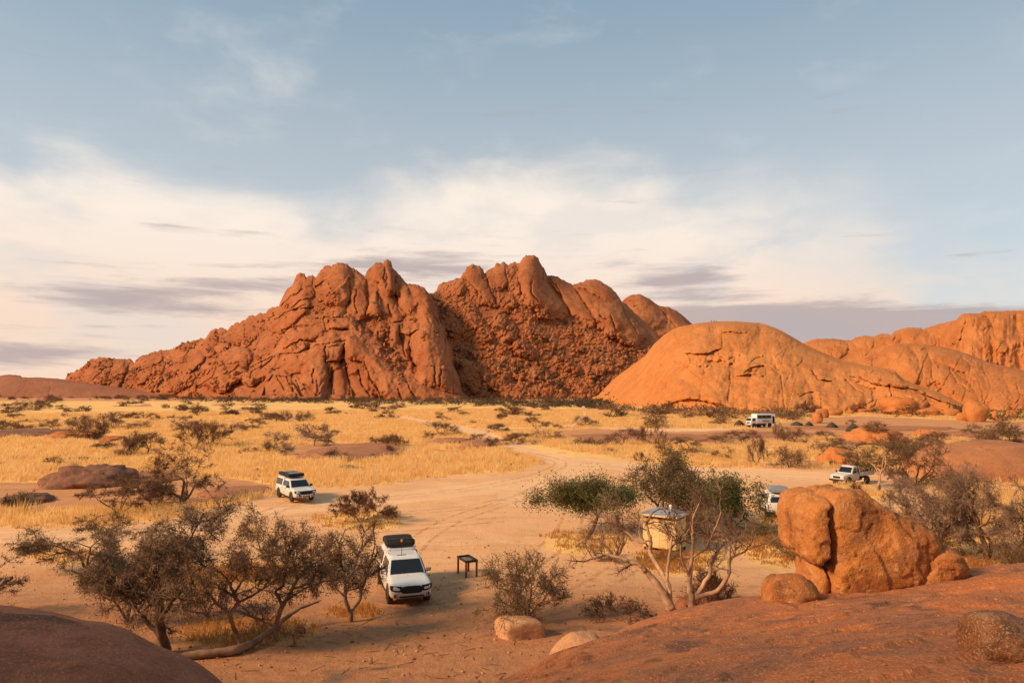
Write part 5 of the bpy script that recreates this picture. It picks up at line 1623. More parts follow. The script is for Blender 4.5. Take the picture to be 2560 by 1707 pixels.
single_plant('thorn_tree', 1828, 1338, 150, 138, 'round', 'green', 1013, 'green leafed bushy tree by the half hidden parked car', 'tree', 4200, 7500, .095, .011, stems=6, leaf_top=.3, leaf_spread=.28, mats=('bark_dark', 'twig_brown', 'leaf_green'))
single_plant('thorn_tree', 1775, 1345, 120, 110, 'round', 'brown', 1014, 'brown leafless thicket right of the hut wall', 'tree', 4200, 600, .06, .011, stems=5)
limb_tree('pale_tree', [[(1684, 1545, 12), (1667, 1504, 11), (1647, 1468, 9.5), (1622, 1434, 7.5), (1599, 1409, 5.5), (1554, 1392, 4), (1512, 1384, 3), (1470, 1389, 2)], [(1667, 1504, 6.5), (1668, 1457, 6), (1647, 1417, 6), (1633, 1389, 5.5), (1634, 1358, 4.6), (1627, 1322, 3.2), (1641, 1288, 2)], [(1667, 1480, 5), (1664, 1443, 4), (1678, 1381, 3.6), (1684, 1344, 2.6), (1664, 1316, 1.8)],
          [(1634, 1358, 3), (1608, 1367, 2.4), (1577, 1344, 2), (1543, 1322, 1.4)], [(1633, 1385, 3), (1610, 1350, 2.2), (1612, 1318, 1.6)]], 26.0, 1015, 'leafless pale barked tree leaning left in front of the hut', ('bark_pale', 'twig_brown', 'leaf_brown'), 650, 0, .40, .0085, .03, .7, 4, 1, .55, .25, .03, .5, droop=.12)
limb_tree('pale_tree', [[(1730, 1535, 9), (1728, 1499, 8), (1726, 1457, 6), (1737, 1401, 5), (1742, 1344, 4), (1737, 1302, 2.8), (1751, 1260, 1.8)], [(1731, 1506, 6), (1751, 1476, 5.8), (1776, 1437, 5), (1790, 1398, 3.8), (1818, 1367, 2.8), (1843, 1353, 1.8)], [(1740, 1498, 6), (1785, 1468, 5.6), (1813, 1429, 4.6), (1816, 1389, 3.6), (1870, 1360, 2)], [(1737, 1401, 3.6), (1768, 1373, 3), (1785, 1316, 2.4), (1790, 1271, 1.5)],
          [(1726, 1450, 4), (1705, 1400, 3), (1698, 1350, 2), (1710, 1310, 1.5)]], 27.0, 1016, 'leafless pale barked tree spreading upright right of the leaning one', ('bark_pale', 'twig_grey', 'leaf_brown'), 1300, 0, .42, .0085, .03, .8, 5, 2, .5, .22, .06, .45)
single_plant('shrub', 1545, 1405, 150, 60, 'flat', 'dark', 1017, 'dark drooping dry shrub under the leaning pale tree', 'shrub', 1800, 700, .06, .010, Y=29.0)
single_plant('shrub', 1775, 1545, 125, 120, 'round', 'red', 1018, 'reddish brown wiry shrub behind the dark boulder', 'shrub', 2600, 300, .05, .009, Y=28.5, gnarl=.2)
single_plant('shrub', 1905, 1495, 90, 100, 'vase', 'green', 1019, 'small grey green bush beside the low rounded boulder', 'shrub', 1800, 900, .04, .008, Y=25.5)
for k_, (u_, v_, w_, h_, sd_, lb_) in enumerate(((2330, 1392, 210, 190, 1020, 'grey leafless thicket hard against the split boulder'), (2470, 1400, 230, 215, 1021, 'tall grey leafless thicket below the brown whaleback'),
                                                 (2590, 1420, 190, 200, 1022, 'grey leafless thicket at the end of the row'), (2300, 1330, 150, 125, 1023, 'dark brown thicket beyond the split boulder'))):
    single_plant('thicket', u_, v_, w_, h_, 'bare', 'grey', sd_, lb_, 'tree', 6500, 700, .05, .011, stems=6, lean=.8, levels=4, gnarl=.33, side=.55, r0=.16, mats=('bark_mid', 'twig_grey', 'leaf_olive'))
single_plant('shrub', 2545, 1440, 90, 75, 'round', 'olive', 1024, 'small olive bush under the grey thickets', 'shrub', 1800, 1400, .05, .010)
single_plant('thorn_tree', 455, 1254, 175, 138, 'bare', 'grey', 1025, 'large wiry leafless tree above the golden grass strip', 'tree', 4200, 0, .05, .016, stems=4, lean=.7, levels=5, mats=('bark_mid', 'twig_brown', 'leaf_brown'))
single_plant('thorn_tree', 300, 1282, 185, 85, 'umbrella', 'brown', 1026, 'dark bent thorn tree beside the leafless one', 'tree', 3600, 700, .06, .016, stems=4, lean=.9)
single_plant('thorn_tree', 385, 1268, 100, 66, 'round', 'brown', 1036, 'hazy brown shrub between two wiry trees', 'shrub', 2600, 200, .06, .015)
single_plant('shrub', 45, 1277, 56, 46, 'round', 'olive', 1027, 'lone rounded olive bush near the dark low rock', 'shrub', 1200, 900, .07, .015)
single_plant('thorn_tree', -62, 1560, 210, 150, 'umbrella', 'brown', 1028, 'thorn tree reaching in from beyond the shaded dome', 'tree', 2600, 1200, .05, .010)
single_plant('thorn_tree', 2196, 1228, 130, 118, 'umbrella', 'green', 1029, 'tree with reddish trunk behind the flatbed pickup', 'tree', 2600, 2200, .08, .016, stems=2, lean=.4, mats=('bark_pale', 'twig_brown', 'leaf_green'))
single_plant('thicket', 2290, 1215, 150, 115, 'bare', 'brown', 1030, 'brown leafless thicket left of the broad whaleback', 'tree', 4200, 700, .08, .018, stems=6, lean=.8, levels=4)
single_plant('shrub', 1765, 1478, 90, 60, 'round', 'brown', 1037, 'low dry brown bush on the grass behind the pale trees', 'shrub', 1500, 300, .06, .010, Y=31.5)
single_plant('shrub', 1985, 1400, 110, 70, 'round', 'brown', 1038, 'dry brown bush in grass left of the split boulder', 'shrub', 1700, 400, .06, .010)
single_plant('shrub', 520, 1540, 120, 90, 'bare', 'grey', 1039, 'thin leafless sapling in grass beside the big dark tree', 'shrub', 500, 160, .06, .009, stems=4)

# -- templates for the plants of the plain
TEMPL = {}


def template(style, col, var, mid=True):
    key = (style, col, var, mid)
    if key not in TEMPL:
        sd = 2000 + (hash_str(style + col) * 7 + var * 31) % 4000
        sk = dict(STYLE[style][0])
        if not mid:
            sk['levels'] = min(sk['levels'], 3)
        S, tips = skeleton(sd, **sk)
        S, tips = crown_fit(S, tips, 1.0, 1.0, 1.0)
        S[:, 6:8] *= .30
        mt = [M[k] for k in COLS[col]]
        if mid:
            lf = int(900 * STYLE[style][2][0])
            tr, cr = plant_mesh('bush', S, tips, sd, 900, .16, .0045, lf, .022, mt, split=2, rmin=.006, leaf_spread=.045)
        else:
            lf = int(220 * max(.5, STYLE[style][2][0]))
            tr, cr = plant_mesh('bush', S, tips, sd, 160, .22, .010, lf, .055, mt, split=2, rmin=.012, leaf_spread=.06)
        TEMPL[key] = (tr.data, cr.data)
    return TEMPL[key]


def hash_str(s):
    h = 0
    for ch in s:
        h = (h * 131 + ord(ch)) % 1000003
    return h


PLAIN = []


def bush(name, u, v, w_px, h_px, style, col, label, cat, group=None, mid=True, var=0, rz=None):
    x, y = ground_pt(u, v)
    s = y / FPX
    td, cd = template(style, col, var, mid)
    root = empty(name, (float(x), float(y), float(gz(x, y)) - .05), rz if rz is not None else random.uniform(0, 6.28))
    root.scale = (w_px * s, w_px * s, h_px * s)
    for nm, dat in (('trunk', td), ('crown', cd)):
        o_ = bpy.data.objects.new(nm, dat)
        COL.objects.link(o_)
        o_.parent = root
    tag(root, label, cat, group)
    PLAIN.append((u, v, w_px))
    return root


random.seed(4)
Z6 = lambda x0, y0, x1, y1: ((x0 + x1) / 2 / 3.36, 960 + y1 / 3.36, (x1 - x0) / 3.36, (y1 - y0) / 3.36)
Z7 = lambda *b: (600 + Z6(*b)[0],) + Z6(*b)[1:]
Z8 = lambda *b: (1200 + Z6(*b)[0],) + Z6(*b)[1:]
Z9 = lambda x0, y0, x1, y1: (1860 + (x0 + x1) / 2 / 3.2, 960 + y1 / 3.2, (x1 - x0) / 3.2, (y1 - y0) / 3.2)
MID = [
    (Z6, 'umbrella', 'grey', [(390, 310, 560, 392), (960, 310, 1190, 378), (590, 290, 760, 400)]), (Z6, 'round', 'brown', [(640, 300, 870, 470), (1040, 430, 1210, 600), (960, 555, 1090, 617)]), (Z6, 'tree', 'brown', [(1110, 440, 1350, 600)]),
    (Z6, 'bare', 'grey', [(870, 260, 1000, 375), (1470, 290, 1650, 405), (1960, 330, 2110, 418)]), (Z6, 'round', 'dark', [(790, 492, 950, 547), (380, 622, 505, 697), (590, 615, 712, 657), (560, 685, 670, 738), (840, 615, 920, 642), (0, 660, 52, 697), (780, 405, 840, 470)]),
    (Z6, 'vase', 'red', [(1520, 365, 1760, 550), (1660, 355, 1925, 530)]), (Z6, 'umbrella', 'brown', [(2080, 300, 2222, 378), (1590, 200, 1715, 272), (1860, 170, 1960, 222), (2120, 165, 2212, 203), (2200, 255, 2340, 312)]),
    (Z6, 'round', 'brown', [(0, 320, 160, 402), (160, 345, 280, 388), (110, 150, 210, 203), (90, 195, 200, 238), (240, 150, 330, 203), (340, 155, 420, 208), (400, 105, 500, 152), (-160, 300, 20, 400)]),
    (Z6, 'flat', 'dark', [(220, 300, 352, 332), (510, 250, 580, 282), (1080, 240, 1162, 272), (1270, 270, 1370, 312), (1380, 270, 1500, 307), (830, 250, 900, 270), (450, 180, 555, 212), (580, 206, 670, 218)]),
    (Z7, 'round', 'brown', [(190, 250, 312, 312), (300, 240, 440, 322), (480, 240, 607, 322)]), (Z7, 'bare', 'pale', [(220, 430, 430, 600), (480, 360, 750, 515)]), (Z7, 'flat', 'dark', [(0, 540, 140, 588), (640, 580, 912, 658), (740, 385, 850, 417), (100, 715, 172, 747)]),
    (Z7, 'round', 'dark', [(1110, 445, 1300, 522), (1210, 445, 1400, 540), (1200, 530, 1312, 602), (200, 500, 300, 580)]), (Z7, 'umbrella', 'brown', [(1650, 275, 1757, 317), (1840, 235, 1922, 267), (2160, 255, 2232, 302), (2080, 340, 2212, 407)]),
    (Z7, 'vase', 'brown', [(1590, 335, 1817, 437), (1530, 420, 1642, 477), (1920, 430, 2052, 492), (2070, 460, 2182, 537), (2230, 425, 2352, 492)]), (Z7, 'flat', 'brown', [(780, 690, 992, 742), (1930, 310, 1982, 342), (1640, 235, 1702, 272), (1060, 170, 1112, 192), (2200, 668, 2290, 692)]),
    (Z8, 'umbrella', 'brown', [(390, 290, 537, 372), (1080, 395, 1322, 512), (1620, 465, 1852, 577), (1920, 440, 2102, 517), (2100, 400, 2312, 502)]), (Z8, 'vase', 'brown', [(220, 425, 432, 502), (80, 340, 192, 402), (140, 260, 222, 302)]),
    (Z8, 'round', 'brown', [(360, 235, 442, 277), (800, 455, 962, 520), (920, 470, 1052, 522), (1390, 290, 1480, 370), (1460, 280, 1562, 372), (930, 310, 992, 352), (620, 340, 682, 377), (1920, 310, 2012, 342), (1980, 275, 2092, 332)]), (Z8, 'bare', 'brown', [(1360, 380, 1530, 522), (1290, 575, 1372, 642), (1970, 540, 2152, 622), (2250, 480, 2400, 682)]),
    (Z8, 'round', 'dark', [(1480, 480, 1602, 617), (1340, 280, 1422, 307), (520, 320, 600, 350)]), (Z8, 'flat', 'dark', [(1830, 560, 1932, 587), (265, 585, 390, 612), (180, 668, 280, 696)]), (Z8, 'flat', 'grey', [(430, 400, 692, 467), (1040, 540, 1140, 582)]), (Z8, 'round', 'pale', [(800, 285, 922, 362)]),
    (Z9, 'round', 'brown', [(230, 340, 312, 452), (310, 365, 492, 462), (560, 470, 752, 552), (250, 530, 472, 672), (690, 605, 737, 652)]), (Z9, 'umbrella', 'brown', [(590, 390, 752, 462), (990, 330, 1177, 462), (750, 460, 992, 532), (840, 290, 902, 332)]),
    (Z9, 'umbrella', 'olive', [(1390, 400, 1612, 512), (1800, 330, 2030, 480), (1980, 340, 2240, 520)]), (Z9, 'vase', 'red', [(1090, 430, 1342, 592)]), (Z9, 'round', 'red', [(1340, 480, 1560, 640), (1500, 520, 1760, 700), (1260, 560, 1420, 720)]), (Z9, 'flat', 'dark', [(605, 560, 692, 602), (580, 630, 632, 657)]),
    (Z9, 'round', 'dark', [(860, 805, 932, 882), (420, 168, 520, 240), (500, 180, 605, 242)]), (Z9, 'round', 'grey', [(1700, 470, 1960, 560), (2020, 440, 2240, 520), (1380, 560, 1600, 720)]),
]
SHAPE_W = {'umbrella': 'flat topped', 'round': 'rounded', 'bare': 'leafless', 'vase': 'vase shaped', 'tree': 'leafy', 'flat': 'low sprawling'}
COL_W = {'brown': 'brown', 'dark': 'dark', 'olive': 'olive', 'grey': 'grey', 'green': 'green', 'red': 'reddish', 'pale': 'pale grey'}
LANDMARKS = [((190, 1200), 'the dark cracked outcrop'), ((40, 1090), 'the flat dark whaleback'), ((143, 1095), 'the small orange whaleback'), ((845, 1140), 'the wide brown rock shelf'), ((740, 1220), 'the pickup with twin roof boxes'),
             ((1190, 1115), 'the rock hump by the track junction'), ((1040, 1055), 'the far bend of the sand track'), ((1400, 1150), 'the wide road bend'), ((1650, 1100), 'the long flat rock shelf'), ((1900, 1062), 'the overland truck'),
             ((2115, 1150), 'the rounded orange whaleback'), ((2220, 1095), 'the pointed orange mound'), ((2110, 1195), 'the flatbed pickup'), ((2540, 1160), 'the broad brown whaleback'), ((1660, 1210), 'the dark tree behind the hut'), ((455, 1200), 'the big wiry leafless tree'), ((2000, 1045), 'the egg shaped boulder'), ((120, 1010), 'the low brown whaleback hill')]
ORD = ['nearest', 'second nearest', 'third nearest', 'fourth nearest', 'fifth nearest', 'sixth nearest', 'seventh nearest', 'eighth nearest']
plan = []
for zf, style, col, boxes in MID:
    for b_ in boxes:
        u_, v_, w_, h_ = zf(*b_)
        gx_, gy_ = map(float, ground_pt(u_, v_))
        best = min(((math.hypot(gx_ - float(ground_pt(*lm)[0]), gy_ - float(ground_pt(*lm)[1])), nm_) for lm, nm_ in LANDMARKS))
        plan.append([u_, v_, w_, h_, style, col, best[1], best[0]])
for k_ in plan:
    same = sorted((q for q in plan if q[4:7] == k_[4:7]), key=lambda q: q[7])
    r_ = ORD[min(same.index(k_), 7)]
    pre = '' if len(same) == 1 else r_ + ' '
    lb_ = f'{SHAPE_W[k_[4]]} {COL_W[k_[5]]} thorn bush ' + (f'beside {k_[6]}' if len(same) == 1 else f'standing {r_} to {k_[6]}')
    u_ = k_[0]
    grp = 'thorn bushes left of the sand clearing' if u_ < 1000 else ('thorn bushes along the sand tracks' if u_ < 1500 else 'thorn bushes below the orange domes')
    bush('thorn_bush', k_[0], k_[1], k_[2] * 1.12, k_[3] * 1.15, k_[4], k_[5], lb_, 'bush', grp, True, random.randint(0, 1))

# -- small far bushes
far_n = 0
rng_f = np.random.default_rng(12)
while far_n < 210:
    v_ = 988 + 62 * rng_f.random() ** 1.5
    u_ = rng_f.uniform(-30, 2590)
    if fbm(np.array(u_ / 170), np.array(v_ / 16), 3, 700) + .5 * (v_ < 1003) + .15 * rng_f.random() < .12:
        continue
    if 1500 < u_ < 2560 and v_ < 1028:
        continue
    if 1480 < u_ and v_ < 1012 + (u_ - 1480) * .02:
        continue
    g_, p_, s_, r_ = zones(np.array([u_]), np.array([v_]))
    if p_[0] > .3:
        continue
    w_ = (14 + 20 * rng_f.random() ** 2) * (.7 + (v_ - 985) / 60)
    st_, cl_ = str(rng_f.choice(['umbrella', 'round', 'flat'])), str(rng_f.choice(['brown', 'dark', 'olive']))
    zn_ = 'before the low brown hill' if u_ < 420 else ('below the twin peaks' if u_ < 1060 else ('below the talus slope' if u_ < 1540 else 'near the orange domes'))
    bush('thorn_bush', u_, v_, w_, w_ * rng_f.uniform(.32, .6), st_, cl_,
         f'{"tiny" if w_ < 22 else "small"} {SHAPE_W[st_]} {COL_W[cl_]} thorn bush far out {zn_}', 'bush', 'thorn bushes far out on the plain', False, int(rng_f.integers(0, 2)))
    far_n += 1


# -- belts of scrub along the foot of the hills: one mass
def belt(pts_, n, seed, hmin, hmax, mat, label, name='scrub_belt'):
    rng = np.random.default_rng(seed)
    K_ = 46
    t = rng.random(n) * (len(pts_) - 1)
    i = t.astype(int)
    f = t - i
    P_ = np.array(pts_, float)
    c_ = P_[i] * (1 - f)[:, None] + P_[i + 1] * f[:, None]
    u_ = c_[:, 0] + rng.normal(size=n) * 6
    v_ = c_[:, 1] + rng.normal(size=n) * c_[:, 2]
    x, y = ground_pt(u_, np.maximum(v_, 983))
    h = hmin + (hmax - hmin) * rng.random(n) ** 2
    C = np.stack([x, y, h * .5], 1)
    off = rng.normal(size=(n, K_, 3)) * (h[:, None, None] * np.array([.55, .5, .24]))
    cen = C[:, None] + off
    cen[..., 2] = np.maximum(cen[..., 2], .1)
    tri = cen[:, :, None] + rng.normal(size=(n, K_, 3, 3)) * (h * .13)[:, None, None, None]
    o_ = mesh_obj(name, tri.reshape(-1, 3), np.arange(n * K_ * 3).reshape(-1, 3), mat, smooth=False)
    return tag(o_, label, kind='stuff')


belt([(-40, 992, 2.2), (300, 992, 2.8), (560, 999, 3.5), (800, 1004, 3), (1200, 1008, 3.5), (1450, 1012, 4), (1520, 1016, 4)], 1300, 31, 1.2, 4.2, M['scrub'], 'dense dark scrub along the foot of the mountain')
belt([(1480, 1020, 3), (1620, 1030, 4), (1760, 1036, 4), (1880, 1042, 4), (2000, 1046, 4)], 190, 32, 1.2, 4.0, M['leaf_brown'], 'belt of brown scrub along the foot of the orange dome')
belt([(2470, 1050, 3), (2560, 1048, 4), (2700, 1050, 4)], 40, 33, 1.2, 3.6, M['leaf_olive'], 'olive scrub between boulders at the ridge foot')


# -- dry grass
def grass_mass():
    rng = np.random.default_rng(55)
    n = 260000
    r = 28.0 + (330.0 - 28.0) * rng.random(n) ** 1.15
    a = np.radians(rng.uniform(-41, 41, n))
    x, y = np.sin(a) * r, np.cos(a) * r
    u_, v_ = upix(x, y, 0.0), vpix(y, 0.0)
    g, p_, s_, rd_ = zones(u_, v_)
    cl = fbm(x / 6.0, y / 6.0, 3, 801)
    keep = (rng.random(n) < np.clip(g * 1.25 - .15, 0, 1) * (0.45 + .9 * sstep(cl, -.25, .3))) & (s_ < .45) & (p_ < .3)
    keep &= (r > 45) | (g > .5 + .4 * rng.random(n))
    x, y, r, g, cl = x[keep], y[keep], r[keep], g[keep], cl[keep]
    N = len(x)
    K_ = 5
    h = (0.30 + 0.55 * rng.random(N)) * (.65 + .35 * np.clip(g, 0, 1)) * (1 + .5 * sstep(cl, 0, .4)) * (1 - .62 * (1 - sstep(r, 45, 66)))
    wd = 0.012 + r * .00042
    zz = gz(x, y) + .02
    ang = rng.uniform(0, 6.28, (N, K_))
    rad = rng.uniform(0, .28, (N, K_)) * (1 + r / 150)[:, None]
    bx, by = x[:, None] + np.cos(ang) * rad, y[:, None] + np.sin(ang) * rad
    lean = rng.normal(size=(N, K_, 2)) * .22
    hh = h[:, None] * rng.uniform(.55, 1.15, (N, K_))
    w = (wd[:, None] * rng.uniform(.7, 1.5, (N, K_)))
    z0 = np.repeat(zz[:, None], K_, 1)
    P = np.stack([np.stack([bx - w, by, z0], -1), np.stack([bx + w, by, z0], -1), np.stack([bx + lean[..., 0] * hh + .05 * hh, by + lean[..., 1] * hh, z0 + hh], -1)], 2)
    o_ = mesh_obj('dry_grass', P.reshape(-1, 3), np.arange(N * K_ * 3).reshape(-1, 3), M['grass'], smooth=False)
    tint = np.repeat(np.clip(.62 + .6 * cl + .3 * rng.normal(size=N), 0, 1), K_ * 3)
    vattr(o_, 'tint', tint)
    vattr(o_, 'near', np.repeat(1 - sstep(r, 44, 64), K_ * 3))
    print('grass tufts', N)
    return tag(o_, 'tall dry straw coloured grass covering the plain', kind='stuff')


grass_mass()

# -- the fallen log and loose branches
def log_mesh(pts_, rad, seed, mat, name, label):
    rng = np.random.default_rng(seed)
    P_ = np.array(pts_, float)
    n = 26
    t = np.linspace(0, len(P_) - 1, n)
    C = np.stack([np.interp(t, np.arange(len(P_)), P_[:, k]) for k in range(3)], 1)
    C[:, 0] += .04 * rng.normal(size=n)
    r = np.interp(t, np.arange(len(rad)), rad)
    m_ = 10
    th = np.arange(m_) * 2 * np.pi / m_
    V_ = []
    for i in range(n):
        d = C[min(i + 1, n - 1)] - C[max(i - 1, 0)]
        d /= np.linalg.norm(d)
        a = np.cross(d, [0, 0, 1.0])
        a /= np.linalg.norm(a)
        b = np.cross(a, d)
        rr_ = r[i] * (1 + .22 * rng.normal(size=m_) * .6)
        V_.append(C[i] + (np.cos(th) * rr_)[:, None] * a + (np.sin(th) * rr_)[:, None] * b)
    V_ = np.vstack(V_)
    F = [(i * m_ + j, i * m_ + (j + 1) % m_, (i + 1) * m_ + (j + 1) % m_, (i + 1) * m_ + j) for i in range(n - 1) for j in range(m_)]
    o_ = mesh_obj(name, V_, np.array(F), mat)
    return tag(o_, label, 'log')


def gp(u, v, z):
    x, y = ground_pt(u, v)
    return (float(x), float(y), z)


log_mesh([gp(430, 1652, .12), gp(500, 1648, .2), gp(590, 1640, .2), gp(640, 1618, .22), gp(700, 1585, .45), gp(745, 1568, .75), gp(795, 1562, .95)], [.10, .15, .17, .13, .09, .07, .04], 41, M['bark_mid'], 'fallen_log', 'weathered fallen log lying on the sand beneath the thorn trees')
log_mesh([gp(-30, 1560, 1.3), gp(5, 1556, 1.65), gp(25, 1552, 1.75)], [.09, .08, .07], 43, M['bark_mid'], 'tree_stump', 'broken dark stump poking up behind the shaded dome')


# ------------------------------------------------------------------ vehicles and camp things
def dusty(name, col, rough, amount):
    """paint with road dust clinging to the lower panels"""
    T = new_mat(name, rough, 0.5)
    P = T.node('ShaderNodeNewGeometry').outputs['Position']
    z = T.node('ShaderNodeSeparateXYZ', None, _0=P).outputs[2]
    nz = T.noise(P, 2.5, 5.0, 0.65)
    lowp = T.m('MULTIPLY', T.ss(T.m('ADD', z, T.m('MULTIPLY', T.m('SUBTRACT', nz, .5), .8)), 1.15, .35), amount)
    film = T.m('MULTIPLY', T.ss(nz, .45, .75), .12)
    f = T.m('ADD', lowp, film)
    T.put(T.b.inputs['Base Color'], T.mix(f, col, (0.50, 0.30, 0.16)))
    T.put(T.b.inputs['Roughness'], T.m('MULTIPLY_ADD', f, 0.5, rough, clamp=True))
    return T.mat


M['white_paint'] = dusty('white_car_paint', (0.64, 0.62, 0.59), 0.26, .55)
M['dusty_white'] = dusty('dusty_white_paint', (0.60, 0.56, 0.50), 0.45, .75)
M['glass_dark'] = plain('dark_car_glass', (0.012, 0.012, 0.013), 0.06, 0.5)
M['black_plastic'] = plain('black_plastic', (0.018, 0.016, 0.015), 0.6, 0.3)
M['tyre'] = plain('dusty_tyre', (0.075, 0.055, 0.042), 0.95, 0.1, var=.2)
M['rim'] = plain('dark_rim', (0.05, 0.045, 0.042), 0.4, 0.5)
M['chrome'] = plain('chrome', (0.75, 0.75, 0.76), 0.12, 0.5, metal=1.0)
M['lamp_glass'] = plain('headlight_glass', (0.55, 0.52, 0.48), 0.1, 0.6, metal=.6)
M['tent_black'] = plain('black_tent_cover', (0.030, 0.024, 0.021), 0.8, 0.2, var=.25, vscale=6)
M['tent_grey'] = plain('grey_shell', (0.20, 0.20, 0.21), 0.45, 0.4, var=.06)
M['orange_plate'] = plain('yellow_plate', (0.62, 0.28, 0.03), 0.5, 0.3)
M['red_lamp'] = plain('red_tail_lamp', (0.45, 0.02, 0.015), 0.25, 0.5)
M['red_label'] = plain('red_label', (0.50, 0.10, 0.05), 0.6, 0.3)
M['steel_dark'] = plain('sooty_steel', (0.035, 0.026, 0.022), 0.65, 0.4, metal=.3, var=.3, vscale=9)
M['ash'] = plain('ash', (0.16, 0.115, 0.085), 0.95, 0.1, var=.4, vscale=8)
M['leg_red'] = plain('rust_red_paint', (0.235, 0.040, 0.022), 0.75, 0.3, var=.25, vscale=7)
M['wall_cream'] = plain('cream_board', (0.76, 0.50, 0.235), 0.85, 0.2, var=.06, vscale=4)
M['roof_blue'] = plain('blue_grey_sheet', (0.25, 0.29, 0.33), 0.5, 0.4, var=.08, vscale=3)
M['olive_canvas'] = plain('olive_canvas', (0.070, 0.052, 0.032), 0.9, 0.1, var=.12, vscale=2)
M['canvas_dark'] = plain('dark_canvas', (0.022, 0.019, 0.015), 0.9, 0.1)
M['yellow_can'] = plain('yellow_plastic', (0.72, 0.36, 0.02), 0.5, 0.3)
M['red_paint'] = plain('red_paint', (0.42, 0.02, 0.03), 0.35, 0.5)
M['timber'] = plain('weathered_timber', (0.12, 0.08, 0.055), 0.9, 0.1, var=.2)
M['rail_grey'] = plain('grey_rail', (0.26, 0.24, 0.21), 0.6, 0.4)
M['clay'] = plain('clothes_blue', (0.06, 0.07, 0.10), 0.9, 0.1)
M['clay2'] = plain('clothes_tan', (0.22, 0.13, 0.08), 0.9, 0.1)


def smooth_ring(n, p):
    t = np.arange(n) * 2 * np.pi / n + np.pi / n
    c_, s = np.cos(t), np.sin(t)
    return np.sign(c_) * np.abs(c_) ** (2 / p), np.sign(s) * np.abs(s) ** (2 / p)


def loft(sections, n=28, p=6.0, axis='x'):
    """sections along an axis: axis 'x': (x, half width, z0, z1); axis 'z': (z, x0, x1, half width)"""
    a, b = smooth_ring(n, p)
    V_ = []
    for s in sections:
        if axis == 'x':
            x, hw, z0, z1 = s
            V_.append(np.stack([np.full(n, x), a * hw, (z0 + z1) / 2 + b * (z1 - z0) / 2], 1))
        else:
            z, x0, x1, hw = s
            V_.append(np.stack([(x0 + x1) / 2 + a * (x1 - x0) / 2, b * hw, np.full(n, z)], 1))
    V_ = np.vstack(V_)
    m_ = len(sections)
    F = [(i * n + j, i * n + (j + 1) % n, (i + 1) * n + (j + 1) % n, (i + 1) * n + j) for i in range(m_ - 1) for j in range(n)]
    F.append(tuple(range(n))[::-1])
    F.append(tuple(range((m_ - 1) * n, m_ * n)))
    return V_, F


def fix_normals(o):
    bm = bmesh.new()
    bm.from_mesh(o.data)
    bmesh.ops.recalc_face_normals(bm, faces=bm.faces)
    bm.to_mesh(o.data)
    bm.free()
    return o


def auto(o, ang=35):
    """smooth shading with hard edges beyond an angle"""
    o.data.polygons.foreach_set('use_smooth', np.ones(len(o.data.polygons), bool))
    try:
        o.data.set_sharp_from_angle(angle=R_(ang))
    except Exception:
        pass
    return o


def add_loft(name, secs, mat, parent, n=28, p=6.0, axis='x', ang=40):
    V_, F = loft(secs, n, p, axis)
    return auto(fix_normals(mesh_obj(name, V_, F, mat, parent)), ang)


def add_box(name, c, s, mat, parent, bevel=0.0, rot=None):
    bm = bmesh.new()
    bmesh.ops.create_cube(bm, size=1.0)
    for v_ in bm.verts:
        v_.co = Vector((v_.co.x * s[0], v_.co.y * s[1], v_.co.z * s[2]))
    if bevel:
        bmesh.ops.bevel(bm, geom=list(bm.edges), offset=bevel, segments=2, affect='EDGES', profile=.6)
    me = bpy.data.meshes.new(name)
    bm.to_mesh(me)
    bm.free()
    me.materials.append(mat)
    o = bpy.data.objects.new(name, me)
    COL.objects.link(o)
    o.location = c
    if rot:
        o.rotation_euler = rot
    o.parent = parent
    return auto(o) if bevel else o


def add_cyl(name, c, r, h, mat, parent, axis='z', n=20, r2=None):
    V_ = []
    t = np.arange(n) * 2 * np.pi / n
    for k, rr_ in ((-h / 2, r), (h / 2, r2 if r2 is not None else r)):
        ring = np.stack([np.cos(t) * rr_, np.sin(t) * rr_, np.full(n, k)], 1)
        V_.append(ring)
    V_ = np.vstack(V_)
    if axis == 'y':
        V_ = V_[:, [0, 2, 1]]
    elif axis == 'x':
        V_ = V_[:, [2, 0, 1]]
    F = [(j, (j + 1) % n, n + (j + 1) % n, n + j) for j in range(n)] + [tuple(range(n))[::-1], tuple(range(n, 2 * n))]
    o = auto(fix_normals(mesh_obj(name, V_, F, mat, parent)))
    o.location = c
    return o


def add_poly(name, pts_, mat, parent, thick=0.012):
    """thin plate from a planar polygon"""
    P = np.array(pts_, float)
    nrm = np.cross(P[1] - P[0], P[2] - P[0])
    nrm /= np.linalg.norm(nrm)
    n = len(P)
    V_ = np.vstack([P - nrm * thick, P + nrm * thick])
    F = [tuple(range(n))[::-1], tuple(range(n, 2 * n))] + [(j, (j + 1) % n, n + (j + 1) % n, n + j) for j in range(n)]
    return fix_normals(mesh_obj(name, V_, F, mat, parent, smooth=False))


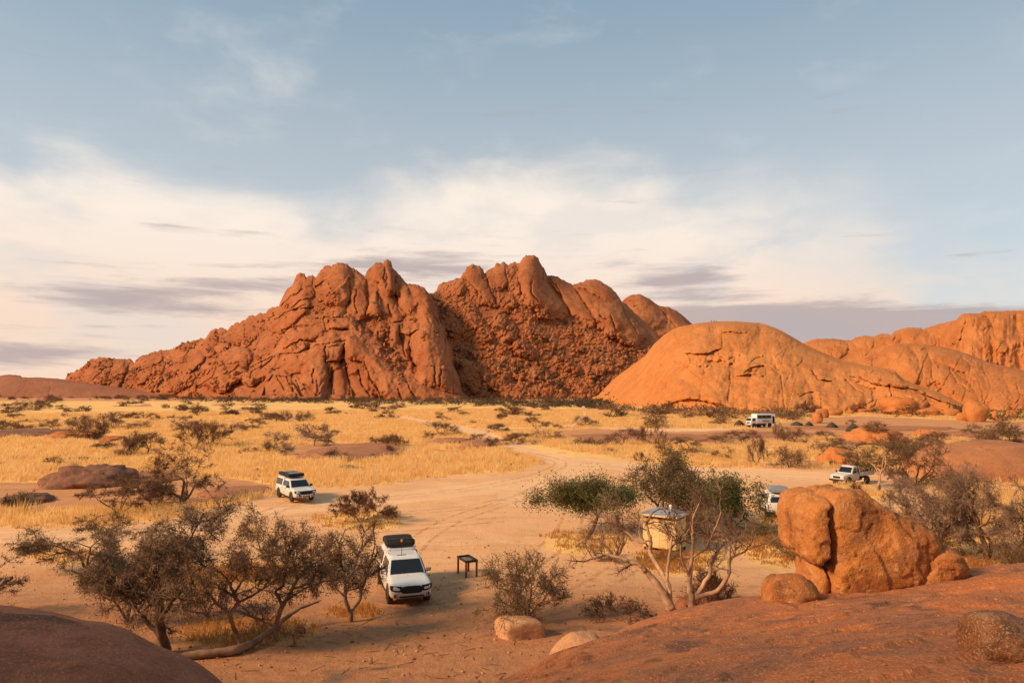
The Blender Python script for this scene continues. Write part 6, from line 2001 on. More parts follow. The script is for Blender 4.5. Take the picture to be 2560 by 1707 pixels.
def wheel(parent, x, y, r=.40, w=.25, name='wheel'):
    """tyre with rim as a wheel part"""
    prof = [(.60 * r, -w / 2 * .86), (.88 * r, -w / 2), (.97 * r, -w / 2 * .8), (r, -w / 2 * .35), (r, w / 2 * .35), (.97 * r, w / 2 * .8), (.88 * r, w / 2), (.60 * r, w / 2 * .86)]
    n = 28
    t = np.arange(n) * 2 * np.pi / n
    V_ = np.vstack([np.stack([np.cos(t) * q, np.full(n, k), np.sin(t) * q], 1) for q, k in prof])
    m_ = len(prof)
    F = [(i * n + j, i * n + (j + 1) % n, (i + 1) * n + (j + 1) % n, (i + 1) * n + j) for i in range(m_ - 1) for j in range(n)]
    ty = auto(fix_normals(mesh_obj(name, V_, F, M['tyre'], parent)))
    ty.location = (x, y, r)
    # dished rim with five spokes
    rim = add_cyl('rim', (0, 0, 0), .61 * r, w * .55, M['rim'], ty, 'y', 24)
    sgn = 1 if y > 0 else -1
    for k in range(5):
        a = k * 2 * math.pi / 5
        add_box('spoke', (math.cos(a) * .30 * r, sgn * w * .31, math.sin(a) * .30 * r), (.55 * r, .02, .12 * r), M['chrome' if parent.get('bright_rims') else 'rim'], ty, 0, (0, -a, 0))
    return ty


def pickup(name, loc, heading, label, paint='white_paint', cab_len=1.95, canopy=True, tent=None, bull=False, plate=False, chrome_m=True, grille_w=.62):
    """heading: direction of travel in plan. Local x points forward."""
    root = empty(name, (loc[0], loc[1], float(gz(loc[0], loc[1])) - .01), math.atan2(heading[1], heading[0]))
    tag(root, label, 'pickup')
    pt = M[paint]
    add_loft('body', [(2.68, .70, .56, .92), (2.63, .81, .47, 1.00), (2.50, .89, .42, 1.045), (2.25, .915, .40, 1.075), (1.75, .925, .40, 1.11), (1.30, .925, .40, 1.14), (.6, .925, .40, 1.13),
                      (-1.0, .925, .40, 1.12), (-2.35, .92, .42, 1.12), (-2.55, .90, .48, 1.11), (-2.62, .84, .54, 1.08)], pt, root, 36, 7.0)
    x1 = 1.34 - cab_len - .12
    add_loft('cab', [(1.06, x1 - .05, 1.42, .90), (1.20, x1, 1.24, .885), (1.50, x1 + .02, .88, .80), (1.70, x1 + .06, .62, .725), (1.775, x1 + .12, .48, .66), (1.79, x1 + .3, .30, .5)], pt, root, 40, 9.0, 'z')
    # bonnet crease
    add_poly('windscreen', [(1.275, -.77, 1.175), (1.275, .77, 1.175), (.715, .655, 1.665), (.715, -.655, 1.665)], M['glass_dark'], root, .022)
    for s in (-1, 1):
        side_ = [(1.05, s * .888, 1.20), (.28, s * .888, 1.20), (.28, s * .768, 1.635), (.60, s * .768, 1.635)]
        add_poly('side_window', side_, M['glass_dark'], root, .012)
        if cab_len > 1.7:
            add_poly('side_window', [(.20, s * .888, 1.20), (x1 + .12, s * .888, 1.20), (x1 + .18, s * .768, 1.635), (.20, s * .768, 1.635)], M['glass_dark'], root, .012)
        d1 = add_box('door', (.62, s * .921, .78), (1.02, .02, .72), pt, root, .008)
        add_box('handle', (-.40, s * .022, .21), (.18, .03, .035), M['black_plastic'], d1)
        if cab_len > 1.7:
            d2 = add_box('door', (-.36, s * .921, .80), (.86, .02, .68), pt, root, .008)
            add_box('handle', (-.30, s * .022, .19), (.18, .03, .035), M['black_plastic'], d2)
        mr = add_box('mirror', (1.02, s * 1.04, 1.24), (.12, .24, .17), M['chrome' if chrome_m else 'black_plastic'], root, .035)
        add_box('mirror_arm', (0, -s * .10, -.07), (.06, .14, .06), M['black_plastic'], mr)
        hl = add_poly('headlight', [(2.70, s * .44, .775), (2.69, s * .70, .79), (2.60, s * .87, .82), (2.46, s * .935, .88), (2.44, s * .935, .985), (2.57, s * .85, .985), (2.65, s * .68, .975), (2.67, s * .44, .96)], M['black_plastic'], root, .03)
        add_poly('lens', [(2.745, s * .54, .83), (2.72, s * .72, .84), (2.70, s * .72, .92), (2.725, s * .54, .91)], M['lamp_glass'], hl, .012)
        fl = add_box('fog_lamp', (2.66, s * .70, .60), (.08, .17, .12), M['black_plastic'], root, .03, (0, 0, -s * .35))
        add_cyl('lens', (.04, 0, 0), .035, .02, M['lamp_glass'], fl, 'x', 12)
        add_box('running_board', (-.15, s * .88, .36), (1.75, .16, .06), M['black_plastic'], root, .015)
        add_box('tail_lamp', (-2.585, s * .845, .93), (.07, .12, .30), M['red_lamp'], root, .02)
        for x_ in (1.62, -1.60):
            # arch liner, then the wheel standing in it
            t = np.linspace(-.20, math.pi + .20, 15)
            arc = [(x_ + .475 * math.cos(q), s * .927, .42 + .475 * math.sin(q)) for q in t]
            add_poly('wheel_arch', arc, M['black_plastic'], root, .006)
            wheel(root, x_, s * .845, .40, .255)
    add_loft('grille', [(2.62, grille_w * .98, .68, .975), (2.69, grille_w, .665, .985), (2.715, grille_w * .93, .69, .965)], M['black_plastic'], root, 28, 5.0)
    add_box('bumper_intake', (2.68, 0, .535), (.06, 1.10, .075), M['black_plastic'], root, .02)
    add_box('rear_bumper', (-2.66, 0, .50), (.16, 1.66, .17), M['black_plastic'], root, .03)
    if canopy:
        cz = 1.86
        add_loft('canopy', [(1.10, -2.56, x1 - .02, .905), (1.25, -2.53, x1 - .02, .89), (1.62, -2.44, x1 - .02, .81), (cz - .06, -2.38, x1 - .02, .765), (cz, -2.30, x1 - .06, .68)], pt, root, 36, 9.0, 'z')
        for s in (-1, 1):
            w_ = add_poly('canopy_window', [(x1 - .18, s * .908, 1.19), (-2.36, s * .908, 1.19), (-2.28, s * .805, 1.70), (x1 - .18, s * .805, 1.70)], M['glass_dark'], root, .012)
        add_poly('rear_window', [(-2.535, -.70, 1.26), (-2.535, .70, 1.26), (-2.435, .62, 1.66), (-2.435, -.62, 1.66)], M['glass_dark'], root, .016)
        add_box('rack_bar', (-1.0, 0, cz + .03), (.05, 1.3, .06), M['rail_grey'], root)
        add_box('rack_bar', (-2.1, 0, cz + .03), (.05, 1.3, .06), M['rail_grey'], root)
    tg = add_box('tailgate', (-2.625, 0, .84), (.03, 1.50, .46), pt, root, .02)
    add_box('tailgate_handle', (-.02, 0, .06), (.03, .26, .07), M['black_plastic'], tg)
    if plate:
        add_box('number_plate', (2.72, 0, .60), (.02, .48, .12), M['orange_plate'], root)
    add_box('number_plate', (-2.745, 0, .52), (.012, .46, .11), M['orange_plate'], root)
    if bull:
        bbr = add_cyl('bull_bar', (2.80, 0, .66), .035, 1.55, M['chrome'], root, 'y', 12)
        for s in (-1, 1):
            add_cyl('upright', (0, s * .36, -.10), .03, .30, M['chrome'], bbr, 'z', 10)
            add_cyl('brace', (-.10, s * .74, -.05), .03, .22, M['chrome'], bbr, 'x', 10)
            add_cyl('spot_lamp', (.06, s * .62, .02), .075, .06, M['black_plastic'], bbr, 'x', 14)
    if tent == 'soft':
        rt_ = add_loft('rooftop_tent', [(-2.42, .50, cz + .07, cz + .24), (-2.38, .66, cz + .06, cz + .33), (-2.2, .70, cz + .06, cz + .38), (-1.72, .69, cz + .06, cz + .40), (-1.52, .70, cz + .06, cz + .30),
                                        (-1.38, .71, cz + .06, cz + .36), (-1.05, .72, cz + .06, cz + .38), (-.86, .70, cz + .07, cz + .32), (-.80, .60, cz + .10, cz + .24)], M['tent_black'], root, 36, 5.0)
        for x_ in (-1.0, -2.05):
            add_loft('strap', [(x_ - .03, .725, cz + .055, cz + .39), (x_ + .03, .725, cz + .055, cz + .39)], M['black_plastic'], rt_, 28, 5.0)
        an = add_cyl('antenna', (.34, -.12, 2.12), .012, .68, M['black_plastic'], root, 'z', 8)
        add_cyl('tip', (0, 0, .34), .05, .10, M['orange_plate'], an, 'z', 12)
        add_box('antenna_foot', (0, 0, -.33), (.06, .42, .03), M['black_plastic'], an)
    if tent == 'twin':
        for x_, ww in ((-.35, .70), (-1.82, .70)):
            rt_ = add_loft('rooftop_tent', [(x_ - .70, ww * .86, cz + .08, cz + .22), (x_ - .66, ww * .97, cz + .06, cz + .30), (x_ - .5, ww, cz + .06, cz + .34), (x_ + .5, ww, cz + .06, cz + .34), (x_ + .66, ww * .97, cz + .06, cz + .30), (x_ + .70, ww * .86, cz + .08, cz + .22)], M['tent_black'], root, 36, 6.0)
            add_box('top_panel', (x_, 0, cz + .345), (.95, .95, .012), M['tent_grey'], rt_, .004)
        for x_ in (.2, -.9):
            add_box('rack_bar', (x_, 0, 1.86), (.05, 1.3, .05), M['black_plastic'], root)
    if tent == 'shell':
        rt_ = add_loft('rooftop_tent', [(-2.55, .50, cz + .12, cz + .26), (-2.48, .66, cz + .09, cz + .38), (-2.2, .70, cz + .08, cz + .46), (-1.2, .70, cz + .08, cz + .48), (-.6, .68, cz + .08, cz + .42), (-.42, .58, cz + .10, cz + .30)], M['tent_grey'], root, 36, 3.5)
        add_box('label_strip', (-2.50, 0.05, cz + .22), (.02, .42, .09), M['red_label'], rt_, 0, (0, .1, 0))
    return root


pickup('pickup_truck', (-5.2, 33.25), (.30, -.954), 'white pickup with black rooftop tent parked beside the steel table', tent='soft', grille_w=.45)
pickup('pickup_truck', (-19.0, 60.6), (.60, -.80), 'white pickup with twin dark rooftop boxes and bull bar driving in', tent='twin', bull=True, plate=True, chrome_m=False, grille_w=.47)
hd = Vector((.22, .975))
pickup('pickup_truck', (19.75 + hd.x * 2.6, 50.9 + hd.y * 2.6), hd, 'white pickup with grey rooftop shell half hidden behind the split boulder', tent='shell')


def flatbed():
    hdg = (-.86, -.51)
    x_, y_ = 34.3, 69.9
    root = empty('flatbed_pickup', (x_, y_, float(gz(x_, y_)) - .01), math.atan2(hdg[1], hdg[0]))
    tag(root, 'old white flatbed pickup loaded with cans below a thorn tree', 'pickup')
    pt = M['dusty_white']
    add_loft('body', [(2.34, .62, .55, .95), (2.30, .72, .52, 1.02), (2.05, .78, .50, 1.08), (1.30, .80, .48, 1.16), (1.0, .80, .45, 1.16), (-.12, .80, .45, 1.14), (-.20, .78, .50, 1.10)], pt, root, 32, 7.0)
    add_loft('cab', [(1.10, -.20, 1.12, .79), (1.45, -.19, .86, .74), (1.75, -.17, .62, .68), (1.84, -.10, .48, .60), (1.86, 0, .35, .5)], pt, root, 36, 9.0, 'z')
    add_poly('windscreen', [(1.02, -.67, 1.20), (1.02, .67, 1.20), (.70, .60, 1.72), (.70, -.60, 1.72)], M['glass_dark'], root, .02)
    for s in (-1, 1):
        add_poly('side_window', [(.86, s * .785, 1.20), (.22, s * .785, 1.20), (.22, s * .70, 1.66), (.58, s * .70, 1.66)], M['glass_dark'], root, .012)
        add_poly('side_window', [(.12, s * .785, 1.20), (-.08, s * .785, 1.20), (-.08, s * .71, 1.62), (.12, s * .705, 1.64)], M['glass_dark'], root, .012)
        d = add_box('door', (.52, s * .795, .80), (.92, .02, .68), pt, root, .008)
        add_box('handle', (-.32, s * .02, .24), (.16, .03, .03), M['black_plastic'], d)
        add_box('mirror', (.96, s * .93, 1.26), (.06, .16, .20), M['black_plastic'], root, .02)
        add_box('headlight', (2.31, s * .55, .86), (.05, .22, .17), M['lamp_glass'], root, .03)
        for q in (1.50, -1.55):
            t = np.linspace(-.15, math.pi + .15, 13)
            add_poly('wheel_arch', [(q + .46 * math.cos(a), s * .802, .42 + .46 * math.sin(a)) for a in t], M['black_plastic'], root, .006) if q > 0 else None
            wheel(root, q, s * .72, .39, .22)
    add_box('grille', (2.33, 0, .82), (.04, .80, .22), M['black_plastic'], root, .02)
    add_box('front_bumper', (2.42, 0, .55), (.14, 1.5, .16), M['black_plastic'], root, .03)
    bed = add_box('load_bed', (-1.40, 0, .90), (2.35, 1.70, .10), pt, root, .01)
    for s in (-1, 1):
        add_box('side_board', (0, s * .85, .17), (2.35, .03, .36), pt, bed, .006)
        for zz in (.62, .76, .90):
            add_box('side_rail', (0, s * .85, zz), (2.35, .03, .05), M['rail_grey'], bed)
        for q in (-1.15, -.4, .4, 1.15):
            add_box('stake', (q, s * .85, .55), (.05, .045, .80), M['rail_grey'], bed)
    add_box('tail_board', (-1.18, 0, .17), (.03, 1.70, .36), pt, bed, .006)
    add_box('head_board', (1.17, 0, .45), (.04, 1.60, .90), M['rail_grey'], bed)
    add_box('chassis', (-1.3, 0, .62), (2.2, .7, .16), M['black_plastic'], root)
    add_cyl('fuel_tank', (-.55, .45, .52), .16, .7, M['black_plastic'], root, 'x', 14)
    # the load: things of their own
    ca = math.atan2(hdg[1], hdg[0])
    fw = Vector((math.cos(ca), math.sin(ca), 0))
    lf = Vector((-fw.y, fw.x, 0))

    def put(lx, ly, lz):
        return Vector((x_, y_, float(gz(x_, y_)))) + fw * lx + lf * ly + Vector((0, 0, lz))
    for k, (lx, ly, nm, mt, sz, lb) in enumerate((
            (-.95, .55, 'jerry_can', 'yellow_can', (.34, .20, .44), 'yellow plastic jerry can on the flatbed pickup'),
            (-1.45, .55, 'crate', 'black_plastic', (.50, .40, .42), 'black crate on the flatbed between can and bag'),
            (-2.1, .5, 'canvas_bag', 'canvas_dark', (.62, .45, .46), 'dark canvas bag at the rear of the flatbed'))):
        o_ = add_box(nm, put(lx, ly, .96 + sz[2] / 2), sz, M[mt], None, .05)
        o_.rotation_euler = (0, 0, ca + .1 * k)
        tag(o_, lb, nm.split('_')[-1])
        if nm == 'jerry_can':
            add_cyl('spout', (.10, 0, sz[2] / 2 + .02), .035, .07, M['black_plastic'], o_, 'z', 10)
            add_box('handle', (-.04, 0, sz[2] / 2 + .03), (.14, .04, .03), M['yellow_can'], o_)
    # red motorbike standing on the load behind the cab
    mb = empty('motorbike', put(-.85, -.25, .97), ca)
    tag(mb, 'red motorbike standing on the bed of the flatbed pickup', 'motorbike')
    for q in (.62, -.62):
        w_ = wheel(mb, q, 0, .30, .11)
    add_loft('tank', [(.38, .09, .68, .84), (.30, .15, .66, .90), (.05, .15, .66, .88), (-.05, .10, .68, .80)], M['red_paint'], mb, 20, 3.0)
    add_loft('fairing', [(.78, .10, .72, 1.0), (.66, .17, .62, 1.02), (.48, .16, .60, .98)], M['red_paint'], mb, 20, 3.0)
    add_loft('seat', [(-.02, .11, .72, .80), (-.4, .14, .70, .80), (-.70, .10, .74, .84)], M['black_plastic'], mb, 20, 3.5)
    add_box('carrier_box', (-.62, 0, .95), (.38, .36, .26), M['black_plastic'], mb, .04)
    add_box('engine', (.02, 0, .45), (.42, .26, .34), M['black_plastic'], mb, .05)
    add_cyl('handlebar', (.46, 0, 1.06), .018, .70, M['black_plastic'], mb, 'y', 10)
    add_cyl('fork', (.55, 0, .62), .03, .72, M['chrome'], mb, 'z', 10)
    add_box('windshield', (.66, 0, 1.16), (.03, .26, .24), M['glass_dark'], mb, .01, (0, -.4, 0))


flatbed()


def overland_truck():
    hdg = (-.95, -.31)
    x_, y_ = ground_pt(1901, 1067.5)
    root = empty('overland_truck', (float(x_), float(y_), 0), math.atan2(hdg[1], hdg[0]))
    tag(root, 'white overland truck with long dark passenger windows among tents', 'truck')
    pt = M['white_paint']
    add_loft('passenger_body', [(1.95, 1.12, .95, 3.30), (1.90, 1.18, .92, 3.36), (-3.75, 1.18, .92, 3.36), (-3.80, 1.12, .95, 3.30)], pt, root, 36, 12.0)
    add_loft('cab', [(3.65, .95, .75, 1.55), (3.60, 1.05, .70, 1.70), (3.30, 1.08, .70, 2.35), (3.10, 1.06, .70, 2.55), (1.97, 1.06, .70, 2.55)], pt, root, 32, 9.0)
    add_poly('windscreen', [(3.62, -.90, 1.70), (3.62, .90, 1.70), (3.33, .84, 2.34), (3.33, -.84, 2.34)], M['glass_dark'], root, .03)
    for s in (-1, 1):
        add_poly('cab_window', [(3.10, s * 1.085, 1.70), (2.35, s * 1.085, 1.70), (2.35, s * 1.07, 2.32), (2.95, s * 1.07, 2.32)], M['glass_dark'], root, .015)
        for a, b in ((1.70, .40), (.34, -1.0), (-1.06, -2.5)):
            add_poly('passenger_window', [(a, s * 1.188, 2.30), (b, s * 1.188, 2.30), (b, s * 1.185, 3.12), (a, s * 1.185, 3.12)], M['glass_dark'], root, .015)
        add_box('headlight', (3.64, s * .75, .98), (.06, .26, .18), M['lamp_glass'], root, .03)
        add_box('mirror', (3.30, s * 1.25, 2.0), (.08, .18, .34), M['black_plastic'], root, .02)
        for q in (2.75, -2.0):
            t = np.linspace(-.1, math.pi + .1, 13)
            add_poly('wheel_arch', [(q + .60 * math.cos(a), s * (1.19 if q < 0 else 1.09), .55 + .60 * math.sin(a)) for a in t], M['black_plastic'], root, .006)
            wheel(root, q, s * 1.0, .52, .30)
        add_box('locker', (.3, s * 1.10, .72), (2.6, .18, .46), M['black_plastic'], root, .02)
    add_poly('door_opening', [(-2.85, 1.19, 1.0), (-3.45, 1.19, 1.0), (-3.45, 1.188, 2.75), (-2.85, 1.188, 2.75)], M['canvas_dark'], root, .012)
    add_box('grille', (3.66, 0, 1.20), (.05, 1.2, .34), M['black_plastic'], root, .03)
    add_box('front_bumper', (3.72, 0, .66), (.22, 2.0, .30), M['rail_grey'], root, .04)
    add_box('roof_rack', (-.9, 0, 3.40), (5.2, 1.9, .07), pt, root, .01)
    aw = add_box('side_awning', (-.7, 1.75, 1.75), (2.2, 1.15, .05), M['canvas_dark'], root, 0, (.08, 0, 0))
    for q in (-.95, .95):
        add_box('awning_pole', (q, .5, -.85), (.04, .04, 1.7), M['rail_grey'], aw)


overland_truck()


def dome_tent(u, v, w_px, h_px, label, seed, rz):
    x_, y_ = ground_pt(u, v)
    s = float(y_) / FPX
    w, h = w_px * s, h_px * s
    root = empty('dome_tent', (float(x_), float(y_) + w * .4, float(gz(x_, y_)) + .0), rz)
    n, m_ = 32, 12
    V_ = []
    for i in range(m_ + 1):
        t = i / m_ * math.pi / 2
        for j in range(n):
            a = 2 * math.pi * j / n
            # square foot, four pole ridges, rounded apex
            sq = (abs(math.cos(a)) ** 5 + abs(math.sin(a)) ** 5) ** (-1 / 5)
            sf = i / m_
            k = max(1 - sf ** 1.75, 0) ** .85
            rr_ = w / 2 * k * (sq * .93 * (1 - .06 * math.sin(2 * a) ** 8))
            V_.append((rr_ * math.cos(a), rr_ * math.sin(a), h * sf))
    F = [(i * n + j, i * n + (j + 1) % n, (i + 1) * n + (j + 1) % n, (i + 1) * n + j) for i in range(m_) for j in range(n)]
    auto(fix_normals(mesh_obj('flysheet', np.array(V_), F, M['olive_canvas'], root)), 25)
    d = w / 2
    add_poly('door_flap', [(-.28 * d, -.985 * d, .05), (.28 * d, -.985 * d, .05), (.17 * d, -.80 * d, h * .60), (-.17 * d, -.80 * d, h * .60)], M['canvas_dark'], root, .02)
    for q in (-1, 1):
        tube_, f_ = tubes([(q * .93 * d * .9 * math.cos(t0), .93 * d * .9 * math.cos(t0), h * math.sin(t0) + .02, q * .93 * d * .9 * math.cos(t1), .93 * d * .9 * math.cos(t1), h * math.sin(t1) + .02, .015, .015) for t0, t1 in zip(np.linspace(0, math.pi, 13)[:-1], np.linspace(0, math.pi, 13)[1:])], 5)
        mesh_obj('pole', tube_, f_, M['canvas_dark'], root)
    tag(root, label, 'tent', 'dome tents of the camp')
    return root


ZT = lambda x0, y0, x1, y1: (1820 + (x0 + x1) / 2 / 6.533, 1010 + y1 / 6.533, (x1 - x0) / 6.533, (y1 - y0) / 6.533)
for k_, (b_, lb_) in enumerate((((120, 265, 302, 374), 'olive dome tent pitched beside the cab of the overland truck'), ((410, 288, 565, 372), 'olive dome tent in front of the overland truck wheels'),
                                ((1060, 278, 1252, 345), 'dark dome tent behind the rock shelf near bushes'), ((1280, 280, 1418, 362), 'small dark dome tent next to the egg shaped boulder'),
                                ((1640, 300, 1830, 410), 'olive dome tent with a red bag at its door'), ((1980, 325, 2212, 462), 'largest olive dome tent at the end of the row'))):
    dome_tent(*ZT(*b_), lb_, 50 + k_, (.2, -.5, .7, .1, .35, -.2)[k_])
q = ground_pt(1820 + 1760 / 6.533, 1010 + 412 / 6.533)
rbag = add_box('bag', (float(q[0]), float(q[1]) - .3, .16), (.55, .35, .32), M['red_paint'], None, .1)
add_box('strap', (0, 0, .17), (.40, .05, .03), M['black_plastic'], rbag)
tag(rbag, 'small red bag lying in front of an olive tent', 'bag')
q = ground_pt(1820 + 1157 / 6.533, 1010 + 460 / 6.533)
cb = add_box('cool_box', (float(q[0]), float(q[1]), .35), (.62, .42, .40), M['black_plastic'], None, .04)
add_box('lid', (0, 0, .24), (.66, .46, .12), M['white_paint'], cb, .03)
add_box('handle', (0, -.24, .05), (.40, .04, .05), M['white_paint'], cb)
tag(cb, 'small white lidded cool box on the rock shelf below the tents', 'box')
# timber rail frame beside the truck
q = ground_pt(1944.5, 1066)
fr = empty('timber_frame', (float(q[0]), float(q[1]), 0), .1)
tag(fr, 'dark timber table frame standing right of the overland truck', 'table')
add_box('table_top', (0, 0, 1.05), (1.6, .8, .07), M['timber'], fr, .01)
for sx in (-.74, .74):
    for sy in (-.34, .34):
        add_box('leg', (sx, sy, .50), (.08, .08, 1.04), M['timber'], fr)

# far parked car and sign at the end of the track
q = ground_pt(1359, 1019)
pk = empty('parked_car', (float(q[0]), float(q[1]), 0), math.pi * .97)
tag(pk, 'tiny dark parked car far away at the mountain foot', 'car')
add_loft('body', [(2.2, .7, .4, .85), (2.0, .85, .35, .95), (-2.0, .88, .35, 1.0), (-2.2, .75, .4, .95)], M['black_plastic'], pk, 24, 6)
add_loft('cab', [(.95, -2.0, 1.2, .82), (1.55, -1.8, .5, .70), (1.62, -1.6, .3, .6)], M['black_plastic'], pk, 24, 8, 'z')
add_poly('bonnet', [(2.0, -.75, .99), (2.0, .75, .99), (1.2, .75, 1.02), (1.2, -.75, 1.02)], M['white_paint'], pk, .02)
for sx in (1.4, -1.4):
    for sy in (-.8, .8):
        wheel(pk, sx, sy, .36, .22)
q = ground_pt(1459, 1025)
sg = empty('sign_board', (float(q[0]), float(q[1]), 0), 0)
tag(sg, 'small white sign board on posts at the end of the track', 'sign')
add_box('board', (0, 0, 1.45), (1.3, .06, .8), M['white_paint'], sg, .01)
for sx in (-.5, .5):
    add_box('post', (sx, .08, .8), (.09, .08, 1.7), M['timber'], sg)


# -- fire table
def fire_table():
    P = [Vector((*map(float, ground_pt(u, v)), 0)) for u, v in ((1141.5, 1428.6), (1165, 1444), (1195, 1440), (1171.5, 1425))]
    c_ = sum(P, Vector()) / 4
    ex = ((P[1] - P[0]) + (P[2] - P[3])).normalized()
    L, Wd = 1.22, .68
    root = empty('fire_table', (c_.x, c_.y, float(gz(c_.x, c_.y))), math.atan2(ex.y, ex.x))
    tag(root, 'sooty steel fire table on rust red legs standing on sand', 'table')
    for sx in (-1, 1):
        for sy in (-1, 1):
            lg = add_box('leg', (sx * (L / 2 - .05), sy * (Wd / 2 - .05), .38), (.085, .085, .78), M['leg_red'], root, .006)
            add_box('foot_plate', (0, 0, -.375), (.12, .12, .02), M['leg_red'], lg)
    tray = add_box('tray', (0, 0, .775), (L, Wd, .03), M['steel_dark'], root)
    for sy in (-1, 1):
        add_box('rim', (0, sy * (Wd / 2 - .02), .055), (L, .04, .085), M['steel_dark'], tray)
    for sx in (-1, 1):
        add_box('rim', (sx * (L / 2 - .02), 0, .055), (.04, Wd - .084, .085), M['steel_dark'], tray)
    Va, Fa = ico(3)
    Pa = Va * np.array([L * .40, Wd * .38, .05]) * (1 + .25 * n3(Va, 2.0, 77, 3))[:, None]
    a_ = mesh_obj('ash_heap', Pa, Fa, M['ash'], tray)
    a_.location = (0, 0, .02)


fire_table()


# -- little hut
def hut():
    A_ = Vector((9.56, 40.5, 0))
    ex = Vector((-1.69, 1.2, 0)).normalized()      # along the sunlit wall
    ey = Vector((1.2, 1.69, 0)).normalized()
    Lx, Ly, fl, hw = 2.08, 1.55, .22, 1.66
    c_ = A_ + ex * Lx / 2 + ey * Ly / 2
    root = empty('small_hut', (c_.x, c_.y, float(gz(c_.x, c_.y))), math.atan2(ex.y, ex.x))
    tag(root, 'small cream hut on stilts with blue grey tin roof among trees', 'hut')
    mt = M['wall_cream']
    # local x along the sunlit wall; -y faces ... the sunlit wall is at y = +Ly/2 side facing the camera-left
    for s in (-1, 1):
        w_ = add_box('wall', (0, s * (Ly / 2 - .02), fl + hw / 2), (Lx, .04, hw), mt, root)
        for k in range(-2, 3):
            add_box('batten', (k * Lx / 4.2, s * .028, 0), (.035, .012, hw), mt, w_)
        w2 = add_box('wall', (s * (Lx / 2 - .02), 0, fl + hw / 2), (.04, Ly - .084, hw), mt, root)
        add_box('batten', (s * .028, 0, 0), (.012, .035, hw), mt, w2)
    add_box('floor', (0, 0, fl - .03), (Lx - .05, Ly - .05, .06), M['timber'], root)
    for sx in (-1, 1):
        for sy in (-1, 1):
            add_box('stilt', (sx * (Lx / 2 - .08), sy * (Ly / 2 - .08), fl / 2 - .05), (.10, .10, fl + .1), M['timber'], root)
            add_box('corner_post', (sx * (Lx / 2 - .03), sy * (Ly / 2 - .03), fl + hw + .10), (.07, .07, .22), mt, root)
    zr = fl + hw + .20
    ov = .13
    hx, hy = Lx / 2 + ov, Ly / 2 + ov
    # fascia boards
    for s in (-1, 1):
        add_box('fascia', (0, s * hy, zr + .02), (2 * hx, .03, .10), mt, root)
        add_box('fascia', (s * hx, 0, zr + .02), (.03, 2 * hy - .034, .10), mt, root)
    # hipped sheet roof with corrugations
    rl = Lx * .22
    zp = zr + .40
    roof = None
    faces_ = [((-hx, -hy), (hx, -hy), (rl, 0), (-rl, 0)), ((hx, hy), (-hx, hy), (-rl, 0), (rl, 0)), ((hx, -hy), (hx, hy), (rl, 0), (rl, 0)), ((-hx, hy), (-hx, -hy), (-rl, 0), (-rl, 0))]
    for a, b, c2, d in faces_:
        n = 48
        V_ = []
        for i in range(n + 1):
            t = i / n
            e = Vector((a[0] + (b[0] - a[0]) * t, a[1] + (b[1] - a[1]) * t, zr + .075))
            r2 = Vector((d[0] + (c2[0] - d[0]) * t, d[1] + (c2[1] - d[1]) * t, zp))
            wv = .016 * math.cos(i * math.pi / 1.5)
            V_ += [(e.x, e.y, e.z + wv), (r2.x, r2.y, r2.z + wv * .3)]
        F = [(2 * i, 2 * i + 2, 2 * i + 3, 2 * i + 1) for i in range(n)]
        o_ = mesh_obj('roof_sheet', np.array(V_), F, M['roof_blue'], root, smooth=False)
    add_cyl('vent_pipe', (-.55, .32, zp + .02), .075, .34, M['white_paint'], root, 'z', 16)
    add_cyl('vent_cap', (-.55, .32, zp + .22), .11, .09, M['white_paint'], root, 'z', 16, .06)


hut()


# -- people on top of the orange dome
def person(loc, rz, seed, label, shirt, trousers, pose=0):
    """small standing figure: one skinned body"""
    me = bpy.data.meshes.new('person')
    sw = .06 * (1 if pose else -1)
    J = [(0, 0, .95), (0, 0, 1.20), (0, 0, 1.42), (0, .01, 1.52), (0, .02, 1.64), (0, .02, 1.76),
         (.10, 0, .90), (.12, .04 + sw, .50), (.12, 0 + sw, .08), (.12, .12 + sw, .03), (-.10, 0, .90), (-.12, -sw, .50), (-.12, -sw, .08), (-.12, .12 - sw, .03),
         (.20, 0, 1.40), (.27, .02, 1.13), (.28, .10, .88), (-.20, 0, 1.40), (-.27, .02, 1.13), (-.25, .12, .90)]
    E = [(0, 1), (1, 2), (2, 3), (3, 4), (4, 5), (0, 6), (6, 7), (7, 8), (8, 9), (0, 10), (10, 11), (11, 12), (12, 13), (2, 14), (14, 15), (15, 16), (2, 17), (17, 18), (18, 19)]
    rad = [.15, .14, .16, .06, .10, .08, .10, .07, .045, .04, .10, .07, .045, .04, .075, .05, .035, .075, .05, .035]
    me.from_pydata(J, E, [])
    o = bpy.data.objects.new('person', me)
    COL.objects.link(o)
    sk = o.modifiers.new('skin', 'SKIN')
    for i, r in enumerate(rad):
        me.skin_vertices[0].data[i].radius = (r, r * .8)
    me.skin_vertices[0].data[0].use_root = True
    sb = o.modifiers.new('sub', 'SUBSURF')
    sb.levels = sb.render_levels = 1
    T = new_mat('clothes', .9, .1)
    z = T.node('ShaderNodeSeparateXYZ', None, _0=T.node('ShaderNodeTexCoord').outputs['Object']).outputs[2]
    c1 = T.mix(T.m('GREATER_THAN', z, .95), trousers, shirt)
    c1 = T.mix(T.m('GREATER_THAN', z, 1.50), c1, (.20, .09, .05))
    c1 = T.mix(T.m('GREATER_THAN', z, 1.72), c1, (.02, .015, .01))
    T.put(T.b.inputs['Base Color'], c1)
    me.materials.append(T.mat)
    o.location = loc
    o.rotation_euler = (0, 0, rz)
    return tag(o, label, 'person')


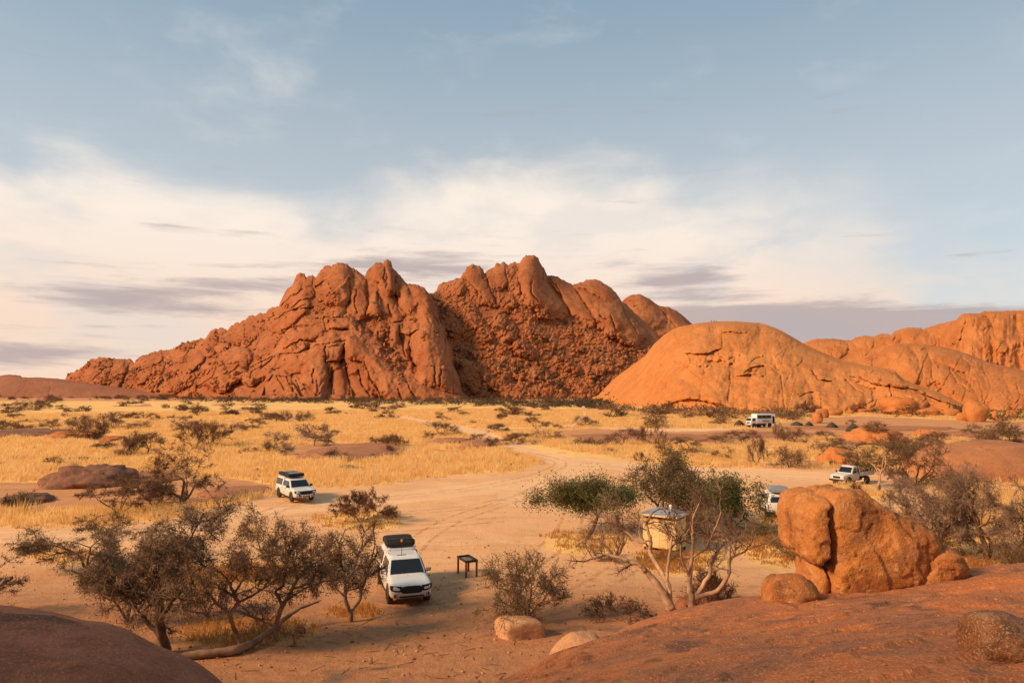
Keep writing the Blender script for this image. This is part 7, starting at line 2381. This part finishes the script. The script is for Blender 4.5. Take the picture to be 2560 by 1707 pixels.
for k_, (u_, sh_, tr_, lb_) in enumerate(((1779, (.04, .04, .05), (.03, .03, .035), 'person in dark clothes standing on the crest of the orange dome'),
                                          (1785.5, (.22, .10, .06), (.05, .05, .07), 'person in a brown top standing on the dome crest'), (1790, (.05, .07, .12), (.10, .08, .06), 'person in a blue top beside the brown clad one on the dome'))):
    j_ = int(np.argmin(np.abs(G_D['u'] - u_)))
    i_ = -2
    person((float(G_D['X'][i_, j_]), float(G_D['Y'][i_, j_]), float(G_D['Z'][i_, j_]) - .15), 2.5 + k_, k_, lb_, sh_, tr_, k_ % 2)


# ------------------------------------------------------------------ marks on the sand
def track_mat():
    T = new_mat('pressed_sand', 0.95, 0.1)
    P = T.node('ShaderNodeNewGeometry').outputs['Position']
    n1 = T.noise(P, 1.1, 5.0, 0.65)
    n2 = T.noise(P, 7.0, 3.0, 0.7)
    T.put(T.b.inputs['Base Color'], T.mix(T.ss(n2, .4, .6), (0.50, 0.245, 0.11), (0.60, 0.315, 0.15)))
    tr = T.node('ShaderNodeBsdfTransparent')
    e = T.node('ShaderNodeAttribute', dict(attribute_name='edge')).outputs['Fac']
    f = T.m('MULTIPLY', T.ss(n1, 0.36, 0.62), T.m('MULTIPLY', e, 0.42))
    ms = T.node('ShaderNodeMixShader', None, _0=f)
    T.l.new(tr.outputs[0], ms.inputs[1])
    T.l.new(T.b.outputs[0], ms.inputs[2])
    out = [n for n in T.n if n.type == 'OUTPUT_MATERIAL'][0]
    T.l.new(ms.outputs[0], out.inputs[0])
    return T.mat


M['track'] = track_mat()
ROUTES = [[(-60, 1352), (200, 1350), (440, 1330), (640, 1288), (740, 1252)], [(700, 1268), (900, 1250), (1150, 1225), (1330, 1190), (1400, 1155), (1300, 1128)], [(640, 1300), (900, 1290), (1200, 1262), (1500, 1200), (1800, 1188), (2050, 1200)],
          [(1010, 1395), (1060, 1340), (1160, 1290), (1300, 1240), (1400, 1190)], [(1040, 1500), (1130, 1560), (1180, 1640), (1150, 1720)], [(1100, 1480), (1300, 1420), (1420, 1320), (1440, 1240)], [(300, 1420), (560, 1370), (800, 1330), (1020, 1320), (1250, 1300)], [(900, 1560), (1050, 1600), (1200, 1570), (1420, 1500), (1560, 1420)],
          [(1250, 1108), (1330, 1126), (1430, 1150), (1620, 1172), (1900, 1185)]]
for k_, rt_ in enumerate(ROUTES):
    G_ = np.array([ground_pt(u_, v_) for u_, v_ in rt_])
    t_ = np.linspace(0, len(rt_) - 1, 90)
    # Catmull-Rom through the route points
    def cr(t):
        i = np.clip(np.floor(t).astype(int), 0, len(G_) - 2)
        f = (t - i)[:, None]
        p0, p1, p2, p3 = G_[np.maximum(i - 1, 0)], G_[i], G_[i + 1], G_[np.minimum(i + 2, len(G_) - 1)]
        return .5 * ((2 * p1) + (-p0 + p2) * f + (2 * p0 - 5 * p1 + 4 * p2 - p3) * f ** 2 + (-p0 + 3 * p1 - 3 * p2 + p3) * f ** 3)
    c_ = cr(t_)
    d_ = np.gradient(c_, axis=0)
    d_ /= np.linalg.norm(d_, axis=1)[:, None]
    nn = np.stack([-d_[:, 1], d_[:, 0]], 1)
    for side_ in (-.74, .74):
        offs = side_ + np.array([-.17, -.10, .10, .17])
        P_ = c_[:, None] + nn[:, None] * offs[None, :, None]
        z_ = gz(P_[..., 0], P_[..., 1]) + .012 + .003 * k_
        o_ = mesh_obj('tyre_track', np.dstack([P_, z_]).reshape(-1, 3), grid_faces(90, 4)[:, ::-1].copy(), M['track'])
        vattr(o_, 'edge', np.tile([0, 1, 1, 0], 90))
        tag(o_, 'faint tyre track pressed into the sand', kind='structure')

# -- pebbles, sticks and dung scattered over the sand
def litter(n, seed, smin, smax, mat, name, label, box):
    rng = np.random.default_rng(seed)
    u_ = rng.uniform(box[0], box[2], n * 2)
    v_ = rng.uniform(box[1], box[3], n * 2)
    x, y = ground_pt(u_, v_)
    ok = fbm(x / 5, y / 5, 3, seed) + .3 * rng.random(n * 2) > .05
    x, y = x[ok][:n], y[ok][:n]
    N = len(x)
    Vi, Fi = ico(1)
    s = smin + (smax - smin) * rng.random(N) ** 3
    P = Vi[None] * (1 + rng.uniform(-.25, .25, (N, len(Vi))))[..., None] * (s[:, None] * rng.uniform(.6, 1.3, (N, 3)))[:, None]
    P = P + np.stack([x, y, gz(x, y) + .2 * s], 1)[:, None]
    F = (Fi[None] + (np.arange(N) * len(Vi))[:, None, None]).reshape(-1, 3)
    o_ = mesh_obj(name, P.reshape(-1, 3), F, mat, smooth=False)
    return tag(o_, label, kind='stuff')


litter(900, 61, .015, .07, M['granite_pale'], 'pebbles', 'pale pebbles strewn over the sand', (0, 1330, 1900, 1707))
litter(500, 62, .02, .08, M['granite_dark'], 'dark_pebbles', 'dark pebbles and dung strewn over the sand', (300, 1250, 1900, 1707))
rng_l = np.random.default_rng(63)
sg_ = []
for _ in range(260):
    x_, y_ = ground_pt(rng_l.uniform(350, 1850), rng_l.uniform(1400, 1700))
    a_, l_ = rng_l.uniform(0, 6.28), rng_l.uniform(.15, .7)
    z_ = float(gz(x_, y_)) + .015
    sg_.append((x_, y_, z_, x_ + math.cos(a_) * l_, y_ + math.sin(a_) * l_, z_ + .02, .012, .006))
Pl, Fl = tubes(sg_, 4)
tag(mesh_obj('fallen_twigs', Pl, Fl, M['twig_brown']), 'dry fallen twigs lying on the sand', kind='stuff')
# grit on the near slab
rng_g = np.random.default_rng(64)
gx, gy = rng_g.uniform(-2, 16, 2200), rng_g.uniform(6, 26, 2200)
gzs = slab_z(gx, gy)
ok = (fbm(gx / 2.2, gy / 2.2, 3, 65) > .02) & (gzs > .3)
gx, gy, gzs = gx[ok], gy[ok], gzs[ok]
Vi, Fi = ico(1)
s_ = .006 + .024 * rng_g.random(len(gx)) ** 4
P_ = Vi[None] * (s_[:, None] * rng_g.uniform(.7, 1.3, (len(gx), 3)))[:, None] + np.stack([gx, gy, gzs + s_ * .3], 1)[:, None]
tag(mesh_obj('grit', P_.reshape(-1, 3), (Fi[None] + (np.arange(len(gx)) * len(Vi))[:, None, None]).reshape(-1, 3), M['granite_orange'], smooth=False), 'loose orange grit lying on the granite slab', kind='stuff')
